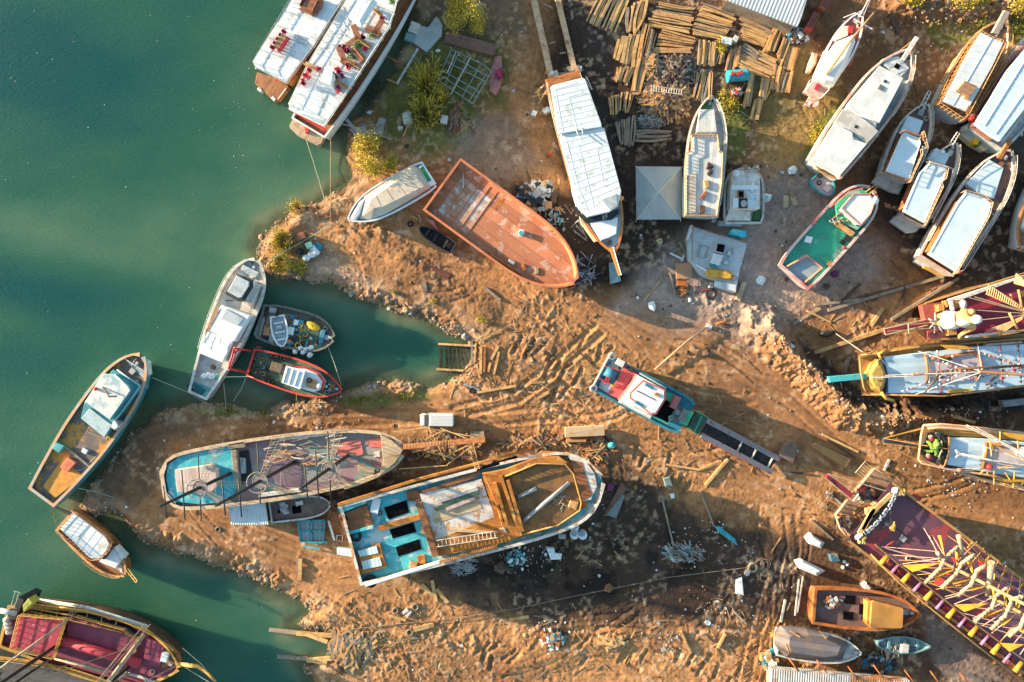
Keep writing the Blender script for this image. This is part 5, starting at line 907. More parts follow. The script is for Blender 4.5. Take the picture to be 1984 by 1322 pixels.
for a,c in(((285,745,.3),(400,720,2)),((375,650,.2),(320,720,2.5)),((330,800,.2),(395,690,3)),((300,720,.3),(375,655,2.4)),((345,790,.2),(330,690,2.6))):b=MB();b.beam(P(*a),P(*c),.18,.12);b.build('strut',TIMB,t)
tag(prism('white_box',rect(298,868,36,36,20),.8,0,PLASTIC),'white box on the orange sand beside the yacht','box');heap('rag_pile',(390,855),26,20,.4,.1,12,.9,.4,[PLASTIC,TEAKL],box=True,seed=9);tag(bpy.data.objects['rag_pile'],'white rags heaped against the yacht hull','rags');b=MB();b.ball(P(410,1190,.4),.35,.3,.4);tag(b.build('red_buoy',RED),'red buoy on sand beside the yacht hull','buoy')
B=boat('old_gulet','old peeling white gulet standing between the grey tent and timber yard','gulet',(1578,1665),(1645,748),150,[(0,.88),(.2,.97),(.45,1),(.65,.97),(.8,.78),(.9,.52),(.97,.22),(1,.04)],4.0,0,OLDWHITE,mat('old_deck',(.50,.50,.48),(.40,.36,.32),.5,.8,.8,c3=(.36,.22,.12),amt3=.3,sc3=.9),mat('peeling_cap',(.46,.38,.30),(.56,.52,.48),.5,1.4,.8),.6,(0,.8),.13,.28)
OR_=mat('old_roof',(.62,.60,.56),(.50,.50,.48),.5,.6,.8,c3=(.36,.46,.48),amt3=.28,sc3=.4,ang=R(-96),wid=.5,line=.3)
prism('fore_trunk',[(1572,842),(1682,842),(1702,1015),(1548,1018)],5.0,3.5,OR_,B.r);prism('bow_hatch',[(1590,795),(1665,798),(1665,840),(1592,835)],4.5,3.8,mat('hatch_greenish',(.06,.13,.06),None,.5,1,.8),B.r)
prism('cabin',[(1530,1060),(1700,1055),(1715,1165),(1735,1180),(1728,1380),(1690,1640),(1475,1640),(1480,1190),(1520,1165)],5.7,3.4,OLDWHITE,B.r);prism('roof',[(1522,1052),(1705,1048),(1718,1160),(1742,1172),(1738,1390),(1698,1652),(1464,1652),(1472,1180),(1515,1160)],5.95,5.7,OR_,B.r,.06)
rail('roof_rail',[(1508,1038),(1708,1038),(1722,1160),(1748,1170),(1740,1400),(1702,1660),(1458,1660),(1466,1178),(1512,1160)],5.8,6.4,TEAKL,B.r,.45,.07,True);side_rail(B,.1,.96,.6,OLDWHITE,.05,.8,.05)
prism('plank_panel',[(1470,1350),(1545,1330),(1540,1640),(1468,1640)],6.02,5.9,mat('board_panel',(.56,.46,.36),(.45,.34,.25),.5,1,.8,ang=R(0),wid=.25,line=.5),B.r,.01);lines('bowsprit',[[(1640,770,4.9),(1650,560,5.6)],[(1655,770,4.9),(1668,560,5.6)]],.12,TEAKL,B.r)
for(x,y,w_,h_,d,m_,l_) in((1625,1415,34,60,-15,TEAKL,'tan crate'),(1605,1500,28,70,38,WOODF,'brown slatted crate'),(1590,1610,44,60,0,DWOOD,'dark hatch box')):tag(prism('roof_crate',rect(x,y,w_,h_,d),6.3,5.95,m_),l_+' on the roof of the old white gulet','crate')
heap('dark_rags',(1645,1300),22,60,.3,5.95,24,.5,.2,[BLACK,DWOOD],box=True,seed=2);tag(bpy.data.objects['dark_rags'],'dark rags dropped on the old gulet roof','rags')
Z(*Z5)
t=thing('tent','grey square canopy tent pitched between yacht and old gulet','tent',P(1258,375,0));b=MB();ap=P(1258,365,4.6);c4=[P(1078,168,2.7),P(1437,172,2.7),P(1425,578,2.7),P(1083,578,2.7)]
for i in range(4):
 a,c=c4[i],c4[(i+1)%4];n=8
 rows=[[(a.lerp(c,j/n)).lerp(ap,k/6)+Vector((0,0,-.28*math.sin(math.pi*k/6)*math.sin(math.pi*j/n))) for j in range(n+1)] for k in range(7)]
 b.add([v for r_ in rows for v in r_],[(k*(n+1)+j,k*(n+1)+j+1,(k+1)*(n+1)+j+1,(k+1)*(n+1)+j) for k in range(6) for j in range(n)])
b.build('canopy',mat('tent_grey',(.33,.36,.35),(.29,.32,.31),.4,.5,.8,bump=.1),t);lines('canopy_seam',[[(x,y,2.74),(1258,365,4.64)] for x,y in((1078,168),(1437,172),(1425,578),(1083,578))],.07,mat('seam_grey',(.42,.45,.44),None,.3,1,.8),t)
for x,y,dx,dy in((1082,172,-6,-4),(1432,176,4,-4),(1422,575,0,22),(1086,575,-12,26)):b=MB();p=P(x,y,2.7);b.tube([p,P(x+dx*1.0,y+dy*1.0,0)],.06,6);b.build('leg',OLDWHITE,t)
Z(*U2)
B=boat('fishing_boat','small white fishing boat with cut open roof beside the old gulet','fishing boat',(470,1130),(470,45),390,[(0,.86),(.15,1),(.6,1),(.8,.9),(.92,.66),(.98,.38),(1,.15)],2.4,0,mat('boat_seafoam',(.35,.45,.42),(.28,.36,.34),.5,2,.7),OLDWHITE,OLDWHITE,.6,(0,.4),.12,.22)
FBW=mat('boat_cream',(.66,.60,.54),(.56,.48,.40),.5,1.6,.7,c3=(.42,.30,.20),amt3=.25,sc3=2)
prism('fore_cabin',[(205,170),(235,100),(300,72),(740,85),(785,150),(785,400),(210,410)],3.6,1.8,FBW,B.r,.05);prism('cabin',[(205,370),(785,380),(785,840),(200,850)],3.9,1.8,FBW,B.r,.05);prism('white_band',[(225,375),(775,380),(772,460),(225,470)],4.15,3.9,WHITE,B.r);prism('white_band',[(660,215),(695,215),(650,510),(612,505)],4.2,3.9,WHITE,B.r)
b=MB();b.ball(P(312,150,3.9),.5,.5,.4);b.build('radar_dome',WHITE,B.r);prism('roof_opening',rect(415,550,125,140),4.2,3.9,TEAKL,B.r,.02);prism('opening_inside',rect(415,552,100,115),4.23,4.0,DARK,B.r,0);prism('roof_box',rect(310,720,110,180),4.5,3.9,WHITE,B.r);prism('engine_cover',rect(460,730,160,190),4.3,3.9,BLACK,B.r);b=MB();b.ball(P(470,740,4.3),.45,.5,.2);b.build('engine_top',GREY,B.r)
prism('glass_roof',[(548,535),(742,545),(740,830),(548,800)],4.12,3.9,mat('roof_bluegrey',(.50,.58,.60),None,.4,1,.4),B.r);lines('roof_frame',[[(548,535,4.2),(742,545,4.2),(740,830,4.2),(548,800,4.2),(548,535,4.2)],[(735,560,4.25),(730,700,4.25),(620,800,4.25)]],.05,WHITE,B.r)
prism('aft_deck',[(180,870),(600,890),(600,1070),(110,1065)],2.7,1.8,FBW,B.r);prism('green_mat',[(690,850),(805,850),(805,1070),(640,1075)],2.2,1.8,mat('mat_green',(.05,.13,.04),None,.4,2,.9),B.r);prism('stern_platform',[(-20,1075),(430,1085),(430,1180),(-20,1165)],1.6,.8,GREY,B.r);prism('side_trim',[(205,160),(232,90),(215,860),(190,860)],3.7,3.4,mat('trim_orange',(.58,.30,.12),None,.4,1,.6),B.r)
heap('boathook',(600,95),170,24,.2,3.65,14,1.6,.07,[OLDWHITE,TEAKL],B.r,seed=5)
tag(lump('water_tank',[(205,1260),(240,1225),(530,1270),(525,1400),(460,1420),(180,1360)],.9,[(230,1270),(260,1245),(500,1280),(500,1380),(450,1395),(210,1345)],1.3,mat('tank_turquoise',(.03,.45,.50),(.25,.58,.62),.5,.8,.4),None,0),'turquoise plastic tank lying beside the small fishing boat stern','tank')
Z(*X5)
t=thing('deck_section','dismantled grey deck section with hatch lying on pale ground','deck section',P(1280,620,0));DGY=mat('section_grey',(.40,.43,.44),(.33,.36,.37),.5,.8,.7,c3=(.40,.28,.18),amt3=.22,sc3=1)
prism('slab',[(968,240),(1280,335),(1610,432),(1510,800),(1480,1002),(1245,930),(1250,870),(1080,800),(935,640),(918,390)],1.5,.2,DGY,t,.05);prism('slab_edge',[(960,215),(985,225),(925,390),(912,385)],1.9,.6,WHITE,t);lines('edge_rail',[[(985,240,1.9),(1270,330,1.9)],[(1290,330,1.9),(1605,430,1.9)],[(970,230,2),(968,640,2)]],.08,mat('rail_brown',(.30,.2,.15),None,.4,1,.8),t)
prism('hatch_box',[(1255,425),(1365,440),(1340,560),(1235,540)],2.1,1.4,GREY,t);prism('hatch_dark_panel',[(1265,435),(1350,448),(1333,540),(1248,520)],2.13,2.0,DARK,t,0);prism('seat_box',[(1225,545),(1335,570),(1290,690),(1195,660)],2.3,1.4,mat('seat_grey',(.50,.52,.52),None,.4,1,.6),t);prism('seat_front',[(1190,660),(1290,690),(1275,720),(1180,690)],2.1,1.4,BLUEP,t)
lines('deck_frame',[[(1060,450,1.62),(1155,470,1.62),(1110,600,1.62),(1030,590,1.62),(1060,450,1.62)],[(1380,600,1.62),(1450,480,1.62)],[(1420,510,1.62),(1440,560,1.62)]],.06,GTIMB,t);prism('fitting',rect(1400,545,40,50,20),1.75,1.5,OLDWHITE,t);prism('fitting',rect(1360,655,50,40,10),1.75,1.5,OLDWHITE,t)
prism('side_wing',[(1250,870),(1480,915),(1478,1003),(1240,930)],1.75,.3,mat('seat_grey'),t)
tag(lump('yellow_cover',[(1100,740),(1180,720),(1380,745),(1450,790),(1445,850),(1380,855),(1150,830)],1.65,[(1140,760),(1190,745),(1370,770),(1425,800),(1420,835),(1370,838),(1170,810)],1.95,mat('cover_yellow',(.52,.30,.04),(.42,.2,.03),.5,1,.7),None,1.5),'yellow cover spread on the grey dismantled deck section','cover');b=MB();b.torus(P(1435,840,1.9),.4,.06);tag(b.build('hoop',DWOOD),'dark hoop at the corner of the yellow cover','hoop')
tag(prism('rusty_sheet',[(780,662),(980,656),(962,842),(782,846)],1.0,.85,mat('sheet_brown',(.32,.18,.12),(.4,.2,.1),.5,.8,.8)),'square brown rusty sheet beside the grey deck section','sheet');tag(prism('rusty_sheet',[(790,850),(912,850),(908,925),(790,925)],.8,.65,RUST),'small orange rusty sheet below the square brown sheet','sheet')
tag(prism('ochre_beam',[(1552,875),(1610,885),(1530,1105),(1480,1080)],.9,.2,OCH),'thick ochre beam standing free beside the grey deck section','beam');tag(prism('white_channel',[(1000,680),(1015,672),(1145,745),(1130,758)],1.9,1.6,WHITE),'white channel bar lying across the yellow cover edge','bar')
for a,c,l_ in(((710,545),(840,610),'white plank pointing at the grey deck section'),((870,575),(845,640),'short white plank by the grey deck section'),((820,410),(880,540),'dark grey plank leaning by the grey deck section'),((740,530),(840,480),'thin grey plank behind white plank'),((575,740),(615,870),'split grey log on dark ground near rusty sheets'),((705,770),(770,1040),'long grey pole below the rusty sheets'),((660,930),(700,990),'short grey pole end on ash ground')):b=MB();b.beam(P(*a,.35),P(*c,.35),.26,.2);tag(b.build('loose_plank',WHITE if 'white plank' in l_[:18] else GTIMB),l_,'plank')
b=MB();b.torus(P(1185,1020,.2),.68,.16);tag(b.build('tyre',RUBBER),'large muddy tyre below the grey deck section','tyre');tag(prism('scrap_box',rect(1195,915,40,66,10),.9,0,GREY),'small grey box in the notch of the deck section','box');line('hose',[(1040,990,.2),(1100,970,.3),(1180,975,.3),(1260,1000,.2)],.09,CHRED);tag(bpy.data.objects['hose'],'red hose curving over the big muddy tyre','hose');heap('scrap_metal',(860,990),60,60,.5,.1,60,1.4,.1,[RUST,DWOOD,TEAKL],seed=4);tag(bpy.data.objects['scrap_metal'],'small heap of rusty scrap under the deck section','scrap',kind='stuff')
tag(prism('striped_board',[(0,660),(100,640),(140,870),(15,905)],1.0,.6,mat('striped_teal',(.16,.27,.27),(.32,.4,.4),.4,.3,.7,ang=R(-82),wid=.45,line=.6)),'striped teal grey panel under the yacht bowsprit','panel')
for x,y,l_,s_ in((505,1165,'white sheet scrap on dark soil near sand edge',1.0),(335,1065,'tiny white scrap below yacht bowsprit',.4),(940,1090,'crumpled white scrap below deck section',.5),(1765,865,'white sack on pale ground beside the green boat',1.0)):b=MB();b.ball(P(x,y,.3),.5*s_,.75*s_,.3*s_,.3,8,4,.25);tag(b.build('white_scrap',PLASTIC),l_,'scrap')
Z(*Z6)
GD=mat('green_deck_paint',(.03,.33,.19),(.04,.24,.16),.5,.5,.6,c3=(.28,.38,.36),amt3=.42,sc3=.28)
B=boat('green_boat','bright green decked fishing boat with red rails on pale ground','fishing boat',(292,972),(855,330),160,[(0,.86),(.12,.97),(.4,1),(.6,1),(.78,.96),(.88,.82),(.95,.58),(.985,.36),(1,.15)],2.8,0,mat('pink_hull',(.42,.36,.37),(.36,.12,.10),.4,.8,.6),GD,mat('cap_pinkred',(.58,.42,.38),(.50,.12,.10),.5,.5,.6),.6,(0,.6),.14,.3,innerm=mat('inner_grey',(.30,.32,.34),None,.5,1,.7))
prism('stern_net_deck',[(225,900),(380,800),(520,890),(400,1010),(350,1030)],2.28,2.1,mat('stern_blue',(.20,.27,.31),(.26,.31,.33),.5,.6,.7),B.r,.02);lines('stern_frame',[[(240,895,2.6),(390,815,2.6),(505,905,2.6),(370,1015,2.6)]],.14,mat('frame_orange',(.60,.22,.12),None,.4,1,.6),B.r,6)
prism('bow_deck',[(600,440),(700,340),(800,325),(870,380),(885,460),(840,560),(760,625),(620,560)],3.2,1.8,GD,B.r);prism('wheelhouse',[(655,468),(740,375),(845,375),(872,430),(850,500),(778,580)],4.6,2.2,OLDWHITE,B.r,.06);prism('wheelhouse_roof',[(645,468),(735,365),(850,366),(884,428),(858,506),(782,592)],4.85,4.6,mat('roof_offwhite',(.66,.64,.60),(.56,.53,.50),.4,1,.7),B.r)
lines('roof_trim',[[(645,468,4.9),(735,365,4.9),(850,366,4.9),(884,428,4.9),(858,506,4.9),(782,592,4.9),(645,468,4.9)],[(560,460,3.4),(700,345,3.8),(800,320,3.9)],[(660,480,3.5),(560,560,3)]],.08,mat('trim_red',(.55,.12,.09),None,.4,1,.6),B.r);b=MB();b.ball(P(882,412,4.6),.65,.6,.5);b.build('bow_float',PLASTIC,B.r);lines('bow_rail',[[(815,350,3.9),(890,300,4.6)],[(840,370,3.9),(905,312,4.6)]],.07,YEL,B.r)
prism('aft_bulkhead',[(600,575),(640,570),(745,645),(730,665)],3.3,2,TEAKL,B.r);prism('hatch_dark_panel',rect(692,688,50,36,35),2.6,2.2,BLACK,B.r);prism('hatch_dark_panel',rect(655,715,40,34,35),2.5,2.2,BLACK,B.r);heap('tackle',(625,560),80,20,.4,3.2,40,.6,.1,[OLDWHITE,TEAKL,BLACK],B.r,seed=5)
tag(prism('white_bin',rect(405,695,50,46,15),2.7,1.9,PLASTIC),'white bin on the green deck near the rail','bin');heap('net_bundle',(545,520),30,20,.5,2,30,.7,.12,[OLDWHITE,GREY],seed=6);tag(bpy.data.objects['net_bundle'],'grey white net bundle at the green boat rail','net');heap('dark_tackle',(570,560),30,18,.3,1.9,24,.6,.1,[BLACK,DWOOD],seed=7);tag(bpy.data.objects['dark_tackle'],'black tackle on the green boat deck beside net bundle','tackle');heap('yellow_tackle',(560,870),20,16,.3,2.3,14,.6,.12,[YELLOW,ROPE],seed=9);tag(bpy.data.objects['yellow_tackle'],'yellow tackle hanging at the green boat stern rail','tackle');b=MB();b.ball(P(662,757,2.9),.3,.25,.25);tag(b.build('red_float',RED),'red float on the green boat side rail','float')
D=dinghy('teal_skiff','teal hulled skiff with pale pink deck under the big white boat stern',(455,225),(580,365),70,1.6,0,TARP,mat('skiff_pink',(.56,.47,.48),(.46,.36,.36),.5,1.5,.7),None,False)
for x,y in((487,228),(480,280)):b=MB();b.torus(P(x,y,1.6),.28,.11);tag(b.build('tyre_fender',RUBBER),'black tyre lying on the pink deck of the teal skiff','tyre','tyres on the teal skiff')
bprism(D,'engine_box',[(.55,-.4),(.8,-.3),(.8,.3),(.55,.4)],1.7,1.2,mat('skiff_pink'))
for x,y,l_ in((285,190,'white sack near the teal skiff'),(95,388,'crumpled white sheet beside the small fishing boat'),(52,995,'white folded sheet near the green boat stern')):b=MB();b.ball(P(x,y,.4),.75,.65,.4,.5,9,5,.22);tag(b.build('white_sack',PLASTIC),l_,'sack')
for x,y,w_,h_,d,l_ in((238,418,40,90,4,'yellow board lying flat on pale ground'),(298,408,40,80,-22,'yellow board slanted against the flat one'),(285,268,24,24,10,'small tan scrap above the yellow boards')):tag(prism('plywood_board',rect(x,y,w_,h_,d),.25,0,OCH),l_,'board')
tag(prism('dark_crate',rect(290,358,40,30,-22),.7,0,GTIMB),'dark crate at the head of the yellow boards','crate');tag(prism('purple_disc',[(600+28*math.cos(k),950+26*math.sin(k)) for k in np.arange(0,6.2,.5)],.3,0,CHPUR),'dark purple round cover on the ground beside the green boat','cover')
Z(*Z3)
SEAM=mat('seam_blue')
def sprit(B,a,c,w_,m,z0,z1,gap=0.0):
 if gap:
  d=Vector((c[0]-a[0],c[1]-a[1]));n=Vector((-d.y,d.x)).normalized()*gap
  A1,A2,C1,C2=(a[0]+n.x,a[1]+n.y),(a[0]-n.x,a[1]-n.y),(c[0]+n.x*.7,c[1]+n.y*.7),(c[0]-n.x*.7,c[1]-n.y*.7);b=MB()
  b.tube([P(*A1,z0),P(*C1,z1),P(*C2,z1),P(*A2,z0)],w_,6)
  for k in range(1,5):t=k/5;zz=z0+(z1-z0)*t;b.tube([P(*lerp(A1,C1,t),zz),P(*lerp(A2,C2,t),zz)],w_*.7,5)
 else:b=MB();b.beam(P(*a,z0),P(*c,z1),w_,w_*.8)
 return b.build('bowsprit',m,B.r)
B=boat('sailing_boat','red decked sailing boat under white cover beside the iron containers','sailing boat',(505,615),(778,98),96,[(0,.62),(.2,.88),(.45,1),(.65,.93),(.82,.68),(.93,.36),(1,.04)],3.0,0,mat('redwhite_hull',(.62,.50,.47),(.5,.2,.17),.4,.6,.5),mat('red_deck',(.42,.11,.09),(.34,.08,.07),.5,1,.6),mat('cap_white',(.72,.68,.66),(.55,.3,.28),.35,.8,.5),.3,(0,.6),.1,.22)
lump('white_cover',[(600,310),(735,255),(745,310),(690,450),(585,632),(520,610),(438,560),(500,430),(520,370),(555,375)],3.5,[(610,335),(712,285),(715,310),(660,440),(575,595),(530,585),(470,545),(520,440),(540,400),(580,385)],4.4,IV,B.r,3.0)
prism('fore_hatch',[(655,190),(700,190),(690,260),(600,300),(580,280)],3.4,2.8,FBW,B.r);prism('red_cushion',[(690,195),(735,190),(725,245),(690,235)],3.5,3,RED,B.r);b=MB();b.tube([P(535,545,4.6),P(700,310,4.8),P(880,95,5.0)],.17,8,.12);b.build('boom',TEAKL,B.r)
lines('pulpit',[[(735,140,3.9),(870,215,3.9)],[(735,135,3.9),(735,150,3.6)],[(780,110,3.6),(840,0,4.4)],[(805,110,3.6),(850,0,4.4)],[(660,130,4.0),(745,95,4.2),(800,130,4.2),(790,250,4.0)]],.07,mat('rail_pink',(.70,.58,.56),None,.3,1,.5),B.r);lines('blue_side',[[(735,290,3.2),(672,440,3.2)]],.2,mat('navy',(.03,.05,.12),None,.4,1,.6),B.r)
prism('stern_deck',[(435,590),(560,640),(490,720),(380,660)],2.2,1.0,mat('stern_pink',(.52,.40,.36),(.4,.25,.2),.5,1,.7),B.r);prism('stern_ladder',[(420,690),(465,705),(410,785),(372,770)],1.2,.9,mat('ladder_white',(.66,.55,.52),(.5,.12,.1),.5,2,.6,ang=R(35),wid=.35,line=0,jit=.3),B.r);prism('stern_ladder',[(450,720),(480,730),(470,785),(430,780)],1.2,.9,mat('ladder_white'),B.r);lines('stern_rail',[[(375,665,3),(410,590,3.2),(440,580,3.2)],[(490,722,3),(550,660,3.2),(560,630,3.2)],[(375,665,3),(395,685,3)],[(490,722,3),(470,712,3)]],.06,mat('rail_pink'),B.r);prism('companionway',[(470,600),(500,610),(470,660),(448,645)],2.5,2.2,CHRED,B.r)
tag(lump('overturned_canoe',[(435,385),(470,400),(460,470),(410,540),(382,535),(400,460)],.4,[(440,410),(458,415),(445,465),(408,520),(395,515),(412,460)],1.0,mat('canoe_cream',(.62,.50,.34),None,.4,1,.6),None,0),'cream overturned canoe beside the sailing boat','canoe')
tag(prism('red_crate',rect(708,440,44,80,20),.8,0,mat('crate_red',(.40,.15,.08),None,.4,1,.7)),'orange red crate against the sailing boat hull','crate')
B=boat('white_hull','large white boat with patched grey roof, biggest of the upright hulls','motor yacht',(528,1228),(1128,388),172,[(0,.80),(.2,.93),(.45,1),(.65,.97),(.8,.8),(.91,.52),(.97,.26),(1,.05)],4.4,0,OLDWHITE,mat('walk_grey',(.32,.34,.35),(.24,.26,.27),.5,.8,.7),mat('cap_redwood',(.46,.26,.20),(.55,.45,.40),.5,.7,.6),.7,(0,.8),.14,.28)
OW2=mat('cover_white',(.60,.595,.58),(.50,.49,.47),.5,.5,.75,bump=.15,c3=(.5,.42,.32),amt3=.15,sc3=.7)
prism('cabin',[(470,1150),(600,920),(700,770),(930,500),(1080,575),(900,900),(890,980),(650,1240)],6.0,4,OLDWHITE,B.r);prism('fore_roof',[(680,770),(925,482),(1098,572),(922,900),(780,855)],6.25,6.0,OW2,B.r);prism('mid_roof',[(590,900),(655,800),(780,855),(822,880),(915,960),(832,1052),(720,965)],6.3,6.0,mat('grey_roof',(.40,.36,.32),(.56,.53,.50),.45,.6,.85),B.r);prism('aft_roof',[(430,1172),(592,902),(722,968),(732,1020),(832,1052),(640,1278)],6.7,6.4,OW2,B.r);prism('aft_cabin',[(455,1160),(600,925),(800,1040),(640,1250)],6.4,4.5,OLDWHITE,B.r)
prism('bow_deck',[(950,430),(1060,410),(1140,500),(1080,560),(960,480)],4.9,4,mat('bow_pale',(.52,.54,.54),(.36,.38,.40),.5,1,.7),B.r);prism('hatch_dark_panel',rect(1052,485,36,36,30),4.95,4.7,DARK,B.r,0);prism('skylight',rect(938,642,44,36,30),6.35,6.2,mat('skylight',(.12,.13,.14),None,.4,1,.3),B.r);prism('skylight',rect(966,595,22,20,30),6.35,6.2,BLACK,B.r);prism('roof_hole',rect(752,928,22,22,20),6.35,6.2,BLACK,B.r,0)
sprit(B,(1090,440),(1195,275),.5,OLDWHITE,5.4,6.2);lines('bow_net',[[(1195,275,6.2),(1060,380,5.2)],[(1195,275,6.2),(1160,430,5.2)]],.05,TEAKL,B.r);side_rail(B,.55,.97,.7,OLDWHITE,.05,1.2,.04)
prism('stern_frame',[(415,1178),(428,1168),(640,1285),(630,1298)],6.2,5.9,WHITE,B.r);prism('stern_frame',[(395,1200),(425,1170),(440,1178),(470,1240),(440,1220)],4.4,4.0,WHITE,B.r);prism('stern_steps',[(455,1215),(600,1290),(590,1310),(440,1235)],3.6,3.3,TEAKL,B.r)
tag(lump('white_float',[(1020,810),(1060,740),(1080,735),(1075,770),(1030,825)],.3,[(1035,800),(1062,755),(1070,752),(1060,775),(1035,810)],.8,mat('float_blue',(.5,.58,.6),None,.4,1,.5),None,0),'pale blue float lying by the big white hull','float')
CBR=mat('foredeck_brown',(.15,.085,.065),(.11,.06,.05),.5,.8,.6);PBL=mat('top_paleblue',(.50,.58,.62),(.45,.53,.57),.4,.4,.6,bump=.05);WROD=mat('gulet_hull',(.50,.46,.43),(.36,.30,.26),.5,1,.6)
def gulet(label,st,bw,hw,pad,roof,frm,s0,s1,plat,prof=None,zg=3.0,zr=5.0,lat=1,seams=3):
 B=boat('gulet',label,'gulet',st,bw,hw,prof or[(0,.82),(.2,.93),(.5,1),(.7,.88),(.85,.6),(.94,.33),(1,.05)],zg,0,WROD,CBR,mat('cap_teakpale',(.50,.36,.26),(.60,.50,.44),.5,1,.6),.45,(0,.7),.12,.24)
 prism('fore_pad',pad,zg+.6,zg-.5,PBL,B.r,.06)
 c=(sum(p[0] for p in roof)/len(roof),sum(p[1] for p in roof)/len(roof))
 prism('cabin',[lerp(p,c,.12) for p in roof],zr-.25,zg-.5,TEAK,B.r);prism('roof',roof,zr,zr-.25,PBL,B.r,.05)
 lines('roof_edge',[[(x,y,zr+.02) for x,y in[lerp(p,c,.07) for p in roof+roof[:1]]]],.05,IV,B.r,4);rail('roof_rail',frm,zr-.3,zr+.55,mat('rail_tan',(.46,.29,.16),None,.4,1,.6),B.r,.6,.05)
 sprit(B,s0,s1,.08,OLDWHITE if lat else TEAKL,zg+.9,zg+1.5,14);side_rail(B,.12,.97,.65,OLDWHITE,.05,1.0,.04)
 prism('stern_platform',plat,1.2,.6,OLDWHITE,B.r);return B
B=gulet('narrow gulet with pale blue roof, dark foredeck and white stern platform',(1025,1300),(1250,768),128,[(1075,960),(1132,845),(1245,885),(1205,990)],[(968,1258),(1088,985),(1108,968),(1222,1012),(1226,1050),(1140,1315)],[(1222,1010),(1250,960),(1280,1080),(1235,1090),(1240,1130),(1150,1330)],(1222,800),(1290,668),[(870,1335),(915,1270),(1100,1340),(1068,1420),(1000,1400)])
lines('roof_arch',[[(1070,975,5.4),(1105,955,5.6),(1235,1000,5.6),(1245,1030,5.4)],[(960,1260,5),(1150,1330,5)]],.12,TEAK,B.r);lines('davit',[[(1235,1075,5),(1280,1085,4),(1240,1180,3.5),(1160,1330,3.5)]],.07,WHITE,B.r)
Z(*Z6)
B=gulet('slim gulet with small white bag on its brown foredeck, next to the broad gulet',(1165,565),(1462,-5),118,[(1275,112),(1340,25),(1440,75),(1402,150)],[(1095,490),(1215,205),(1290,135),(1412,168),(1400,240),(1252,575)],[(1290,122),(1430,165),(1412,250),(1380,275),(1390,310),(1262,588)],(1440,10),(1500,-85),[(1005,560),(1040,520),(1230,600),(1190,640),(1130,650)])
lines('davit',[[(1420,165,5),(1465,180,4),(1440,270,4),(1460,285,4),(1310,570,3.6)],[(1250,200,5.4),(1290,130,5.6),(1420,165,5.6)]],.08,OLDWHITE,B.r);tag(prism('deck_bag',rect(1390,52,24,22,20),3.9,3.4,PLASTIC),'small white bag on the brown foredeck of a gulet','bag')
B=gulet('broad white gulet with long pale roof, white side railing and orange brown bowsprit',(1335,890),(1862,52),172,[(1560,285),(1730,112),(1832,170),(1762,395),(1650,362)],[(1278,805),(1492,425),(1560,342),(1682,380),(1748,432),(1722,520),(1485,935)],[(1545,345),(1560,335),(1690,372),(1755,425),(1728,525),(1490,942)],(1790,100),(1880,-40),[(1178,858),(1212,805),(1448,928),(1395,978)],[(0,.84),(.2,.95),(.45,1),(.66,.95),(.82,.74),(.92,.46),(.975,.24),(1,.04)],3.4,5.6,0)
battens('roof_seam',((1300,790),(1560,360)),((1480,910),(1720,440)),5.6,5,IV,B.r,.06,.03);lines('side_rail',[[(1735,500,4.6),(1782,535,4.4),(1540,920,4.2),(1490,940,4.2)],[(1720,560,4),(1530,900,3.8)]],.07,OLDWHITE,B.r);b=MB();b.beam(P(1795,105,4.4),P(1880,-30,5.2),.5,.4);b.build('sprit_plank',TEAK,B.r);lines('cap_teak',[[(1275,800,5.5),(1480,420,5.5)]],.06,TEAK,B.r);b=MB();b.ball(P(1505,935,4),.3,.3,.3);tag(b.build('red_fender',RED),'red fender at the broad gulet stern corner','fender')
tag(prism('stern_cabinet',[(1250,890),(1400,960),(1395,975),(1240,905)],1.5,1.2,YEL,B.r))
Z(*Z3)
B=boat('varnished_gulet','orange varnished gulet with white planked roof and brown hatch, by the scrub','gulet',(1438,826),(1822,172),158,[(0,.80),(.2,.93),(.5,1),(.7,.95),(.84,.74),(.93,.46),(.98,.24),(1,.05)],3.6,0,OLDWHITE,mat('gulet_deck',(.40,.20,.09),(.3,.14,.06),.5,1,.5,ang=R(60),wid=.2,line=.4),TEAKL,.5,(0,.6),.12,.28)
WPL=mat('white_planked',(.58,.60,.61),(.52,.54,.55),.4,.5,.6,ang=R(-12),wid=1.0,line=.25,jit=.05)
prism('cabin',[(1420,730),(1560,460),(1670,270),(1800,330),(1730,480),(1560,780)],5.4,3.3,TEAK,B.r);prism('roof',[(1392,742),(1545,442),(1580,380),(1668,238),(1828,315),(1752,478),(1562,815)],5.7,5.4,WPL,B.r,.05);lines('roof_seam',[[(1460,770,5.72),(1745,280,5.72)]],.05,mat('seam_grey'),B.r,4)
prism('roof_hatch',[(1495,655),(1548,592),(1642,632),(1582,712)],6.3,5.7,mat('hatch_brown',(.36,.19,.10),(.27,.13,.07),.5,1,.6,ang=R(-24),wid=.25,line=.5),B.r);prism('hatch_slope',[(1540,690),(1582,705),(1575,730),(1545,715)],6.0,5.7,TEAKL,B.r);prism('roof_slot',rect(1575,800,30,50,30),5.75,5.6,TEAK,B.r)
RT=mat('rail_tan');rail('roof_rail',[(1668,225),(1848,318),(1762,490),(1578,838),(1545,870),(1370,752)],4.6,5.8,TEAKL,B.r,.6,.05);rail('roof_rail',[(1375,740),(1530,440),(1660,225)],4.6,5.6,TEAKL,B.r,.7,.045);side_rail(B,.05,.96,.6,TEAKL,.05,.9,.04)
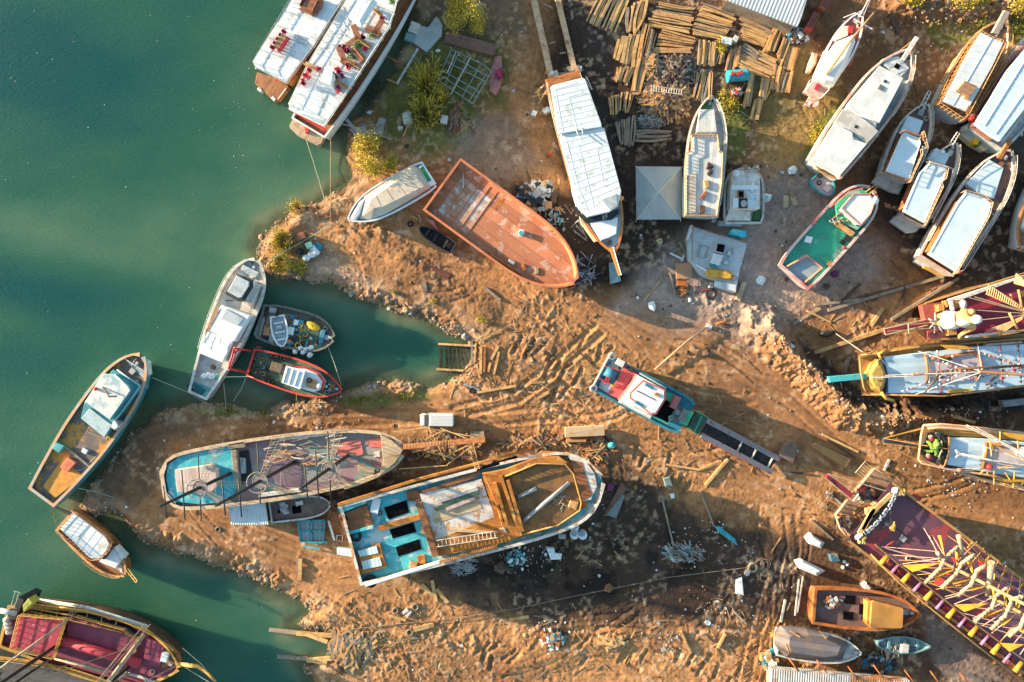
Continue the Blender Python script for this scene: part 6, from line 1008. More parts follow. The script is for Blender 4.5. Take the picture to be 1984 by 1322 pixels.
ladder('side_gallery',(1590,830,4.4),(1835,340,4.4),1.0,TEAKL,B.r,.05,.6);sprit(B,(1760,250),(1850,85),.75,mat('sprit_grey',(.30,.25,.22),None,.5,1,.7),4.6,5.4);prism('stern_platform',[(1302,782),(1335,755),(1530,862),(1498,902)],1.5,.7,WHITE,B.r);lines('side_plank',[[(1370,610,3),(1470,440,3),(1510,400,3)]],.16,TEAKL,B.r)
B=boat('cruiser','white decked cruiser with striped roof and yellow green stern board','cruiser',(1705,1030),(2290,140),205,TRAWL,3.6,0,mat('hull_paleteal',(.45,.55,.56),(.35,.42,.43),.5,.6,.6),OLDWHITE,OLDWHITE,.5,(0,.6),.13,.28)
prism('cabin',[(1650,900),(1870,520),(2000,380),(2180,300),(2200,500),(1790,1000)],5.7,3.4,mat('cruiser_red',(.30,.14,.11),None,.4,1,.6),B.r);prism('roof',[(1618,910),(1858,515),(1990,360),(2200,260),(2240,470),(1800,1035),(1740,1000)],6.0,5.7,PBL,B.r,.05);battens('roof_seam',((1640,900),(1990,380)),((1800,1000),(2200,440)),6.0,12,IV,B.r,.08,.03);lines('roof_edge',[[(1690,920,6.04),(2000,420,6.04)],[(1770,980,6.04),(2150,430,6.04)]],.06,IV,B.r)
prism('stern_platform',[(1522,990),(1570,900),(1640,950),(1760,1020),(1775,1045),(1690,1108),(1600,1060)],1.8,.9,mat('stern_cream',(.60,.52,.38),(.5,.38,.2),.5,1,.6),B.r);prism('stern_board',[(1640,970),(1690,945),(1640,1060),(1602,1050)],2.6,1.7,YELLOW,B.r);prism('green_board',[(1690,945),(1712,950),(1655,1072),(1630,1066)],2.5,1.7,mat('board_green',(.06,.17,.05),None,.4,1,.7),B.r);prism('stern_seat',[(1570,905),(1640,945),(1620,980),(1550,945)],3,1.6,OLDWHITE,B.r)
b=MB();b.ball(P(1600,872,4.2),.55,.4,.4);b.build('life_vest_box',RED,B.r);lines('side_trim',[[(1600,860,4),(1860,460,4),(1960,340,4)]],.22,mat('cruiser_red'),B.r);lines('side_rail',[[(1800,1030,5),(1840,1010,4.6),(1990,800,4.6)],[(1820,1040,4),(1990,830,4)]],.07,WHITE,B.r)
Z(*Z6)
B=boat('orange_rimmed_boat','white hulled boat with orange varnished rim at the frame edge','boat',(2190,210),(1945,790),118,[(0,.8),(.4,1),(.65,.92),(.82,.68),(.93,.38),(1,.05)],3.0,0,WHITE,mat('gulet_deck'),VAR,.6,(0,.5),.14,.3);prism('cabin',[(2010,600),(2130,330),(2220,380),(2080,650)],4.6,2.4,IV,B.r)
Z(*V2)
MRN=mat('maroon_deck',(.20,.014,.035),(.27,.018,.04),.5,.35,.55,ang=R(10),wid=.5,line=.25);MRNB=mat('bow_maroon',(.30,.07,.05),(.24,.05,.04),.5,.8,.6)
B=boat('maroon_ship','maroon show ship with a giant white robed carved figure at its bow','ship',(3100,130),(668,570),350,[(0,.86),(.4,1),(.7,.97),(.88,.82),(1,.64)],7.0,0,DWOOD,MRN,mat('ship_gold',(.36,.19,.065),(.26,.13,.05),.4,1,.5),.6,(0,0),.2,.3,bilge=.3)
prism('bow_deck',[(648,345),(1000,290),(1010,760),(740,792)],7.1,6.2,MRNB,B.r);prism('white_rail',[(1005,285),(1020,262),(1990,-45),(2000,-20),(1140,285)],8.0,7.4,OLDWHITE,B.r);prism('white_rail',[(1240,770),(1250,745),(1870,672),(1880,690),(1400,760)],8.0,7.4,OLDWHITE,B.r);lines('gold_rail',[[(690,325,7.7),(1200,170,7.7),(1990,-75,7.7)],[(690,320,7.1),(1200,160,7.1)]],.09,mat('ship_gold'),B.r)
prism('bowsprit',[(160,655),(470,590),(690,535),(715,615),(470,665),(175,728)],7.3,6.7,DRED,B.r);lines('sprit_rail',[[(150,660,7.6),(700,535,7.6)],[(175,735,7.6),(715,610,7.6)],[(470,590,8),(480,720,8)],[(150,660,7.6),(175,735,7.6)]],.09,SAILC,B.r)
for x,y,w_,h_ in((905,380,80,90),(1085,340,60,100),(1050,700,110,80),(975,330,30,90),(1130,330,30,90)):prism('bow_bench',rect(x,y,w_,h_,-6),7.9,7.1,mat('bench_orange',(.50,.22,.06),(.4,.16,.04),.4,1,.6,ang=R(80),wid=.4,line=.5),B.r)
b=MB();b.beam(P(1020,290,8.2),P(1050,420,8.2),.35,.4);b.build('bow_post',OLDWHITE,B.r);b=MB();b.ball(P(1182,340,8),.5,.7,.5);b.build('bow_lantern',OLDWHITE,B.r);prism('lantern_base',rect(1165,330,70,100,0),7.6,7.1,BLACK,B.r)
mp=P(1990,470,7.2);b=MB();b.tube([mp,mp+Vector((0,0,16))],.4,10);b.build('mast',TEAKL,B.r)
b=MB();c=Vector((mp.x,mp.y,9));[b.tube([P(*f),Vector((mp.x,mp.y,zt))],.06,5) for f,zt in(((1270,250,8),8.6),((1330,410,8),8.7),((1430,540,8),8.9),((1340,240,8),8.8),((1540,660,8),8.3),((1450,720,8),8.2))];b.build('stay',SAILC,B.r)
for a,c_,m_ in(((1480,200),(1990,420),0),((1620,640),(1960,500),1),((1850,60),(2050,120),2)):
 b=MB();a0,c0=P(*a,8.1),P(*c_,9.4);b.tube([a0,c0],.06,5);w_=Vector((.3,1.3 if m_!=1 else -1.1,0));b.tube([a0+w_,c0+w_*.2],.06,5);n=18
 for k in range(n):t=(k+.5)/n;b.tube([a0.lerp(c0,t),(a0+w_).lerp(c0+w_*.2,t)],.075,4)
 b.build('ratline',TEAKL,B.r)
prism('yellow_sail',[(1930,160),(2020,170),(2060,240),(1960,235)],10,9.9,SAILY,B.r,0);lines('yard',[[(1910,145,10),(1960,390,10)],[(1800,205,8),(1840,310,8)],[(1790,450,9),(1900,660,9)]],.16,TEAKL,B.r,6);lines('sail_line',[[(830,600,8.5),(750,565,8)],[(770,650,7.8),(200,690,7.6)],[(480,600,8),(830,570,8)]],.05,SAILC,B.r)
def figure(name,label,joints,edges,m,extra,cat='statue',root=0):
 me=bpy.data.meshes.new(name);O=joints[0][0]
 me.from_pydata([(j[0]-O)[:] for j in joints],edges,[]);o=bpy.data.objects.new(name,me);COL.objects.link(o);o.location=O
 sk=o.modifiers.new('skin','SKIN');sk.use_smooth_shade=True
 for i,j in enumerate(joints):v=me.skin_vertices[0].data[i];v.radius=(j[1],j[1]);v.use_root=(i==root)
 ss=o.modifiers.new('smooth','SUBSURF');ss.levels=1;ss.render_levels=1
 dg=bpy.context.evaluated_depsgraph_get();m2=bpy.data.meshes.new_from_object(o.evaluated_get(dg));o.modifiers.clear();o.data=m2;m2.materials.clear();m2.materials.append(m);WPOS[o.name]=O
 tag(o,label,cat);return o
def J(x,y,z,r):return(P(x,y,z),r)
jt=[J(1060,545,10.0,.95),J(1130,540,10.6,.85),J(1200,530,11.2,1.0),J(1285,530,12.0,.42),J(1350,535,12.6,.62),J(1000,490,9.4,.5),J(900,490,8.6,.42),J(865,490,7.6,.36),J(995,585,9.4,.5),J(900,590,8.6,.42),J(860,592,7.6,.36),J(1190,440,11.2,.5),J(1290,440,10.9,.42),J(1150,405,10.8,.34),J(1290,615,11.2,.5),J(1340,640,10.8,.42),J(1220,690,10.2,.34),J(1135,755,9.6,.26),J(1150,790,9.2,.18)]
o=figure('carved_statue','giant carved figure in white tunic standing at the maroon ship bow',jt,[(0,1),(1,2),(2,3),(3,4),(0,5),(5,6),(6,7),(0,8),(8,9),(9,10),(2,11),(11,12),(12,13),(2,14),(14,15),(15,16),(16,17),(17,18)],SKIN,None)
b=MB();b.tube([P(960,545,9.3),P(1040,545,10.0),P(1115,540,10.6)],1.25,12,1.1);b.build('white_tunic',mat('tunic_white',(.74,.72,.68),(.62,.58,.52),.5,1,.8,bump=.3),o);b=MB();b.ball(P(1362,535,12.7),.66,.62,.62);b.build('white_headscarf',mat('tunic_white'),o);b=MB();b.ball(P(1290,440,11.4),.5,.48,.5,n=12,m=8);b.build('held_ball',SKIN,o);b=MB();b.ball(P(1195,580,11.6),1.0,.45,.5);b.build('sash',mat('tunic_white'),o)
b=MB();c=P(835,575,7.4);[b.tube([c,c+Vector((math.cos(a)*1.3,math.sin(a)*1.5,q_*.6))],.28,6,.08) for a,q_ in((.4,1),(1.2,.6),(2,1),(2.8,.5),(3.6,1),(4.4,.4),(5.2,.8),(5.9,.3))];tag(b.build('sea_creature_carving',mat('carving_grey',(.16,.20,.21),(.34,.38,.38),.5,1.5,.6)),'dark grey many armed carving at the feet of the white robed statue','carving')
Z(*Y6)
BLD=mat('deck_lightblue',(.40,.53,.62),(.35,.47,.56),.5,.4,.6,ang=R(4),wid=.6,line=.12);YDK=mat('deck_gold',(.36,.19,.045),(.26,.13,.035),.5,.8,.6)
B=boat('bunting_ship','blue decked show ship with golden bow and coloured bunting','ship',(3200,640),(492,925),222,[(0,.95),(.5,1),(.8,.98),(.93,.90),(1,.80)],5.5,0,DWOOD,YDK,mat('ship_gold'),.5,(0,0),.2,.3,bilge=.3)
prism('blue_deck',[(705,762),(1080,715),(1570,660),(1981,640),(2600,560),(2650,960),(1981,1010),(1650,1055),(1250,1085),(745,1085),(738,920)],6.2,5.0,BLD,B.r,.05)
lump('golden_bow_shell',[(565,900),(610,820),(660,775),(700,800),(735,880),(740,960),(720,1030),(680,1085),(620,1050),(580,980)],5.9,[(605,910),(635,850),(660,825),(685,850),(705,900),(708,955),(695,1005),(672,1035),(640,1015),(615,970)],6.9,mat('gold_leaf',(.34,.20,.045),(.46,.31,.09),.6,1.6,.45),B.r,5);prism('deck_edge',[(700,760),(715,758),(752,920),(752,1088),(738,1088),(738,920)],6.3,5.5,mat('navy'),B.r);lines('bow_arm',[[(690,770,6.4),(665,735,6.4),(740,690,6.2)],[(690,1080,6.4),(730,1130,6.2),(800,1150,6)]],.22,YEL,B.r,8)
prism('bowsprit',[(212,935),(540,905),(565,925),(555,955),(225,988)],6.0,5.4,TEALP,B.r);lines('bow_rail',[[(492,745,6.2),(505,900,6.2),(530,1030,6.2),(560,1090,6.2)],[(500,740,6.1),(1000,672,6.3),(1981,590,6.3)],[(560,1095,6.1),(1250,1110,6.3),(1981,1020,6.3)]],.12,mat('ship_gold'),B.r,6)
prism('round_hatch',[(1140,770),(1540,715),(1590,780),(1600,860),(1560,965),(1250,990),(1150,940)],6.45,6.1,mat('hatch_mauve',(.36,.32,.36),(.44,.40,.42),.5,.5,.5),B.r);lines('hatch_rim',[[(1140,770,6.6),(1540,712,6.6),(1592,780,6.6),(1602,860,6.6),(1560,970,6.6)],[(1085,720,6.5),(1110,850,6.5),(1105,1000,6.5)]],.2,TEAK,B.r,6);b=MB();b.ball(P(1290,775,6.6),.8,.35,.25,.3,rough=.15);b.build('black_bag',BLACK,B.r)
prism('yellow_awning',[(1220,645),(1440,655),(1540,680),(1290,690)],7.2,7.15,SAILY,B.r,0);prism('yellow_awning',[(1300,1050),(1520,1045),(1510,1070),(1290,1085)],7.2,7.15,SAILY,B.r,0);prism('side_flap',[(800,675),(960,655),(980,670),(820,695)],6.9,6.8,YEL,B.r,0)
BNT=[mat('bunting_'+n,c,None,.3,1,.7,bump=0) for n,c in(('white',(.72,.70,.68)),('red',(.55,.05,.05)),('dark',(.03,.04,.06)),('orange',(.6,.22,.08)))]
p1=P(1430,880,6.2);p2=P(1960,840,6.2)
for p in(p1,p2):b=MB();b.tube([p,p+Vector((0,0,15))],.26,8,.16);b.build('mast',DWOOD,B.r)
SPR=[]
for i,(a,za,c,zc) in enumerate((((590,945),6.3,(1430,880),9),((1080,720),6.5,(1430,880),8.5),((1440,665),6.6,(1960,840),9),((870,1075),6.4,(1430,880),8.4),((1100,1080),6.5,(1430,890),9.5),((1640,1050),6.5,(1960,845),9),((1770,640),6.5,(1790,1000),7.4),((1240,1090),6.6,(1200,690),7),((1430,885),9,(1960,840),9.4),((1500,960),7,(1960,850),9),((1330,980),7,(1340,730),7.2),((1930,640),6.6,(1960,1000),7.4))):
 b=MB();A0,C0=P(*a,za),P(*c,zc);n=max(6,int((C0-A0).length/.55));b.cur=2;b.tube([A0,C0],.04,4);q=random.Random(i)
 for k in range(n):
  b.cur=q.choice((0,0,1,1,3,2));pt=A0.lerp(C0,(k+.5)/n);s_=q.uniform(.13,.24);pt.z-=s_*.5;b.ball(pt,s_,s_,s_*.6,n=5,m=3)
 b.build('bunting',BNT,B.r)
lines('yard',[[(980,920,8),(1520,860,8)],[(1350,865,9.5),(1960,835,9.5)],[(1090,1070,8),(1240,880,8)],[(1640,1010,8),(1800,870,8)]],.16,DWOOD,B.r,6);b=MB()
[b.tube([P(*f),Vector((p1.x,p1.y,10))],.05,4) for f in((1010,700,6.5),(1560,640,6.5),(1000,1095,6.4),(1480,1080,6.4),(560,930,6.2))];b.build('stay',OLDWHITE,B.r);lines('white_boom',[[(590,945,7.2),(950,930,7.4)]],.09,OLDWHITE,B.r)
prism('side_panel',[(1650,635),(1960,612),(1965,632),(1650,655)],6.5,5.6,mat('panel_taupe',(.34,.27,.25),None,.4,1,.6),B.r);heap('side_lashing',(620,715),130,30,.3,6,40,1.3,.1,[YEL,TEAKL,TEAK],B.r,seed=3,ang=.2,spread=.3)
lines('mooring_rope',[[(270,540,.6),(540,725,6)]],.05,ROPE);tag(bpy.data.objects['mooring_rope'],'thin mooring line from a tarp on the bank to the golden bow','rope');tag(lump('dark_tarp',[(130,560),(150,525),(265,512),(270,545),(200,580)],.5,[(160,550),(170,535),(250,525),(250,540),(195,562)],.9,BLACK,None,0),'black tarp bundle on the bank near driftwood beams','tarp')
tag(prism('grey_pontoon',[(1790,1150),(1981,1130),(2150,1120),(2150,1185),(1981,1190),(1805,1212)],1.2,.1,mat('pontoon_grey',(.20,.22,.24),(.28,.3,.3),.5,1,.6)),'grey pontoon beam lying in the dark ditch at the frame edge','pontoon')
Z(*V3)
B=boat('yellow_sail_ship','blue decked show ship with yellow rigging and green figurehead','ship',(4000,1150),(640,530),372,[(0,.95),(.45,1),(.7,.93),(.9,.76),(1,.64)],5.5,0,DWOOD,YDK,mat('cap_salmon',(.58,.34,.22),(.5,.26,.12),.5,.8,.6),.5,(0,0),.2,.34,bilge=.3)
prism('blue_deck',[(1020,458),(1480,475),(1983,520),(2700,640),(2700,1120),(1983,985),(1420,900),(965,810),(1015,640)],6.3,5.0,BLD,B.r,.05);lump('deck_arch',[(990,445),(1025,455),(1018,640),(970,815),(925,850),(985,640)],6.5,[(1000,455),(1015,460),(1006,640),(962,808),(945,825),(995,640)],6.9,TEAKL,B.r,5.2)
prism('bow_pit',[(720,400),(860,380),(980,460),(985,640),(930,800),(800,800),(680,720),(650,620)],5.4,5.0,BLACK,B.r);prism('bowsprit',[(150,478),(620,545),(760,570),(755,600),(620,580),(150,528)],6.2,5.7,mat('sprit_navy',(.03,.04,.06),None,.4,1,.6),B.r);lines('sprit_rope',[[(150,470,6.4),(650,335,6.2)],[(150,475,6.4),(640,350,6)],[(155,535,6.3),(610,600,6)],[(160,540,6.3),(600,760,6)],[(700,560,7),(1000,610,7)],[(150,470,6.4),(720,570,7.6)]],.06,YEL,B.r)
lines('bow_rail',[[(670,300,6.3),(640,430,6.3),(605,740,6.3),(640,790,6.3),(980,870,6.3),(1600,960,6.3),(1983,1120,6.3)],[(670,300,6.3),(900,285,6.3),(1300,320,6.3),(1983,400,6.3)],[(730,340,6.4),(860,330,6.4),(1280,360,6.4),(1983,420,6.4)]],.16,mat('cap_salmon'),B.r,6)
prism('side_gallery',[(740,345),(1250,365),(1983,445),(1983,500),(1500,455),(1020,440),(920,420),(860,380)],5.8,5.2,YEL,B.r);prism('yellow_awning',[(1670,385),(1983,420),(2100,500),(1950,500),(1780,450)],7.6,7.55,SAILY,B.r,0);prism('yellow_awning',[(1600,1000),(1983,1010),(1983,1040),(1700,1035)],7.0,6.95,SAILY,B.r,0)
o=figure('carved_statue','green carved figure crouching at the bow of the yellow rigged ship',[J(800,590,6.4,.42),J(830,560,6.8,.5),J(860,545,7.1,.3),J(885,545,7.3,.34),J(740,520,6.4,.26),J(690,510,6.0,.2),J(790,640,6.4,.26),J(730,640,6.2,.24),J(660,622,6.0,.2),J(840,660,6.6,.26),J(830,700,6.3,.2),J(850,500,6.6,.24),J(800,480,6.2,.18)],[(0,1),(1,2),(2,3),(0,4),(4,5),(0,6),(6,7),(7,8),(1,9),(9,10),(1,11),(11,12)],LIME,None)
for x,y,l_ in((780,470,'upper'),(745,710,'lower')):b=MB();b.ball(P(x,y,6.2),.45,.4,.35,rough=.15);b.cur=1;b.ball(P(x-16,y-20,6.4),.3,.28,.22,rough=.25);tag(b.build('carved_bust',[DRED,mat('bust_pink',(.40,.2,.16),None,.4,2,.6)]),('red clothed carved bust at the ship rail above' if l_=='upper' else 'red clothed carved bust at the ship rail below')+' the green statue','carving')
b=MB();q=random.Random(31);[b.ball(P(905+q.uniform(-45,55),600+q.uniform(-200,190),6.3),q.uniform(.3,.6),q.uniform(.3,.5),.4,rough=.12) for i in range(34)];b.build('black_hair_carving',mat('carving_black',(.015,.017,.015),None,.4,2,.5),B.r);lines('carving_bone',[[(905,500,7),(910,570,7)],[(910,620,7),(870,715,7)],[(890,650,7),(920,640,7)]],.1,SAILC,B.r)
prism('mauve_hatch',[(1480,540),(1983,600),(2100,740),(1900,880),(1500,840),(1430,850)],6.45,6.2,mat('hatch_mauve'),B.r);lines('hatch_rim',[[(1495,530,6.6),(1490,640,6.6),(1440,860,6.6)],[(1480,535,6.6),(1983,580,6.6)]],.24,TEAK,B.r,6);b=MB();b.ball(P(1525,845,6.7),.5,.4,.4,rough=.1);b.build('red_float',RED,B.r);b=MB();b.ball(P(1975,660,6.9),.9,.9,.8,rough=.05);b.build('white_dome',OLDWHITE,B.r)
mp=P(2150,830,6.3);b=MB();b.tube([mp,mp+Vector((0,0,16))],.3,8);b.build('mast',TEAKL,B.r);b=MB();[b.tube([P(*f),Vector((mp.x,mp.y,zt))],.055,4) for f,zt in(((1150,470,6.5),9),((1200,300,6.4),9.5),((1350,320,6.4),9.8),((1120,690,6.6),8.5),((980,870,6.4),7.2),((1150,890,6.4),7),((1230,290,6.4),10.4))];b.build('stay',OLDWHITE,B.r)
lines('white_boom',[[(1150,670,7.2),(1983,850,7.4)],[(1090,625,7.2),(1150,670,7.2),(1090,715,7.2)],[(1090,625,7.2),(1120,680,7.2)]],.12,OLDWHITE,B.r,6)
lines('yellow_spar',[[(1530,460,8),(1560,700,8)],[(1560,540,7.8),(1630,720,7.8)],[(1600,560,7.8),(1983,760,8)],[(1500,920,7.4),(1600,990,7.2)],[(1590,900,7.2),(1590,1070,6.6)],[(1860,900,7.2),(1840,1110,6.6)],[(1900,500,8),(1910,660,8)],[(1740,920,7),(1800,1010,7)],[(1660,860,7.4),(1820,820,7.4)],[(1670,380,7.6),(1670,540,7.6)],[(1400,940,7),(1470,880,7)],[(1720,1070,6.6),(1900,1120,6.4),(1983,1050,6.4)]],.1,YEL,B.r,5);b=MB();b.ball(P(1140,885,6.6),.35,.3,.25);b.build('orange_buoy',mat('bin_orange'),B.r);ladder('side_frame',(1030,915,5.6),(1560,1030,5.4),1.0,BLACK,B.r,.07,1.2)
Z(*FULL)
PUR=mat('deck_purple',(.12,.050,.075),(.10,.045,.065),.5,.4,.6,c3=(.30,.045,.05),amt3=.38,sc3=.22)
B=boat('purple_ship','huge purple decked show ship with gold rail and white lettering at its bow','ship',(2300,1452),(1684,990),73,[(0,.96),(.5,1),(.85,1),(1,.985)],7.5,0,DWOOD,PUR,mat('ship_gold'),.5,(0,0),.2,.28,bilge=.15)
Z(*V1)
prism('bow_platform',[(612,150),(1015,420),(900,560),(600,700),(380,640),(275,545)],6.2,5.6,mat('plat_wood',(.30,.17,.10),(.2,.1,.06),.5,1,.7,ang=R(-35),wid=.35,line=.4),B.r);prism('bow_platform',[(190,655),(370,665),(520,790),(480,960),(330,1230),(230,1240),(-10,900)],6.2,5.6,mat('plat_wood'),B.r);prism('bow_bulkhead',[(960,470),(1010,430),(1110,480),(470,1322),(300,1290),(350,1230)],7.3,5,PUR,B.r,.03);prism('purple_step',[(600,640),(860,520),(940,540),(560,980),(380,1180),(300,1190),(490,900),(500,800)],6.5,5.6,DRED,B.r)
lines('bow_rail',[[(275,545,7.2),(612,150,7.2),(1015,420,7.4)],[(190,650,7.2),(-10,895,7.2),(60,1100,7.2),(230,1300,7.2)]],.14,mat('cap_salmon'),B.r,6);lines('bow_rail_post',[[(612-84*k,150+98*k,7.2),(640-84*k,175+98*k,6.2)] for k in range(5)]+[[(150-50*k,700+60*k,7.2),(190-50*k,725+60*k,6.2)] for k in range(4)],.1,SAILC,B.r)
prism('bowsprit',[(-165,290),(-120,235),(280,560),(240,620)],7.6,7.0,DRED,B.r);lines('sprit_rope',[[(-120,235,7.8),(800,510,8)],[(-165,300,7.8),(280,670,7.4)],[(-120,240,7.8),(360,560,7.6)]],.07,SAILC,B.r);lines('anchor_frame',[[(270,670,8),(355,560,8),(370,640,8),(270,670,8)]],.1,OLDWHITE,B.r)
prism('sign_band',[(905,600),(965,560),(440,1240),(420,1180),(640,900)],7.75,6.5,BLACK,B.r);b=MB()
for a,c in(((880,560),(560,860)),((600,790),(370,1190)),((560,850),(430,1130))):b.beam(P(*a,7.9),P(*c,7.9),.55,.3)
b.build('carved_beam',mat('beam_tan',(.46,.28,.12),(.36,.2,.09),.5,1,.7),B.r);prism('carved_block',[(490,800),(650,760),(700,830),(560,930),(500,900)],7.9,7.2,mat('beam_tan'),B.r);prism('carved_block',[(580,740),(640,690),(740,720),(650,790)],7.9,7.2,mat('beam_tan'),B.r)
heap('deck_clutter',(490,520),130,110,.5,6.3,70,.9,.16,[BLACK,DWOOD,CHRED,DGREEN,TEAK],B.r,seed=3,box=True);heap('deck_clutter',(90,1010),90,110,.5,6.3,50,.9,.16,[BLACK,DWOOD,TEAK,mat('cap_salmon')],B.r,seed=4,box=True);heap('deck_clutter',(380,860),90,80,.4,6.3,40,.7,.16,[DWOOD,RUST,DGREEN],B.r,seed=5,box=True);heap('gold_carving',(500,680),130,40,.5,6.6,40,.7,.14,[YEL,SAILC,LIME],B.r,seed=6)
Z(*U1)
letters=[]
for ch,(x,y) in zip('IEEMONABTUOROS',((250,1130),(325,1080),(390,1020),(460,960),(515,905),(585,830),(640,750),(705,680),(755,610),(805,550),(845,475),(885,390),(925,320),(950,240))):
 cu=bpy.data.curves.new('letter','FONT');cu.body=ch;cu.size=.82;cu.extrude=.06;cu.offset=.02;cu.align_x='CENTER';cu.align_y='CENTER';o=bpy.data.objects.new('letter',cu);COL.objects.link(o)
 m2=bpy.data.meshes.new_from_object(o.evaluated_get(bpy.context.evaluated_depsgraph_get()));p=P(x,y,8.1);a=R(50 if y<700 else 44);letters.append(([Vector((v.co.x*math.cos(a)-v.co.y*math.sin(a),v.co.x*math.sin(a)+v.co.y*math.cos(a),v.co.z+v.co.y*.35))+p for v in m2.vertices],[tuple(f.vertices) for f in m2.polygons]));bpy.data.objects.remove(o);bpy.data.curves.remove(cu);bpy.data.meshes.remove(m2)
b=MB();[b.add(v,f) for v,f in letters];b.build('lettering',WHITE,B.r)
prism('sign_end',[(70,1230),(190,1135),(218,1170),(90,1290)],8.2,7.5,WHITE,B.r);prism('sign_end',[(925,195),(955,90),(1030,72),(1000,205)],8.2,7.5,WHITE,B.r)
for cx,cy in((190,1285),(1095,160)):b=MB();q=random.Random(cx);[b.ball(P(cx+q.uniform(-75,75),cy+q.uniform(-85,60),7.9),.26,.26,.26,n=7,m=5) for i in range(16)];b.build('gold_cluster',mat('gold_leaf'),B.r)
Z(*U3)
lines('deck_rail',[[(-20,70,8.1),(180,240,8.1),(480,470,8.1),(820,740,8.1),(1331,1120,8.1)]],.1,mat('rail_darkgold',(.25,.13,.04),None,.4,1,.6),B.r);lines('outer_rail',[[(-60,160,7.9),(200,420,7.9),(620,760,7.9),(1331,1330,7.9)]],.12,mat('ship_gold'),B.r,6)
CY=mat('cannon_yellow',(.48,.235,.02),None,.4,1,.5);CP=mat('cannon_purple',(.24,.13,.24),(.36,.07,.15),.5,1.2,.5)
for k in range(13):
 t=k/12;x0,y0=lerp((90,178),(1315,1140),t);x1,y1=lerp((22,250),(1245,1226),t);b=MB();b.tube([P(x0,y0,8.0),P(x1,y1,7.9)],.26 if k%2==0 else .17,10,.32 if k%2==0 else .2)
 b.build('cannon',CY if k%2==0 else CP,B.r)
 if k<12:mx_,my_=(x0+x1)/2+52,(y0+y1)/2+40;prism('gun_port',rect(mx_,my_,60,80,38),7.25,7.0,(mat('port_maroon',(.14,.02,.03),(.3,.06,.04),.5,2,.6),DRED)[k%2],B.r,.02)
for k in range(5):x,y=lerp((840,75),(1240,400),k/2.6);b=MB();b.beam(P(x-22,y+30,8.2),P(x+25,y-25,8.2),.18,.14);b.build('gold_bracket',CY,B.r)
mp=P(560,215,7.1);mq=P(1000,530,7.1)
for p in(mp,mq):b=MB();b.tube([p,p+Vector((0,0,26))],.24,8,.16);b.build('mast',mat('mast_gold',(.36,.24,.12),None,.4,1,.7),B.r)
def furled(pts,z,r):
 b=MB();q=random.Random(int(pts[0][0]));w_=[P(x,y,z) for x,y in pts]
 for i in range(len(w_)-1):
  for k in range(5):t=k/5;c=w_[i].lerp(w_[i+1],t);d=(w_[i+1]-w_[i]).normalized()*.38;b.tube([c-d,c,c+d],r*q.uniform(.7,1.15),7,r*q.uniform(.4,.8))
 return b.build('furled_sail',SAILC,B.r)
for pts,z in((((460,410),(560,270),(620,205),(725,70)),11),(((610,455),(700,330),(780,250),(870,145)),14),(((760,525),(840,420),(920,310),(985,245)),17),(((912,765),(1030,625),(1090,540),(1190,435)),11),(((1060,830),(1150,700),(1240,575),(1325,525)),14),(((1225,895),(1290,800),(1360,700)),17)):furled([(x+(14 if i%2 else -10),y+(10 if i%2 else -6)) for i,(x,y) in enumerate(pts)],z,.25)
for a,c,r_ in(((735,-5),(775,210),.3),((1035,230),(995,535),.42),((545,150),(580,215),.25)):b=MB();b.tube([P(*a,12),P((a[0]+c[0])/2+8,(a[1]+c[1])/2,11),P(*c,9.5)],r_,8,r_*.6);b.build('gaff_sail',SAILC,B.r)
for pts in([(230,258),(570,240),(320,322)],[(500,350),(700,298),(535,392)],[(650,400),(870,383),(690,436)],[(800,452),(980,455),(855,492)],[(548,-10),(575,-10),(615,190)],[(695,618),(1000,608),(790,684)],[(960,705),(1160,655),(975,748)],[(1085,775),(1240,728),(1145,808)],[(1110,965),(1331,980),(1200,1046)],[(705,130),(742,160),(722,268)],[(805,205),(850,220),(872,362)],[(1008,330),(1065,335),(1060,575)],[(1140,480),(1192,465),(1165,632)],[(1250,590),(1305,580),(1275,680)],[(1260,840),(1331,835),(1331,880)]):
 b=MB();w_=[P(x,y,9.4+.9*i) for i,(x,y) in enumerate(pts)];b.add(w_+[v-Vector((0,0,.06)) for v in w_],[(0,1,2),(5,4,3),(0,3,4,1),(1,4,5,2),(2,5,3,0)]);b.build('yellow_pennant',SAILY,B.r)
PRP=mat('pink_rope',(.50,.33,.27),None,.4,2,.8);q=random.Random(55);rg=[[lerp((150,180,8),(1331,1110,8),(i+.5)/14),lerp((540,200,9.5),(1500,800,10),(i+.9+q.uniform(-.2,.2))/14)] for i in range(14)]+[[lerp((870,20,8),(1331,400,8),(i+.5)/7),lerp((640,230,9.5),(1331,640,10),(i+.5)/7)] for i in range(7)]+[[(40,92,7.8),(540,135,10)],[(40,95,7.8),(560,250,9)],[(110,165,7.8),(570,200,10)],[(40,95,7.8),(480,215,8.5)],[(470,-10,8),(545,150,10)],[(500,-10,8),(600,160,10)],[(420,-80,8),(540,130,9)],[(210,250,7.8),(560,200,11)],[(250,280,7.8),(980,450,10)],[(330,350,7.9),(760,540,9)],[(460,420,8),(1000,600,9)],[(640,-10,8),(980,240,10)],[(760,0,8),(1190,430,10)],[(700,30,8),(1160,430,9)],[(690,620,8),(1331,700,10)],[(760,690,8),(1100,780,9)],[(880,780,8),(1331,850,9)],[(930,800,8),(1331,920,9)],[(600,570,8),(780,520,9)],[(1040,320,9),(1331,520,9.5)],[(1080,480,9),(1331,620,10)],[(610,240,9),(900,400,9.4)],[(150,180,7.8),(250,280,7.9)],[(1000,560,9),(1331,740,9.6)],[(1110,960,8),(1240,800,10)],[(630,460,10),(1000,470,9)]]
for i in range(0,len(rg),5):lines('rigging',rg[i:i+5],.048,PRP if i%3 else YEL,B.r,4)
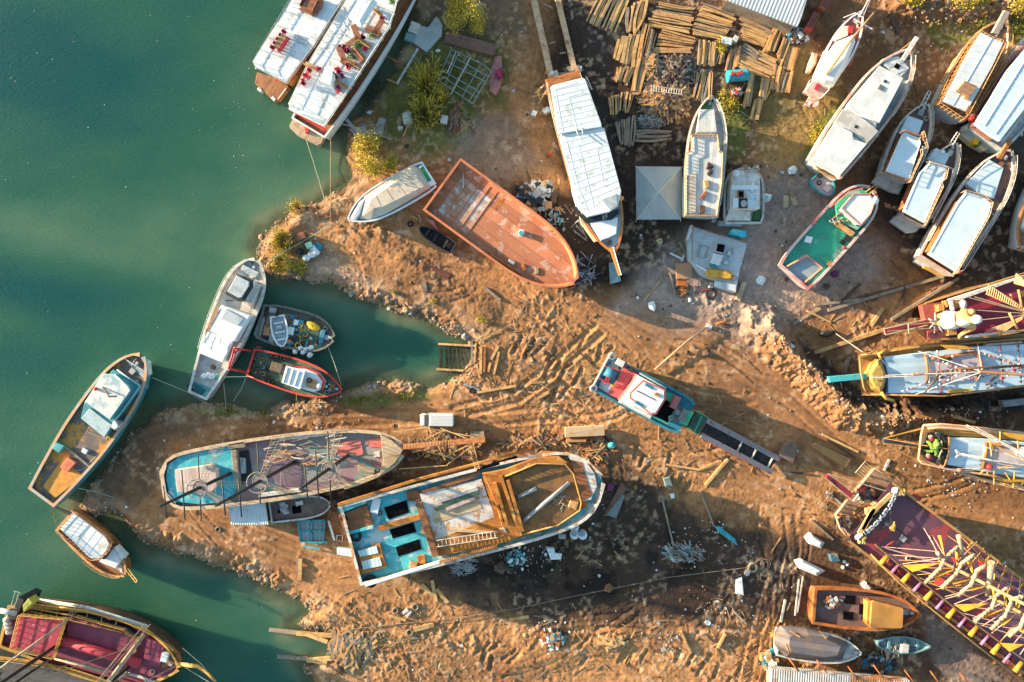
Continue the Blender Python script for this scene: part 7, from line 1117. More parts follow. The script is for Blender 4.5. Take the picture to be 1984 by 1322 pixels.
for x,y,w_ in((80,60,34),(680,215,40),(620,300,36),(560,370,50),(905,230,44),(915,350,26),(1050,870,30),(680,110,30)):b=MB();q=random.Random(x);p=P(x,y,8.0);b.add([p+Vector((q.uniform(-.7,.7),q.uniform(-.7,.7),q.uniform(0,.8)))*(w_/34) for i in range(5)],[(0,1,2),(1,3,2),(2,3,4)]);b.build('red_flag',RED,B.r)
Z(*V1);b=MB();b.cyl(P(1250,610,5.2),.5,.8,10);b.build('red_lamp',RED,B.r);lines('black_brace',[[(870,1030,8),(700,930,7.9)],[(870,1030,8),(880,760,7.6)],[(870,1030,8),(560,1200,7.7)],[(870,1030,8),(1250,1322,7.3)]],.1,BLACK,B.r);heap('gold_carving',(905,1080),30,60,.4,7.9,18,.7,.2,[mat('gold_leaf')],B.r,seed=9)
Z(*X1)
B=boat('rusty_launch','rusty orange launch with ochre cabin roof beside the purple ship','launch',(497,670),(1238,728),142,[(0,.90),(.3,1),(.6,.98),(.8,.76),(.92,.44),(1,.04)],2.6,0,RUST,mat('launch_brown',(.17,.10,.085),(.13,.08,.07),.5,.9,.8),RUST,.7,(0,.5),.14,.34)
prism('cabin',[(915,648),(1120,695),(1118,820),(905,822)],3.9,1.8,RUST,B.r);prism('cabin_roof',[(908,640),(925,636),(1130,688),(1135,700),(1128,822),(1118,832),(905,832),(895,820)],4.1,3.9,mat('roof_ochre',(.46,.22,.045),(.40,.18,.04),.5,.7,.6),B.r,.06);prism('cabin_step',[(880,640),(905,645),(895,825),(872,800)],3.2,1.8,mat('roof_ochre'),B.r)
for pts in([(725,600),(795,605),(793,660),(722,655)],[(712,715),(780,718),(778,770),(708,768)],[(825,660),(858,662),(855,735),(820,732)],[(840,740),(880,742),(878,772),(840,770)]):prism('hatch_dark_panel',pts,2.16,1.8,DARK,B.r,0)
heap('deck_gear',(620,640),70,50,.3,1.98,26,.7,.2,[GREY,TEAK,RUST,OLDWHITE],B.r,box=True,seed=2)
B=boat('tarped_boat','boat wrapped in grey brown tarp with white bow, lowest beside rusty roof','boat',(245,930),(822,997),108,[(0,.85),(.25,1),(.55,1),(.78,.78),(.92,.42),(1,.03)],2.2,0,mat('seafoam_hull',(.38,.42,.40),None,.5,1,.6),OLDWHITE,OLDWHITE,.3,(0,.5),.1,.2)
lump('tarp',[(238,865),(275,826),(450,836),(610,872),(745,935),(700,1050),(590,1062),(300,1035),(238,965)],2.4,[(330,890),(350,882),(460,888),(590,910),(690,955),(665,1020),(580,1035),(340,1000),(325,950)],3.4,mat('tarp_greybrown',(.17,.145,.15),(.24,.17,.12),.5,.5,.5,bump=.3,ang=R(-8),wid=.9,line=.4,jit=.25,c3=(.14,.17,.2),amt3=.35,sc3=.4),B.r,1.6);lines('tarp_pole',[[(330,850,3.2),(400,890,3.5)],[(540,850,3.2),(585,900,3.5)],[(300,940,3.2),(325,1000,3.3)]],.1,TEAKL,B.r);ladder('ladder',(190,870,.4),(245,900,2.4),.6,YEL,B.r)
D=dinghy('blue_skiff','weathered turquoise skiff with stick cradle beside the tarped boat',(950,940),(1322,958),60,1.2,0,mat('skiff_teal',(.14,.28,.30),(.10,.2,.22),.5,1,.7),mat('skiff_floor',(.18,.26,.27),(.1,.13,.14),.5,1,.8),[(0,.3),(.2,.8),(.45,1),(.7,.85),(.88,.45),(1,.05)]);prism('white_board',[(1125,948),(1175,950),(1168,1008),(1115,1005)],1.5,1.1,OLDWHITE,D.r);heap('stick_cradle',(1060,1005),90,36,.3,.9,30,1.3,.1,[TIMB,OLDWHITE,GTIMB],D.r,seed=4,ang=1.4,spread=.2)
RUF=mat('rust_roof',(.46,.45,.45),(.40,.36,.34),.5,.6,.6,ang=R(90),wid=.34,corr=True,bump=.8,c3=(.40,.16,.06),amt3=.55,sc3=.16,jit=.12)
t=thing('rusty_shed','shed with rust streaked corrugated roof at the bottom frame edge','shed',P(900,1200,0));prism('roof',[(200,1118,4.2),(1180,1202,4.2),(1180,1500,3.2),(200,1500,3.2)],3.5,3.15,RUF,t,.02);prism('wall',[(220,1160),(1160,1230),(1160,1480),(220,1480)],3.1,0,GTIMB,t)
for i,(x,y) in enumerate(((330,1060),(530,1075),(750,1120),(930,1110),(1150,1145),(1330,1150),(1540,1165))):b=MB();b.tube([P(x-10,y-20,3.9),P(x+62,y+75,4.4)],.1,6);b.build('rafter',RUST,t)
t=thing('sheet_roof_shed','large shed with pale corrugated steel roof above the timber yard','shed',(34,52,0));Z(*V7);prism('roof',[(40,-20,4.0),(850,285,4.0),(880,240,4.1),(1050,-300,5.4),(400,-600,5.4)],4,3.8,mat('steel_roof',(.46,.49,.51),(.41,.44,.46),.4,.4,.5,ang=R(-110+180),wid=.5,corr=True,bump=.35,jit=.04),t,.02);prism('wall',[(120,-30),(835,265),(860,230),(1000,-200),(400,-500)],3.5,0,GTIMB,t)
for pts,l_ in(([(1030,118),(1102,150),(1012,322),(942,290)],'rusty red container with bright end beside the steel roofed shed'),([(1135,-20),(1225,10),(1150,100),(1088,68)],'brown rusty container at the top frame edge')):
 t=thing('container',l_,'container',P(pts[0][0],pts[0][1],0));prism('body',pts,2.5,0,mat('container_rust',(.26,.09,.065),(.2,.07,.05),.5,.8,.8,ang=R(60),wid=.4,corr=True,bump=.5),t,.05);m_=lerp(pts[2],pts[3],.5);prism('door',[pts[3],pts[2],lerp(pts[2],pts[1],.12),lerp(pts[3],pts[0],.12)],2.56,2.0,RED if 'bright' in l_ else RUST,t,.02)
def stack(lab,a0,a1,b0,b1,n,w_=.36,bend=.12,m=None,jit=.025):
 q=random.Random(int(a0[0]*3+a0[1]))
 n=int(n*1.15+.5)
 for i in range(n):
  t=(i+.5)/n*1.14-.07;s,e=P(*lerp(a0,b0,t),.3),P(*lerp(a1,b1,t),.3);d=e-s;nn=Vector((-d.y,d.x,0)).normalized();s=s+d*q.uniform(-.07,jit);e=e-d*q.uniform(-.07,jit);bd=q.uniform(-1,1)*bend;an=q.uniform(-.3,.3)*(2 if bend>.2 else .6);b=MB();rings=[]
  hh=q.uniform(.2,.34);z_=q.choice((.1,.16,.34));ww=w_*q.uniform(.42,.92);sk=q.uniform(-1,1)*.2
  for k in range(6):
   u=k/5;c=s.lerp(e,u)+nn*(bd*math.sin(u*math.pi)+sk*(u-.5)+(an*max(0,u-.7)*2.2));wk=ww*(1+.14*math.sin(u*5+i))/2
   rings.append([Vector((c.x,c.y,0))+nn*(sx*wk)+Vector((0,0,.02+z_+h_)) for sx,h_ in((-1,0),(1,0),(1,hh),(-1,hh))])
  b.loft(rings);o=b.build('timber',m or q.choice((TIMB,TIMB,TIMB,TIMB,TEAKL,GTIMB)));tag(o,lab,'timber',lab.replace('rough sawn beam','beams').replace('grey weathered beam','beams'))
L_='rough sawn beam '
Z(*Z2)
for a in((L_+'in the long fan nearest the slip timbers',(795,-15),(712,160),(1030,-40),(905,245),12),(L_+'with hooked foot in the bent stack at the yard corner',(1020,60),(1000,245),(1170,-20),(1090,245),6,.5,.3),(L_+'in the crosswise stack behind the scrap heap',(1255,20),(1525,75),(1170,200),(1485,250),10,.34),(L_+'in the slanting stack next to the shed roof',(1590,40),(1838,130),(1515,262),(1755,305),12,.34),(L_+'of the thick pairs beside the dark track',(945,300),(905,450),(1105,255),(1055,510),5,.6),(L_+'in the narrow stack between thick pairs and scrap heap',(1145,185),(1095,440),(1235,260),(1190,460),6,.36),(L_+'in the reddish stack right above the scrap heap',(1285,240),(1530,310),(1215,400),(1490,400),9,.34,.1,TEAKL),(L_+'in the upright stack behind the white shed table',(1570,310),(1550,505),(1705,340),(1685,505),8,.36),(L_+'among the short pieces by the small bush',(1725,400),(1690,490),(1765,405),(1735,492),3,.36),(L_+'of the four thick beams touching the scrap heap',(1090,445),(1045,690),(1170,465),(1105,735),4,.6),(L_+'among short thick offcuts below the thick pairs',(945,510),(905,625),(1065,520),(1010,655),6,.55,.2,None,.12),(L_+'in the loose stack below the offcuts',(880,735),(890,880),(1060,710),(1025,860),8,.36,.15,None,.1),('grey weathered beam in the stack nearest the tent',(925,945),(960,1105),(1075,900),(1052,1130),7,.36,.15,GTIMB),('grey weathered beam lying crosswise under the teal scrap',(1075,1015),(1350,1010),(1085,1085),(1312,1085),5,.34,.15,GTIMB),(L_+'in the stack at the old gulet bow',(1555,555),(1510,760),(1665,545),(1615,790),6,.34)):stack(*a)
Z(*V7)
for a in((L_+'in the long slanting stack below the shed gutter',(255,190),(575,335),(275,420),(480,495),10,.36),(L_+'in the upright stack under the shed corner',(600,310),(490,560),(695,350),(610,545),6,.38),(L_+'in the stack between the shed corner and junk pile',(705,415),(625,590),(765,465),(675,695),4,.38),(L_+'in the outermost stack facing the canoe',(770,500),(700,745),(862,530),(800,750),6,.38),(L_+'in the small crosswise stack in the yard middle',(432,552),(632,640),(408,630),(610,722),4,.4),(L_+'in the broad crosswise stack above the turquoise compressor',(232,580),(598,745),(230,710),(540,845),7,.38),('grey weathered beam in the crosswise stack by the white table',(285,470),(440,545),(235,560),(410,655),5,.34,.12,GTIMB),(L_+'in the upright stack below the yard middle',(620,690),(575,950),(715,765),(660,985),5,.42),(L_+'in the low stack nearest the sailing boat stern',(730,785),(680,995),(798,780),(748,990),4,.42),(L_+'in the upright stack behind the compressor',(135,548),(85,760),(245,500),(205,710),5,.36),(L_+'of the long beams running past the red machine',(350,795),(262,1140),(392,800),(340,1140),4,.36),(L_+'in the stack below the broad crosswise one',(470,850),(440,1045),(585,840),(520,1060),5,.42),(L_+'in the lowest separate stack of the yard',(402,1058),(350,1272),(478,1062),(432,1278),4,.42)):stack(*a)
Z(*Z2);heap('scrap_heap',(1300,770),190,150,1.3,.1,420,2.6,.26,[TIMB,TEAKL,GTIMB,DWOOD],seed=11);tag(bpy.data.objects['scrap_heap'],'pale part of the broken scrap wood heap nearest the old gulet','scrap wood',kind='stuff');heap('scrap_heap',(1400,550),150,120,1.2,.1,330,2.2,.24,[GTIMB,DWOOD,mat('charred',(.05,.05,.055),None,.4,2,.8),GTIMB],seed=12);tag(bpy.data.objects['scrap_heap.001'],'grey charred part of the broken scrap wood heap','scrap wood',kind='stuff');heap('scrap_heap',(1200,500),60,130,.9,.1,140,2,.24,[TIMB,GTIMB,TEAKL,DWOOD],seed=13);tag(bpy.data.objects['scrap_heap.002'],'splintered pale offcuts at the edge of the scrap wood heap','scrap wood',kind='stuff');heap('scrap_heap',(1190,940),90,60,1.0,.1,200,1.2,.1,[mat('teal_scrap',(.09,.15,.16),None,.5,2,.7),GREY,GTIMB],seed=14);tag(bpy.data.objects['scrap_heap.003'],'teal grey heap of thin scrap strips beside the tent','scrap',kind='stuff');tag(ladder('ladder',(1190,680,1.6),(1440,710,1.6),.7,OLDWHITE),'white ladder lying across the scrap wood heap','ladder')
Z(*V7)
t=thing('compressor','turquoise tank compressor standing in the timber yard','compressor',P(210,810,0));b=MB();b.tube([P(105,820,.8),P(120,818,.8),P(305,800,.8),P(320,798,.8)],.85,14);b.build('tank',mat('tank_blue',(.02,.30,.36),(.02,.2,.26),.5,1.2,.5),t)
for x,y in((160,790),(212,795),(250,780)):b=MB();b.cyl(P(x,y,1.55),.28,.35,10);b.build('valve',RED,t)
t=thing('red_machine','red wheeled machine standing among timber beams','machine',P(210,990,0));prism('body',rect(212,985,110,70,-30),1.4,.3,mat('machine_red',(.50,.09,.06),None,.5,2,.6),t);heap('engine',(212,985),50,34,.3,1.4,20,.6,.2,[RED,GREY,BLACK],t,box=True)
for x,y in((150,1000),(270,950),(180,1040),(260,1010)):b=MB();b.torus(P(x,y,.32),.25,.1,tilt=R(90),az=R(30));b.build('wheel',RUBBER,t)
t=thing('work_table','white topped table by the small bush in the timber yard','table',P(105,435,0));prism('top',[(50,392),(160,405),(150,482),(45,460)],1.0,.92,WHITE,t);[prism('leg',rect(x,y,8,8),.92,0,GTIMB,t) for x,y in((60,402),(150,412),(142,472),(55,455))];tag(prism('white_box',rect(200,410,50,60,30),1.0,0,OLDWHITE),'white box next to the white topped table','box');heap('junk_pile',(820,380),130,80,1.1,.1,170,.9,.3,[BLACK,GREY,TEAK,BLUEP,PLASTIC,DWOOD],seed=15,box=True);tag(bpy.data.objects['junk_pile'],'dark junk pile at the corner of the steel roofed shed','junk',kind='stuff');heap('offcut_pile',(640,250),90,40,.6,.1,40,1.2,.25,[YEL,TIMB],seed=16);tag(bpy.data.objects['offcut_pile'],'yellow offcuts under the steel roofed shed eave','offcuts',kind='stuff')
def bush(name,label,blobs,n,leaf,mats,cat='bush',trunk=True,blade=False,seed=1):
 """blobs: (x, y, rx, ry, height) in crop units / metres; leaf-sized faces spread through the crown's volume"""
 q=np.random.default_rng(seed);c0=P(blobs[0][0],blobs[0][1],0);c0.z=max(-.5,gw(c0));root=thing(name,label,cat,c0);V=[];F=[];MI=[]
 tot=sum(b[2]*b[3] for b in blobs)
 for(x,y,rx,ry,h) in blobs:
  k=max(20,int(n*rx*ry/tot));c=P(x,y,0);c.z=max(-.55,gw(c));sx,sy=rx*T[2]*S*1.25,ry*T[2]*S*1.25;cl=q.normal(0,1,(9,3));cl/=np.linalg.norm(cl,axis=1)[:,None];cl*=q.uniform(.35,.95,(9,1))
  for i in range(k):
   if blade:
    a=q.uniform(0,6.28);r_=np.sqrt(q.uniform(0,1));p=np.array((c.x+r_*sx*np.cos(a)*.75,c.y+r_*sy*np.sin(a)*.75,c.z));d=np.array((np.cos(a)*.5+q.normal(0,.3),np.sin(a)*.5+q.normal(0,.3),1.0))*h*q.uniform(.5,1);d[:2]*=.5;s_=np.array((-d[1],d[0],0))/(np.hypot(d[0],d[1])+1e-6)*leaf*.5;tip=p+d+np.array((d[0],d[1],-.1*h))*.5;o=len(V);V+=[p-s_,p+s_,p+d+s_*.8,p+d-s_*.8,tip];F+=[(o,o+1,o+2,o+3),(o+3,o+2,o+4)];MI+=[q.integers(len(mats))]*2
   else:
    g=cl[q.integers(9)]*.75+q.normal(0,.22,3);p=np.array((c.x+g[0]*sx,c.y+g[1]*sy,c.z+h*(.5+.5*np.clip(g[2],-1,1))));a=q.normal(0,1,3);a/=np.linalg.norm(a);e=np.cross(a,q.normal(0,1,3));e/=np.linalg.norm(e)+1e-6;o=len(V);l=leaf*q.uniform(.6,1.3);V+=[p-a*l,p+e*l*.45,p+a*l,p-e*l*.45];F.append((o,o+1,o+2,o+3));MI.append(q.integers(len(mats)))
 me=bpy.data.meshes.new('crown');me.from_pydata([tuple(v-np.array(c0)) for v in V],[],F);[me.materials.append(m) for m in mats];me.polygons.foreach_set('material_index',MI);me.update();o=bpy.data.objects.new('crown' if trunk else 'foliage',me);COL.objects.link(o);o.parent=root
 q2=random.Random(seed)
 for(x,y,rx,ry,h) in blobs:
  b=MB()
  for i in range(4):p=P(x,y,0);p.z=c0.z-.1;b.tube([p,p+Vector((q2.uniform(-.5,.5)*rx*T[2]*S,q2.uniform(-.5,.5)*ry*T[2]*S,h*.75))],.07,5,.02)
  b.build('trunk' if trunk else 'stem',DWOOD,root)
 return root
LY=mat('leaf_yellow',(.56,.40,.03),None,.4,2,.7,bump=0);LO=mat('leaf_olive',(.20,.185,.022),None,.4,2,.7,bump=0);LG=mat('leaf_dark',(.045,.07,.015),None,.4,2,.7,bump=0);LS=mat('leaf_straw',(.36,.27,.07),None,.4,2,.7,bump=0)
Z(*FULL)
bush('bush','round yellow green bush beside the brick strip and scrub',[(905,45,34,30,5.4),(885,30,16,18,4.8),(925,60,18,16,4.4)],6500,.14,[LY,LY,LS],seed=1);bush('bush','dense yellow bush on the shore beside the covered motorboat',[(722,305,34,36,5.6),(705,290,18,22,5.2),(735,335,26,16,4.2),(760,325,18,18,3.4)],7500,.15,[LY,LY,LS],seed=2)
bush('reed_clump','tall yellow reed clump in the scrub beside the steel frame',[(828,175,18,30,3.6),(840,145,11,12,3.6),(822,225,24,26,2.8),(850,200,15,16,2.8)],620,.09,[LY,LS,LY,LO],'reeds',False,True,3);bush('reed_clump','yellow reed clump by the junk at the spit tip',[(550,470,14,22,1.8),(548,512,14,16,1.8),(585,520,10,12,1.4)],900,.08,[LY,LS],'reeds',False,True,4);bush('bush','small yellow bush over the trawler mooring line',[(555,512,20,16,1.6),(585,522,10,12,1.4)],2200,.13,[LY,LS],seed=14);bush('reed_clump','thin reed tuft at the water edge of the spit',[(578,404,12,12,1.6)],110,.08,[LY,LS],'reeds',False,True,5)
bush('bush','small green bush between old gulet bow and timber stacks',[(1412,212,20,30,1.8),(1400,190,14,14,1.5)],2200,.12,[LO,LG,LY],seed=6);bush('bush','little yellow green bush beside the white topped table',[(1396,90,13,14,1.6)],900,.11,[LO,LY],seed=7);bush('bush','dry yellow scrub along the top edge by the junk heap',[(1760,8,30,16,1.4),(1868,14,40,16,1.6),(1960,25,28,20,1.5),(1925,60,20,16,1.2)],3600,.14,[LY,LS,LO],seed=8);bush('bush','dark green scrub at the varnished gulet bowsprit',[(1960,60,34,24,1.4),(1900,95-40,20,12,1)],2000,.12,[LO,LG],seed=9)
bush('bush','low weedy bush beside the big white hull stern',[(1580,262,14,30,.9),(1572,300,10,16,.7)],1000,.11,[LO,LY],seed=10);bush('bush','green weeds on the bank below the tug',[(705,775,34,8,.6),(790,772,14,10,.8),(515,798,16,8,.6),(450,796,30,6,.4)],1700,.1,[LO,LG,LY],seed=11);bush('bush','leafless grey thicket at the water beside the inner tour boat',[(722,190,20,26,1.6),(730,165,14,16,1.4)],1400,.12,[mat('twig',(.10,.085,.06),None,.5,2,.9,bump=0),LG],seed=12);bush('bush','tiny green shrubs along the inlet bank',[(838,586,8,8,.7),(930,618,12,8,.7),(760,565,8,6,.5)],600,.1,[LO,LY],seed=13)
def scatter(name,label,cat,pts,mats,size,kind='stone',seed=1,kindprop='stuff'):
 q=random.Random(seed);b=MB()
 for(x,y) in pts:
  p=P(x,y,0);p.z=gz(x,y)
  if p.z<-.62:continue
  b.cur=q.randrange(len(mats));s_=size*math.exp(q.gauss(-.3,.62))
  if kind=='stick':a=q.uniform(0,3.14);d=Vector((math.cos(a),math.sin(a),q.uniform(-.08,.08)))*s_;p.z+=.07;b.beam(p-d,p+d,.05+s_*.09,.06)
  elif kind=='litter':
   a=q.uniform(0,6.28);k=q.randint(4,6);top=[p+Vector((math.cos(a+6.28*i/k)*s_*q.uniform(.5,1.2),math.sin(a+6.28*i/k)*s_*q.uniform(.5,1.2),.05+s_*q.uniform(.05,.35))) for i in range(k)];b.loft([[Vector((v.x,v.y,p.z-.03)) for v in top],top])
  else:
   rings=[];n=5
   for zz,rr_ in((-.25,.8),(.2,1),(.65,.5)):rings.append([p+Vector((math.cos(6.28*i/n)*s_*rr_*q.uniform(.7,1.25),math.sin(6.28*i/n)*s_*rr_*q.uniform(.7,1.25),zz*s_*q.uniform(.7,1.2))) for i in range(n)])
   b.loft(rings)
 return tag(b.build(name,mats),label,cat,kind=kindprop)
q=random.Random(77)
def along(poly,n,sp):
 r_=[]
 for i in range(n):k=q.randrange(len(poly)-1);t=q.random();x,y=lerp(poly[k],poly[k+1],t);r_.append((x+q.gauss(0,sp),y+q.gauss(0,sp)))
 return r_
def cloud(cs):return[(q.gauss(x,s_),q.gauss(y,s_*.7)) for x,y,s_,n in cs for i in range(n)]
RK=[mat('rubble_pale',(.42,.28,.17),None,.5,2,.9),mat('rubble_tan',(.36,.20,.10),None,.5,2,.9),mat('rubble_grey',(.34,.29,.25),None,.5,2,.9)]
scatter('rubble','pale lumps of rubble along the shores and the spoil bank','rubble',along(LAND[10:30],1300,11)+along(LAND[30:72],1900,9)+along([(1480,640),(1530,700),(1590,750),(1650,800),(1740,815),(1860,800)],900,13)+along([(1740,20),(1860,30),(1980,40)],400,20),RK,.11,'stone',3)
WH=[PLASTIC,mat('litter_white',(.60,.60,.58),None,.4,3,.6),mat('litter_grey',(.40,.42,.43),None,.4,3,.7),GREY,mat('litter_tan',(.5,.35,.2),None,.4,3,.7)]
scatter('litter','white and turquoise litter strewn over the yard','litter',cloud([(1040,1060,40,90),(1100,1000,34,70),(1010,1080,26,60),(1370,1050,40,70),(1400,1180,40,60),(1060,1230,30,60),(1280,1240,24,40),(480,785,50,110),(600,785,40,60),(760,750,40,40),(205,985,36,60),(320,830,60,30),(690,210,26,50),(760,90,40,40),(1830,40,60,110),(1640,60,30,20),(1260,1080,140,100),(1450,560,90,60),(1860,930,60,60),(1900,800,60,40),(1840,860+80,50,30),(1400,350,80,30),(1180,430,60,30),(620,490,30,24),(880,100,30,30),(1100,460,40,36)])+[(q.uniform(620,1984),q.uniform(0,1322)) for i in range(170)],WH,.11,'litter',5)
scatter('driftwood','loose sticks and splinters lying all over the yard','driftwood',cloud([(680,1250,60,170),(1040,680,60,90),(1090,760,50,60),(930,700,40,50),(800,1230,60,60),(1130,1250,70,60),(1340,880,60,60),(1440,1270,50,90),(1040,390,40,50),(1650,620,50,30),(900,240,20,40),(1010,850,90,60)])+[(q.uniform(640,1984),q.uniform(0,1322)) for i in range(260)],[TIMB,GTIMB,DWOOD,TEAKL],.55,'stick',6)
scatter('clods','dark earth clods scattered over the churned ground','earth clods',[(q.uniform(560,1984),q.uniform(0,1322)) for i in range(2600)],[mat('clod_brown',(.22,.115,.055),None,.5,2,.95),mat('clod_dark',(.12,.08,.055),None,.5,2,.95)],.12,'stone',8)
b=MB();q=random.Random(9)  # flat specks added on the water to imitate sun sparkle
for i in range(220):
 x,y=(q.gauss(470,40),q.gauss(220,60)) if i%7==0 else(q.uniform(0,640)**1.0,q.uniform(0,1322));s_=q.uniform(.03,.085)
 if sdist(LAND,np.array([x]),np.array([y]))[0]>-14:continue
 p=P(x,y,LEVEL+.015);b.cur=q.randrange(3);k=[p+Vector((math.cos(a)*s_*q.uniform(.5,1.2),math.sin(a)*s_*q.uniform(.5,1.2),0)) for a in np.arange(0,6.2,1.3)];b.loft([k,[v+Vector((0,0,.03)) for v in k]])
tag(b.build('water_sparkle_specks',[WH[1],WH[4],DWOOD]),'tiny flat specks added on the water to imitate its sparkle','sparkles',kind='stuff')
def planks(lst,h=.18):
 for(fr,a,c,w_,m,lab) in lst:
  Z(*fr);p,e=P(*a,0),P(*c,0);p.z=max(-.45,gw(p))+h;e.z=max(-.45,gw(e))+h;b=MB();b.beam(p,e,w_,w_*.7);tag(b.build('loose_timber',m),lab,'beam')
planks(((Z6,(440,1175),(830,1130),.4,GTIMB,'grey beam at the blunt end of the driftwood line'),(Z6,(540,1215),(1400,958),.45,GTIMB,'longest grey timber pole between green boat and maroon ship'),(Z6,(760,1120),(1340,980),.35,DWOOD,'dark pole lying alongside the longest grey timber'),(Z6,(1000,1282),(1485,982),.4,GTIMB,'second long grey pole slanting behind the maroon ship bow'),(Z6,(525,1095),(562,1185),.3,GTIMB,'short post sticking up beside the grey beams'),(Z6,(625,1165),(778,1020),.3,DWOOD,'dark thin beam slanting up from the grey beams'),(Z6,(388,1220),(562,1302),.3,TIMB,'pale beam pointing at the spoil bank'),(Z6,(865,1310),(942,1198),.45,TIMB,'squat pale beam in front of the maroon bowsprit'),(Z6,(290,1315),(485,1200),.4,GTIMB,'grey beam running down onto the spoil bank'),(Y6,(80,715),(712,508),.5,TIMB,'long tan beam under the maroon bowsprit'),(Y6,(370,900),(395,755),.35,GTIMB,'grey post by the teal bowsprit'),(Y6,(860,280),(890,120),.3,DWOOD,'dark beam crossing the long grey poles'),(Y7,(1255,15),(1490,80),.5,TIMB,'pale plank lying at the ditch edge behind yellow rigged ship'),(Y7,(145,195),(470,352),.35,TIMB,'thin tan plank beside the wide ochre board'),(Y7,(190,235),(445,405),.3,DWOOD,'dark thin plank beside the wide ochre board'),(Y7,(750,420),(705,520),.3,OLDWHITE,'pale post standing behind the purple ship bow'),(Y7,(40,965),(245,1145),.3,GTIMB,'pole lying below the purple ship bow platform'),(Y7,(190,710),(330,830),.25,GREY,'grey bar beside the red bowsprit of the purple ship'),(X2,(1340,560),(1425,652),.55,TIMB,'tan beam first of three below the steel ship side'),(X2,(1418,528),(1450,692),.5,TIMB,'tan beam middle of three below the steel ship side'),(X2,(1452,595),(1540,700),.5,TIMB,'tan beam last of three below the steel ship side'),(X2,(1278,905),(1432,868),.6,TIMB,'thick tan beam beside a tyre on the churned sand'),(X2,(1080,790),(1220,830),.4,TIMB,'tan beam between two tyres on churned sand'),(X2,(410,362),(405,530),.5,TIMB,'upright lying tan log among wheel tracks'),(X2,(388,350),(392,500),.3,GTIMB,'thin grey log beside the tan log in the wheel tracks'),(X2,(1195,780),(1235,750),.4,OLDWHITE,'white concrete stub between two tyres'),(X2,(1222,805),(1258,760),.4,OLDWHITE,'second white stub between two tyres'),(X3,(1185,210),(1265,420),.25,GTIMB,'long thin pole lying in the dark shade below the landing craft ramp'),(X3,(1215,180),(1345,28),.4,TIMB,'tan pole slanting towards the landing craft ramp'),(X3,(990,60),(1180,90),.3,TIMB,'tan pole lying between steel ship and ramp'),(X3,(1180,90),(1310,40),.35,TIMB,'tan pole meeting another below the ramp'),(X3,(960,240),(1030,530),.25,GTIMB,'thin grey pole across the dark wheel marks'),(X3,(1070,1020),(1128,1150),.35,TIMB,'rusty tan log at the sunny edge of the dark soil'),(X3,(1285,1120),(1325,1030),.35,TIMB,'tan log on the sunny churned sand near the shed'),(X3,(595,1048),(745,1090),.5,TIMB,'broad tan beam of the small pile on dark soil'),(X3,(592,1085),(720,1098),.45,TIMB,'tan beam under the small pile on dark soil'),(X3,(1370,900),(1445,975),.25,GTIMB,'grey stick near the white tarp on dark soil'),(X3,(80,955),(192,940),.4,TIMB,'tan log at the shade edge near the tyres'),(X3,(985,530),(1030,620),.3,OLDWHITE,'white post in the scrap on dark soil'),(X1,(292,622),(258,778),.3,OLDWHITE,'white log beside the pole trestle'),(X1,(390,480),(360,735),.2,OLDWHITE,'white pole beside the rusty launch'),(X1,(418,458),(376,712),.2,OLDWHITE,'second white pole beside the rusty launch'),(X1,(300,700),(330,640),.2,GTIMB,'thin strut between white log and poles'),(X1,(780,860),(775,1090),.3,DWOOD,'dark post between tarped boat and skiff'),(X1,(1050,860),(1180,820),.2,GTIMB,'grey pole under the rusty launch bow'),(X1,(820,1080),(925,990),.3,GTIMB,'grey plank beside the tarped boat bow'),(Z1,(1190,650),(1350,380),.3,OLDWHITE,'long pale kerb beam in the scrub'),(Z1,(1110,605),(1205,655),.25,TEAKL,'short pale kerb beam meeting the long one in the scrub'),(Z1,(1075,415),(1240,500),.25,TEAK,'rusty bar spanning from the bank to the tour boat'),(Z1,(775,890),(925,1070),.5,GREY,'grey gangplank from the bank to the inner tour boat stern'),(Z3,(985,130),(1060,245),.5,DWOOD,'dark beam near the rubble by the sailing boat'),(X4,(740,470),(735,825),.4,TIMB,'upright lying tan sleeper behind the slip rails'),(X4,(870,640),(960,470),.4,TIMB,'slanted tan sleeper of the inlet slip'),(X4,(905,830),(970,540),.35,TIMB,'outermost long tan sleeper of the inlet slip'),(X4,(790,480),(780,800),.35,TEAK,'rusty brown sleeper of the inlet slip'),(X4,(680,700),(725,870),.3,TIMB,'thin slanted strip of the inlet slip'),(X4,(830,800),(860,680),.35,TIMB,'short split sleeper of the inlet slip'),(X4,(690,1060),(1190,975),.35,TIMB,'long tan pole below the inlet slip'),(X4,(520,950),(720,1030),.3,GREY,'grey pipe on the dark mud below the inlet slip'),(X4,(470,930),(700,1110),.25,TEAK,'brown pole crossing the grey pipe on mud'),(X4,(1340,550),(1390,670),.4,TIMB,'tan offcut in the ruts beside the inlet'),(X4,(1460,1140),(1610,1060),.35,TIMB,'tan pole on sand above the van'),(X4,(1370,935),(1560,930),.35,TIMB,'tan pole in the ruts with white rag'),(Z4,(1285,540),(1350,580),.2,TIMB,'thin stick under the covered motorboat'),(Z4,(1355,540),(1375,610),.2,TIMB,'second thin stick under the covered motorboat'),(Z4,(1400,1060),(1410,1130),.5,GTIMB,'grey slab end on the pale spit bank'),(Z4,(1860,1100),(1984,1200),.35,GTIMB,'grey pole on sand below the orange barge')))
def tyres(lst):
 for fr,x,y,r_,lab in lst:Z(*fr);p=P(x,y,0);p.z=gw(p)+.12;b=MB();b.torus(p,r_,r_*.36,16,7);tag(b.build('tyre',mat('dusty_tyre',(.20,.17,.13),None,.5,2,.9) if 'pale' in lab or 'dusty' in lab else RUBBER),lab,'tyre')
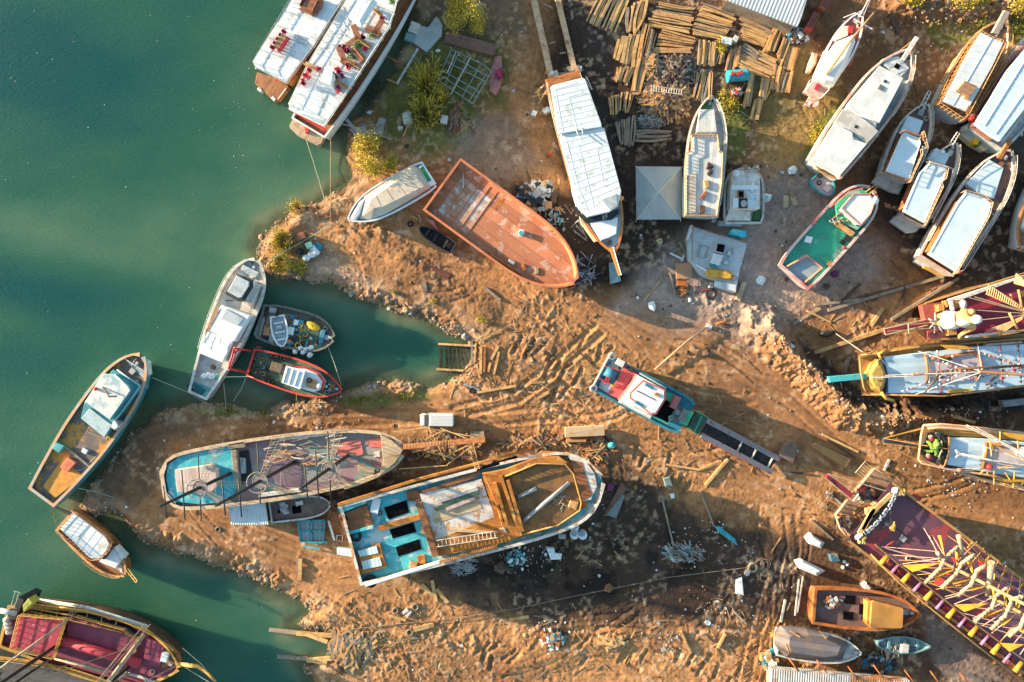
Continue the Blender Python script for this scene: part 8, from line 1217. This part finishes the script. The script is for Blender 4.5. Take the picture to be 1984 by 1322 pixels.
tyres(((X2,1140,760,.38,'dusty tyre near two white stubs'),(X2,1292,735,.42,'dusty tyre above the thick tan beam'),(X2,1250,925,.42,'dusty tyre at the end of the thick tan beam'),(Y3,527,978,.35,'pale ring tyre on the wheel tracks below the masted wreck'),(X4,628,1035,.35,'black tyre on mud below the inlet slip'),(Z4,1292,615,.35,'black tyre between the motorboat and orange barge'),(X3,1490,655,.6,'dusty cable spool beside a wire coil'),(Z2,1500,0,.1,'small dusty ring by the slip')))
Z(*X4);t=thing('slipway','wooden slip rails running into the inlet head','slipway',P(440,620,0))
for a,c,w_ in(((190,440),(680,465),.3),((170,762),(640,790),.3)):b=MB();b.beam(P(*a,-.5),P(*c,-.2),w_,.25);b.build('rail',TIMB,t)
for x0,x1 in((625,620),(675,640)):b=MB();b.beam(P(x0,430,-.2),P(x1,800 if x0==625 else 885,-.1),.3,.2);b.build('sleeper',TIMB if x0==675 else GTIMB,t)
for x in(230,300,350,400,450,500,540,585):b=MB();b.beam(P(x,455,-.62),P(x+4,770,-.62),.45,.14);b.build('sunken_sleeper',GTIMB,t)
Z(*X2);t=thing('slipway','broken timber slip running into the water at the lower shore','slipway',P(500,1000,-.5))
for a,c,z0,z1 in(((0,890),(380,935),-.9,-.5),((375,940),(660,960),-.35,-.1),((450,945),(615,1005),-.2,0),((0,1095),(460,1135),-.9,-.55),((455,1150),(665,1130),-.35,-.1),((245,905),(205,1090),-1,-1),((470,1140),(610,1170),-.3,-.2)):b=MB();b.beam(P(*a,z0),P(*c,z1),.6,.35);b.build('slip_beam',TIMB if z0>-.8 else GTIMB,t)
b=MB();b.tube([P(630,1010,-.1),P(665,1100,-.1),P(735,1245,.1)],.35,8);b.build('dark_trunk',DWOOD,t)
heap('broken_logs',(790,1050),170,150,.6,.0,150,2.6,.32,[TIMB,TEAKL,GTIMB],seed=31,ang=1.2,spread=.5);tag(bpy.data.objects['broken_logs'],'broken logs and slats strewn round the lower slip','logs',kind='stuff')
for i,(fr,pts,m,lab) in enumerate(((Z1,[(490,1075,.5),(540,1230,.2),(630,1530,.4)],ROPE,'pale mooring line from the inner tour boat platform to the spit'),(Z1,[(680,1015,1.5),(677,1300,.6),(675,1730,.5)],TEAKL,'tan mooring line from the inner tour boat corner to the spit'),(Z4,[(160,920,2.4),(420,770,.9),(670,622,.7)],GROPE,'green mooring line from the white trawler bow across the junk'),(Y1,[(1170,285,2.6),(1450,400,1.2),(1600,490,.4),(1735,550,.2)],ROPE,'long mooring line from the blue trawler bow to the bank'),(Y2,[(370,1040,1.5),(390,1240,.2)],ROPE,'short line from the white trawler stern to the bank'),(Y2,[(550,980,1.4),(510,1080,.6),(445,1180,.2)],ROPE,'slack line from the tug stern to the bank'),(Y2,[(380,995,2),(550,992,1.6)],GROPE,'green line between white trawler and tug'),(Y2,[(1165,745,1.4),(1215,870,.8),(1275,1060,2)],ROPE,'line from the dark workboat bow to the tug bow'),(Y2,[(930,1110,1.6),(930,1180,.2)],YELLOW,'short yellow line from the tug side to the bank'),(Y1,[(600,1135,2.4),(760,1170,.6),(880,1210,.2)],GROPE,'green line from the blue trawler stern to the muddy point'),(Y8,[(365,85,2.2),(405,240,2.6)],YEL,'yellow line from the blue trawler stern to the small gulet'),(Z1,[(735,945,2.5),(1000,1020,.8),(1145,1075,.4)],OLDWHITE,'white line from the inner tour boat to the grass'),(X2,[(760,915,.3),(1100,875,.4),(1640,820,.4),(1984,760,.4)],GTIMB,'long wire stretched over the churned sand from the lower slip'),(X3,[(0,920,.3),(500,815,.4),(1000,715,.4),(1480,655,.5)],GTIMB,'long wire across the dark soil to the cable spool'),(Z2,[(320,990,.2),(370,1160,.2),(450,1300,.2)],GTIMB,'thin line on sand beside the long yacht'))):
 Z(*fr);line('rope',pts,.045,m,None,5);tag(sorted([o for o in bpy.data.objects if o.name.startswith('rope') and 'label' not in o and o.parent is None],key=lambda o:o.name)[-1],lab,'rope')
Z(*Z1);t=thing('grid_frame','rectangular grey green steel grid frame lying in the scrub','frame',P(1700,590,.5));SG=mat('frame_green',(.16,.22,.22),(.22,.26,.25),.5,2,.5)
for a,c in(((1605,380),(1500,615)),((1500,615),(1770,800)),((1770,800),(1912,552)),((1912,552),(1855,500)),((1855,500),(1605,380)),((1560,470),(1870,630)),((1530,540),(1830,710)),((1750,440),(1610,690)),((1830,500),(1690,745)),((1660,405),(1560,640)),((1590,420),(1890,590)),((1515,580),(1800,750)),((1480,660),(1500,615)),((1880,560),(1740,780))):b=MB();b.tube([P(*a,.8),P(*c,.8)],.07,5);b.build('bar',SG,t)
lines('white_bar',[[(1755,440,.95),(1600,730,.95)],[(1640,400,.95),(1575,560,.95)]],.06,OLDWHITE,t)
BRK=mat('brick_pave',(.25,.13,.095),(.2,.11,.085),.5,1,.9,ang=R(-12),wid=.25,line=.4)
tag(prism('brick_strip',[(1570,245),(1660,260),(1950,345),(1935,425),(1760,380),(1545,325)],.45,-.2,BRK),'reddish brick paved strip under the round bush','paving');tag(prism('concrete_slab',[(1310,325),(1345,190),(1425,210),(1490,125),(1535,190),(1530,270),(1500,300),(1412,400)],.5,-.3,mat('slab_pale',(.38,.40,.38),(.33,.35,.33),.5,.6,.9)),'broken pale concrete slab in the scrub','slab');tag(prism('white_stove',rect(1318,210,70,80,20),1.2,.3,OLDWHITE),'white stove like box on the concrete slab','box');tag(prism('teal_basin',rect(1285,285,70,60,20),.9,.2,mat('basin_teal',(.16,.28,.28),None,.4,1,.6)),'grey teal basin at the concrete slab edge','basin')
tag(prism('red_earth_slab',[(1900,620),(1940,440),(1990,430),(2000,620),(1950,735),(1900,700)],.3,-.2,mat('slab_red',(.38,.16,.14),None,.5,1,.9)),'reddish slab beside the steel frame','slab');heap('magenta_sheet',(1975,570),24,30,.4,.2,10,.9,.3,[CHPUR,CHRED],seed=3,box=True);tag(bpy.data.objects['magenta_sheet'],'magenta plastic sheet on the reddish slab','sheet')
b=MB();[b.torus(P(1565,135,.3+.06*k),.42+.05*k,.035,16,4) for k in range(4)];tag(b.build('wire_coil',OLDWHITE),'white coiled wire beside the round bush','coil');b=MB();b.torus(P(1405,460,.4),.6,.07);tag(b.build('wire_hoop',BLACK),'dark hoop lying by the concrete slab','hoop')
for x,y,w_,h_,d,m,lab in((1265,905,70,80,-10,OLDWHITE,'white box standing in the scrub below the reeds'),(1548,915,50,60,10,OLDWHITE,'white box beside the twig pile'),(1065,945,60,80,20,RK[2],'pale broken slab on the grass'),(1040,1010,80,60,10,RK[2],'second pale broken slab on the grass'),(1212,982,36,26,10,OLDWHITE,'small white block on the grass'),(1640,90,30,26,20,PLASTIC,'small white bin near the round bush'),(1590,1228,26,24,20,OLDWHITE,'small pale stone on the grey soil')):tag(prism('scrub_box',rect(x,y,w_,h_,d),1.0 if 'box' in lab else .4,-.1,m),lab,'box' if 'box' in lab or 'bin' in lab else 'slab')
heap('twig_pile',(1630,930),50,110,.5,.2,90,1.6,.09,[DWOOD,GTIMB,RUST],seed=5,ang=1.3,spread=.4);tag(bpy.data.objects['twig_pile'],'pile of brown twigs and branches below the steel frame','twigs',kind='stuff');heap('wreckage',(910,1040),70,60,.5,.1,34,1.4,.2,[GREY,OLDWHITE,mat('cap_salmon')],seed=6);tag(bpy.data.objects['wreckage'],'grey broken boards on the bank at the tour boat stern','boards',kind='stuff')
Z(*Z4);t=thing('junk_stand','junk on the spit tip with crates, frame and white sheet','junk',P(500,780,0));prism('wooden_crate',rect(452,705,56,50,-25),1.0,0,WOODF,t);prism('green_crate',rect(510,775,50,46,-20),1.1,0,mat('crate_green'),t);lines('black_frame',[[(425,800,1),(490,790,1),(500,840,1),(440,860,1),(425,800,1)]],.08,BLACK,t);b=MB();[b.ball(P(x,y,.5),.6,.5,.45,rough=.2) for x,y in((490,870),(530,845),(565,830),(540,800))];b.build('white_sheet',PLASTIC,t);prism('teal_sheet',rect(575,785,60,60,30),.7,0,BLUEP,t);b=MB();b.ball(P(440,820,.6),.6,.5,.4,rough=.2);b.build('black_sack',BLACK,t)
tag(prism('rusty_planking',[(1325,895),(1460,935),(1610,995),(1560,1060),(1440,1030),(1300,995),(1350,945)],.12,-.6,mat('rust_sheet_dark',(.13,.045,.03),(.10,.035,.025),.5,1,.5,ang=R(-18),wid=.5,line=.4)),'dark rust red sheet of planks lying flat on the spit sand','sheet');b=MB();D=dinghy('black_rowboat','black sunken looking rowboat with pink sides beside the orange barge',(1620,800),(1360,640),54,.9,0,BLACK,mat('rowboat_black',(.02,.02,.02),None,.5,1,.9),None,True)
for pts,lab in(([(1400,568),(1470,585),(1520,690),(1480,640)],'pink sheet along the black rowboat upper side'),([(1480,755),(1600,795),(1620,855),(1560,820)],'pink sheet along the black rowboat lower side')):tag(prism('pink_sheet',pts,.5,0,mat('sheet_pink',(.50,.24,.22),None,.5,1,.8)),lab,'sheet')
Z(*Z5);heap('frame_scrap',(650,960),110,110,.8,.2,60,2.6,.12,[GREY,BLACK,mat('scrap_violet',(.14,.10,.16),None,.4,1,.6),OLDWHITE],seed=7);tag(bpy.data.objects['frame_scrap'],'tangle of steel bars at the orange barge bow','scrap',kind='stuff');heap('engine_scrap',(320,400),150,110,.9,.1,70,1.3,.3,[GREY,DWOOD,TEAKL,OLDWHITE,BLACK],seed=8,box=True);tag(bpy.data.objects['engine_scrap'],'scrap machinery piled between orange barge and yacht','scrap',kind='stuff');heap('side_scrap',(470,560),60,70,.6,.1,40,1.3,.2,[GREY,TARP,BLACK,TEAKL],seed=9);tag(bpy.data.objects['side_scrap'],'turquoise and grey scrap along the orange barge side','scrap',kind='stuff');lines('step_trestle',[[(580,640,.3),(640,580,3)],[(700,720,.3),(640,590,3)],[(600,660,.2),(700,740,.2)],[(620,620,1.2),(680,690,1.2)]],.08,GREY);tag(bpy.data.objects['step_trestle'],'steel trestle steps against the yacht bow','trestle')
Z(*X3)
for x,y in((455,415),(455,458),(502,460)):b=MB();b.cyl(P(x,y,0),.65,1.0,12);b.cur=1;b.cyl(P(x,y,1.0),.45,.12,12);tag(b.build('white_tank',[PLASTIC,GREY]),'white round tank in the trio off the steel ship bow','tank','white tanks off the steel ship bow')
for pts,z,m,nm,lab in(([(365,460),(408,462),(408,492),(366,490)],.4,GREY,'grey_sheet','square grey panel by the white tanks'),([(292,538),(340,540),(345,575),(385,578),(380,610),(320,612)],.7,PLASTIC,'white_tarp','white L shaped sheet on the dark soil'),([(730,163),(762,196),(680,345),(625,362)],.3,mat('board_brown',(.22,.12,.08),None,.5,1,.8),'brown_board','long brown board off the steel ship bow'),([(730,235),(750,240),(700,372),(640,352)],.5,mat('board_slate',(.2,.22,.22),None,.5,1,.8),'slate_board','long slate board over the brown board'),([(655,168),(690,172),(680,215),(645,212)],.6,CHPUR,'lilac_box','lilac box off the steel ship bow'),([(1272,420),(1300,420),(1390,490),(1405,532),(1370,510),(1290,450)],.5,TARP,'teal_tarp','crumpled turquoise tarp on the dark soil'),([(1395,730),(1430,715),(1440,820),(1395,810)],.6,PLASTIC,'white_tarp','crumpled white tarp near the cable spool'),([(970,140),(1010,130),(1032,190),(985,190)],.5,mat('board_teal',(.14,.2,.2),None,.5,1,.7),'slate_sheet','small slate panel in the shade below the ramp'),([(1012,232),(1035,228),(1040,255),(1018,258)],.4,PLASTIC,'white_scrap','small white square in the shade below the ramp')):tag(lump(nm,pts,z*.6,[lerp(p,(sum(a[0] for a in pts)/len(pts),sum(a[1] for a in pts)/len(pts)),.2) for p in pts],z,m,None,-.1),lab,nm.split('_')[1])
heap('teal_scrap',(115,600),60,46,.4,.1,90,.5,.2,[TARP,mat('basin_teal'),PLASTIC,DGREEN],seed=21,box=True);tag(bpy.data.objects['teal_scrap'],'heap of turquoise plastic scraps below the steel ship','scrap',kind='stuff');heap('white_twigs',(-190,640),80,60,.7,.1,120,1.5,.06,[GREY,OLDWHITE],seed=22);tag(bpy.data.objects['white_twigs'],'tangle of white strips below the steel ship side','scrap',kind='stuff');heap('slat_heap',(1090,575),110,50,.6,.1,90,2.2,.14,[GREY,GTIMB,GTIMB,DWOOD,mat('basin_teal')],seed=23,ang=-.45,spread=.4);tag(bpy.data.objects['slat_heap'],'heap of grey slats in the shadow on the dark soil','slats',kind='stuff');heap('plank_pile',(680,1080),90,44,.5,.1,30,1.6,.35,[TIMB,TEAKL,OCH],seed=24);tag(bpy.data.objects['plank_pile'],'small pile of tan offcuts on the dark soil','offcuts',kind='stuff');heap('rag_heap',(330,1070),60,60,.4,.1,60,.8,.25,[PLASTIC,RUST,TARP,TEAKL],seed=25,box=True);tag(bpy.data.objects['rag_heap'],'rags and bricks at the sunny edge of the dark soil','rags',kind='stuff');b=MB();q=random.Random(4);[b.torus(P(1545+q.uniform(-25,25),680+q.uniform(-50,50),.2),q.uniform(.5,.9),.03,16,4) for i in range(12)];tag(b.build('wire_tangle',GTIMB),'loose grey wire coils beside the cable spool','wire')
Z(*X1)
for o_,i_,z,lab in(([(445,195),(480,160),(575,225),(550,265),(470,235)],[(470,198),(488,180),(550,225),(540,245),(480,222)],1.4,'white tarpaulin bundle below the purple ship bow platform'),([(372,360),(420,348),(520,395),(580,425),(520,460),(400,410)],[(395,370),(420,362),(500,402),(540,425),(510,440),(410,398)],1.5,'long white and clear tarpaulin bundle above the white poles'),([(835,520),(870,505),(915,545),(905,572),(855,550)],[(850,525),(872,518),(900,545),(895,558),(862,543)],.9,'small white wrapped dome beside the rusty launch')):tag(lump('white_tarpaulin',o_,z*.6,i_,z,PLASTIC,None,-.1),lab,'tarpaulin')
tag(prism('blue_crate',[(612,310),(670,312),(688,362),(625,360)],.8,0,mat('crate_blue',(.04,.12,.17),(.3,.22,.15),.5,.7,.7)),'blue and brown crate between tarpaulins and purple ship','crate');b=MB();[b.ball(P(x,y,.25),.28,.28,.25) for x,y in((705,400),(735,378),(715,360))];tag(b.build('white_bottle',PLASTIC),'white bottles beside the blue crate','bottles');heap('corner_scrap',(180,1050),60,60,.5,.1,40,1.2,.3,[BLUEP,PLASTIC,TIMB,TEAKL],seed=26,box=True);tag(bpy.data.objects['corner_scrap'],'blue and white scrap by the rusty shed corner','scrap',kind='stuff');heap('under_roof_scrap',(960,1080),120,50,.5,.1,70,1,.25,[BLACK,BLUEP,GREY,DWOOD],seed=27,box=True);tag(bpy.data.objects['under_roof_scrap'],'dark scrap strewn between skiff and rusty shed','scrap',kind='stuff')
Z(*Y7);tag(prism('ochre_board',[(48,305),(100,272),(418,420),(372,502)],.5,0,mat('board_ochre',(.33,.19,.08),(.26,.15,.07),.5,.6,.8)),'wide ochre board lying in shade beside the landing craft shadow','board');t=thing('wire_rack','pale wire rack beside the purple ship bow platform','rack',P(540,560,0));ladder('grid',(505,590,1.2),(600,480,1.2),2.2,mat('rack_cream',(.5,.44,.3),None,.4,1,.6),t,.05,.35);tag(ladder('ladder',(90,790,.4),(190,870,.4),.9,SAILC),'cream ladder lying on the sand below the purple ship bow','ladder');heap('plumbing',(230,740),40,34,.4,.1,20,.9,.12,[GREY,RUST,BLACK],seed=28);tag(bpy.data.objects['plumbing'],'small heap of grey fittings on the sand by the red bowsprit','scrap',kind='stuff');heap('rock_pile',(300,60),200,60,.5,.1,10,.5,.4,RK,seed=29,box=True);tag(bpy.data.objects['rock_pile'],'few larger pale blocks on the spoil bank','rocks',kind='stuff')
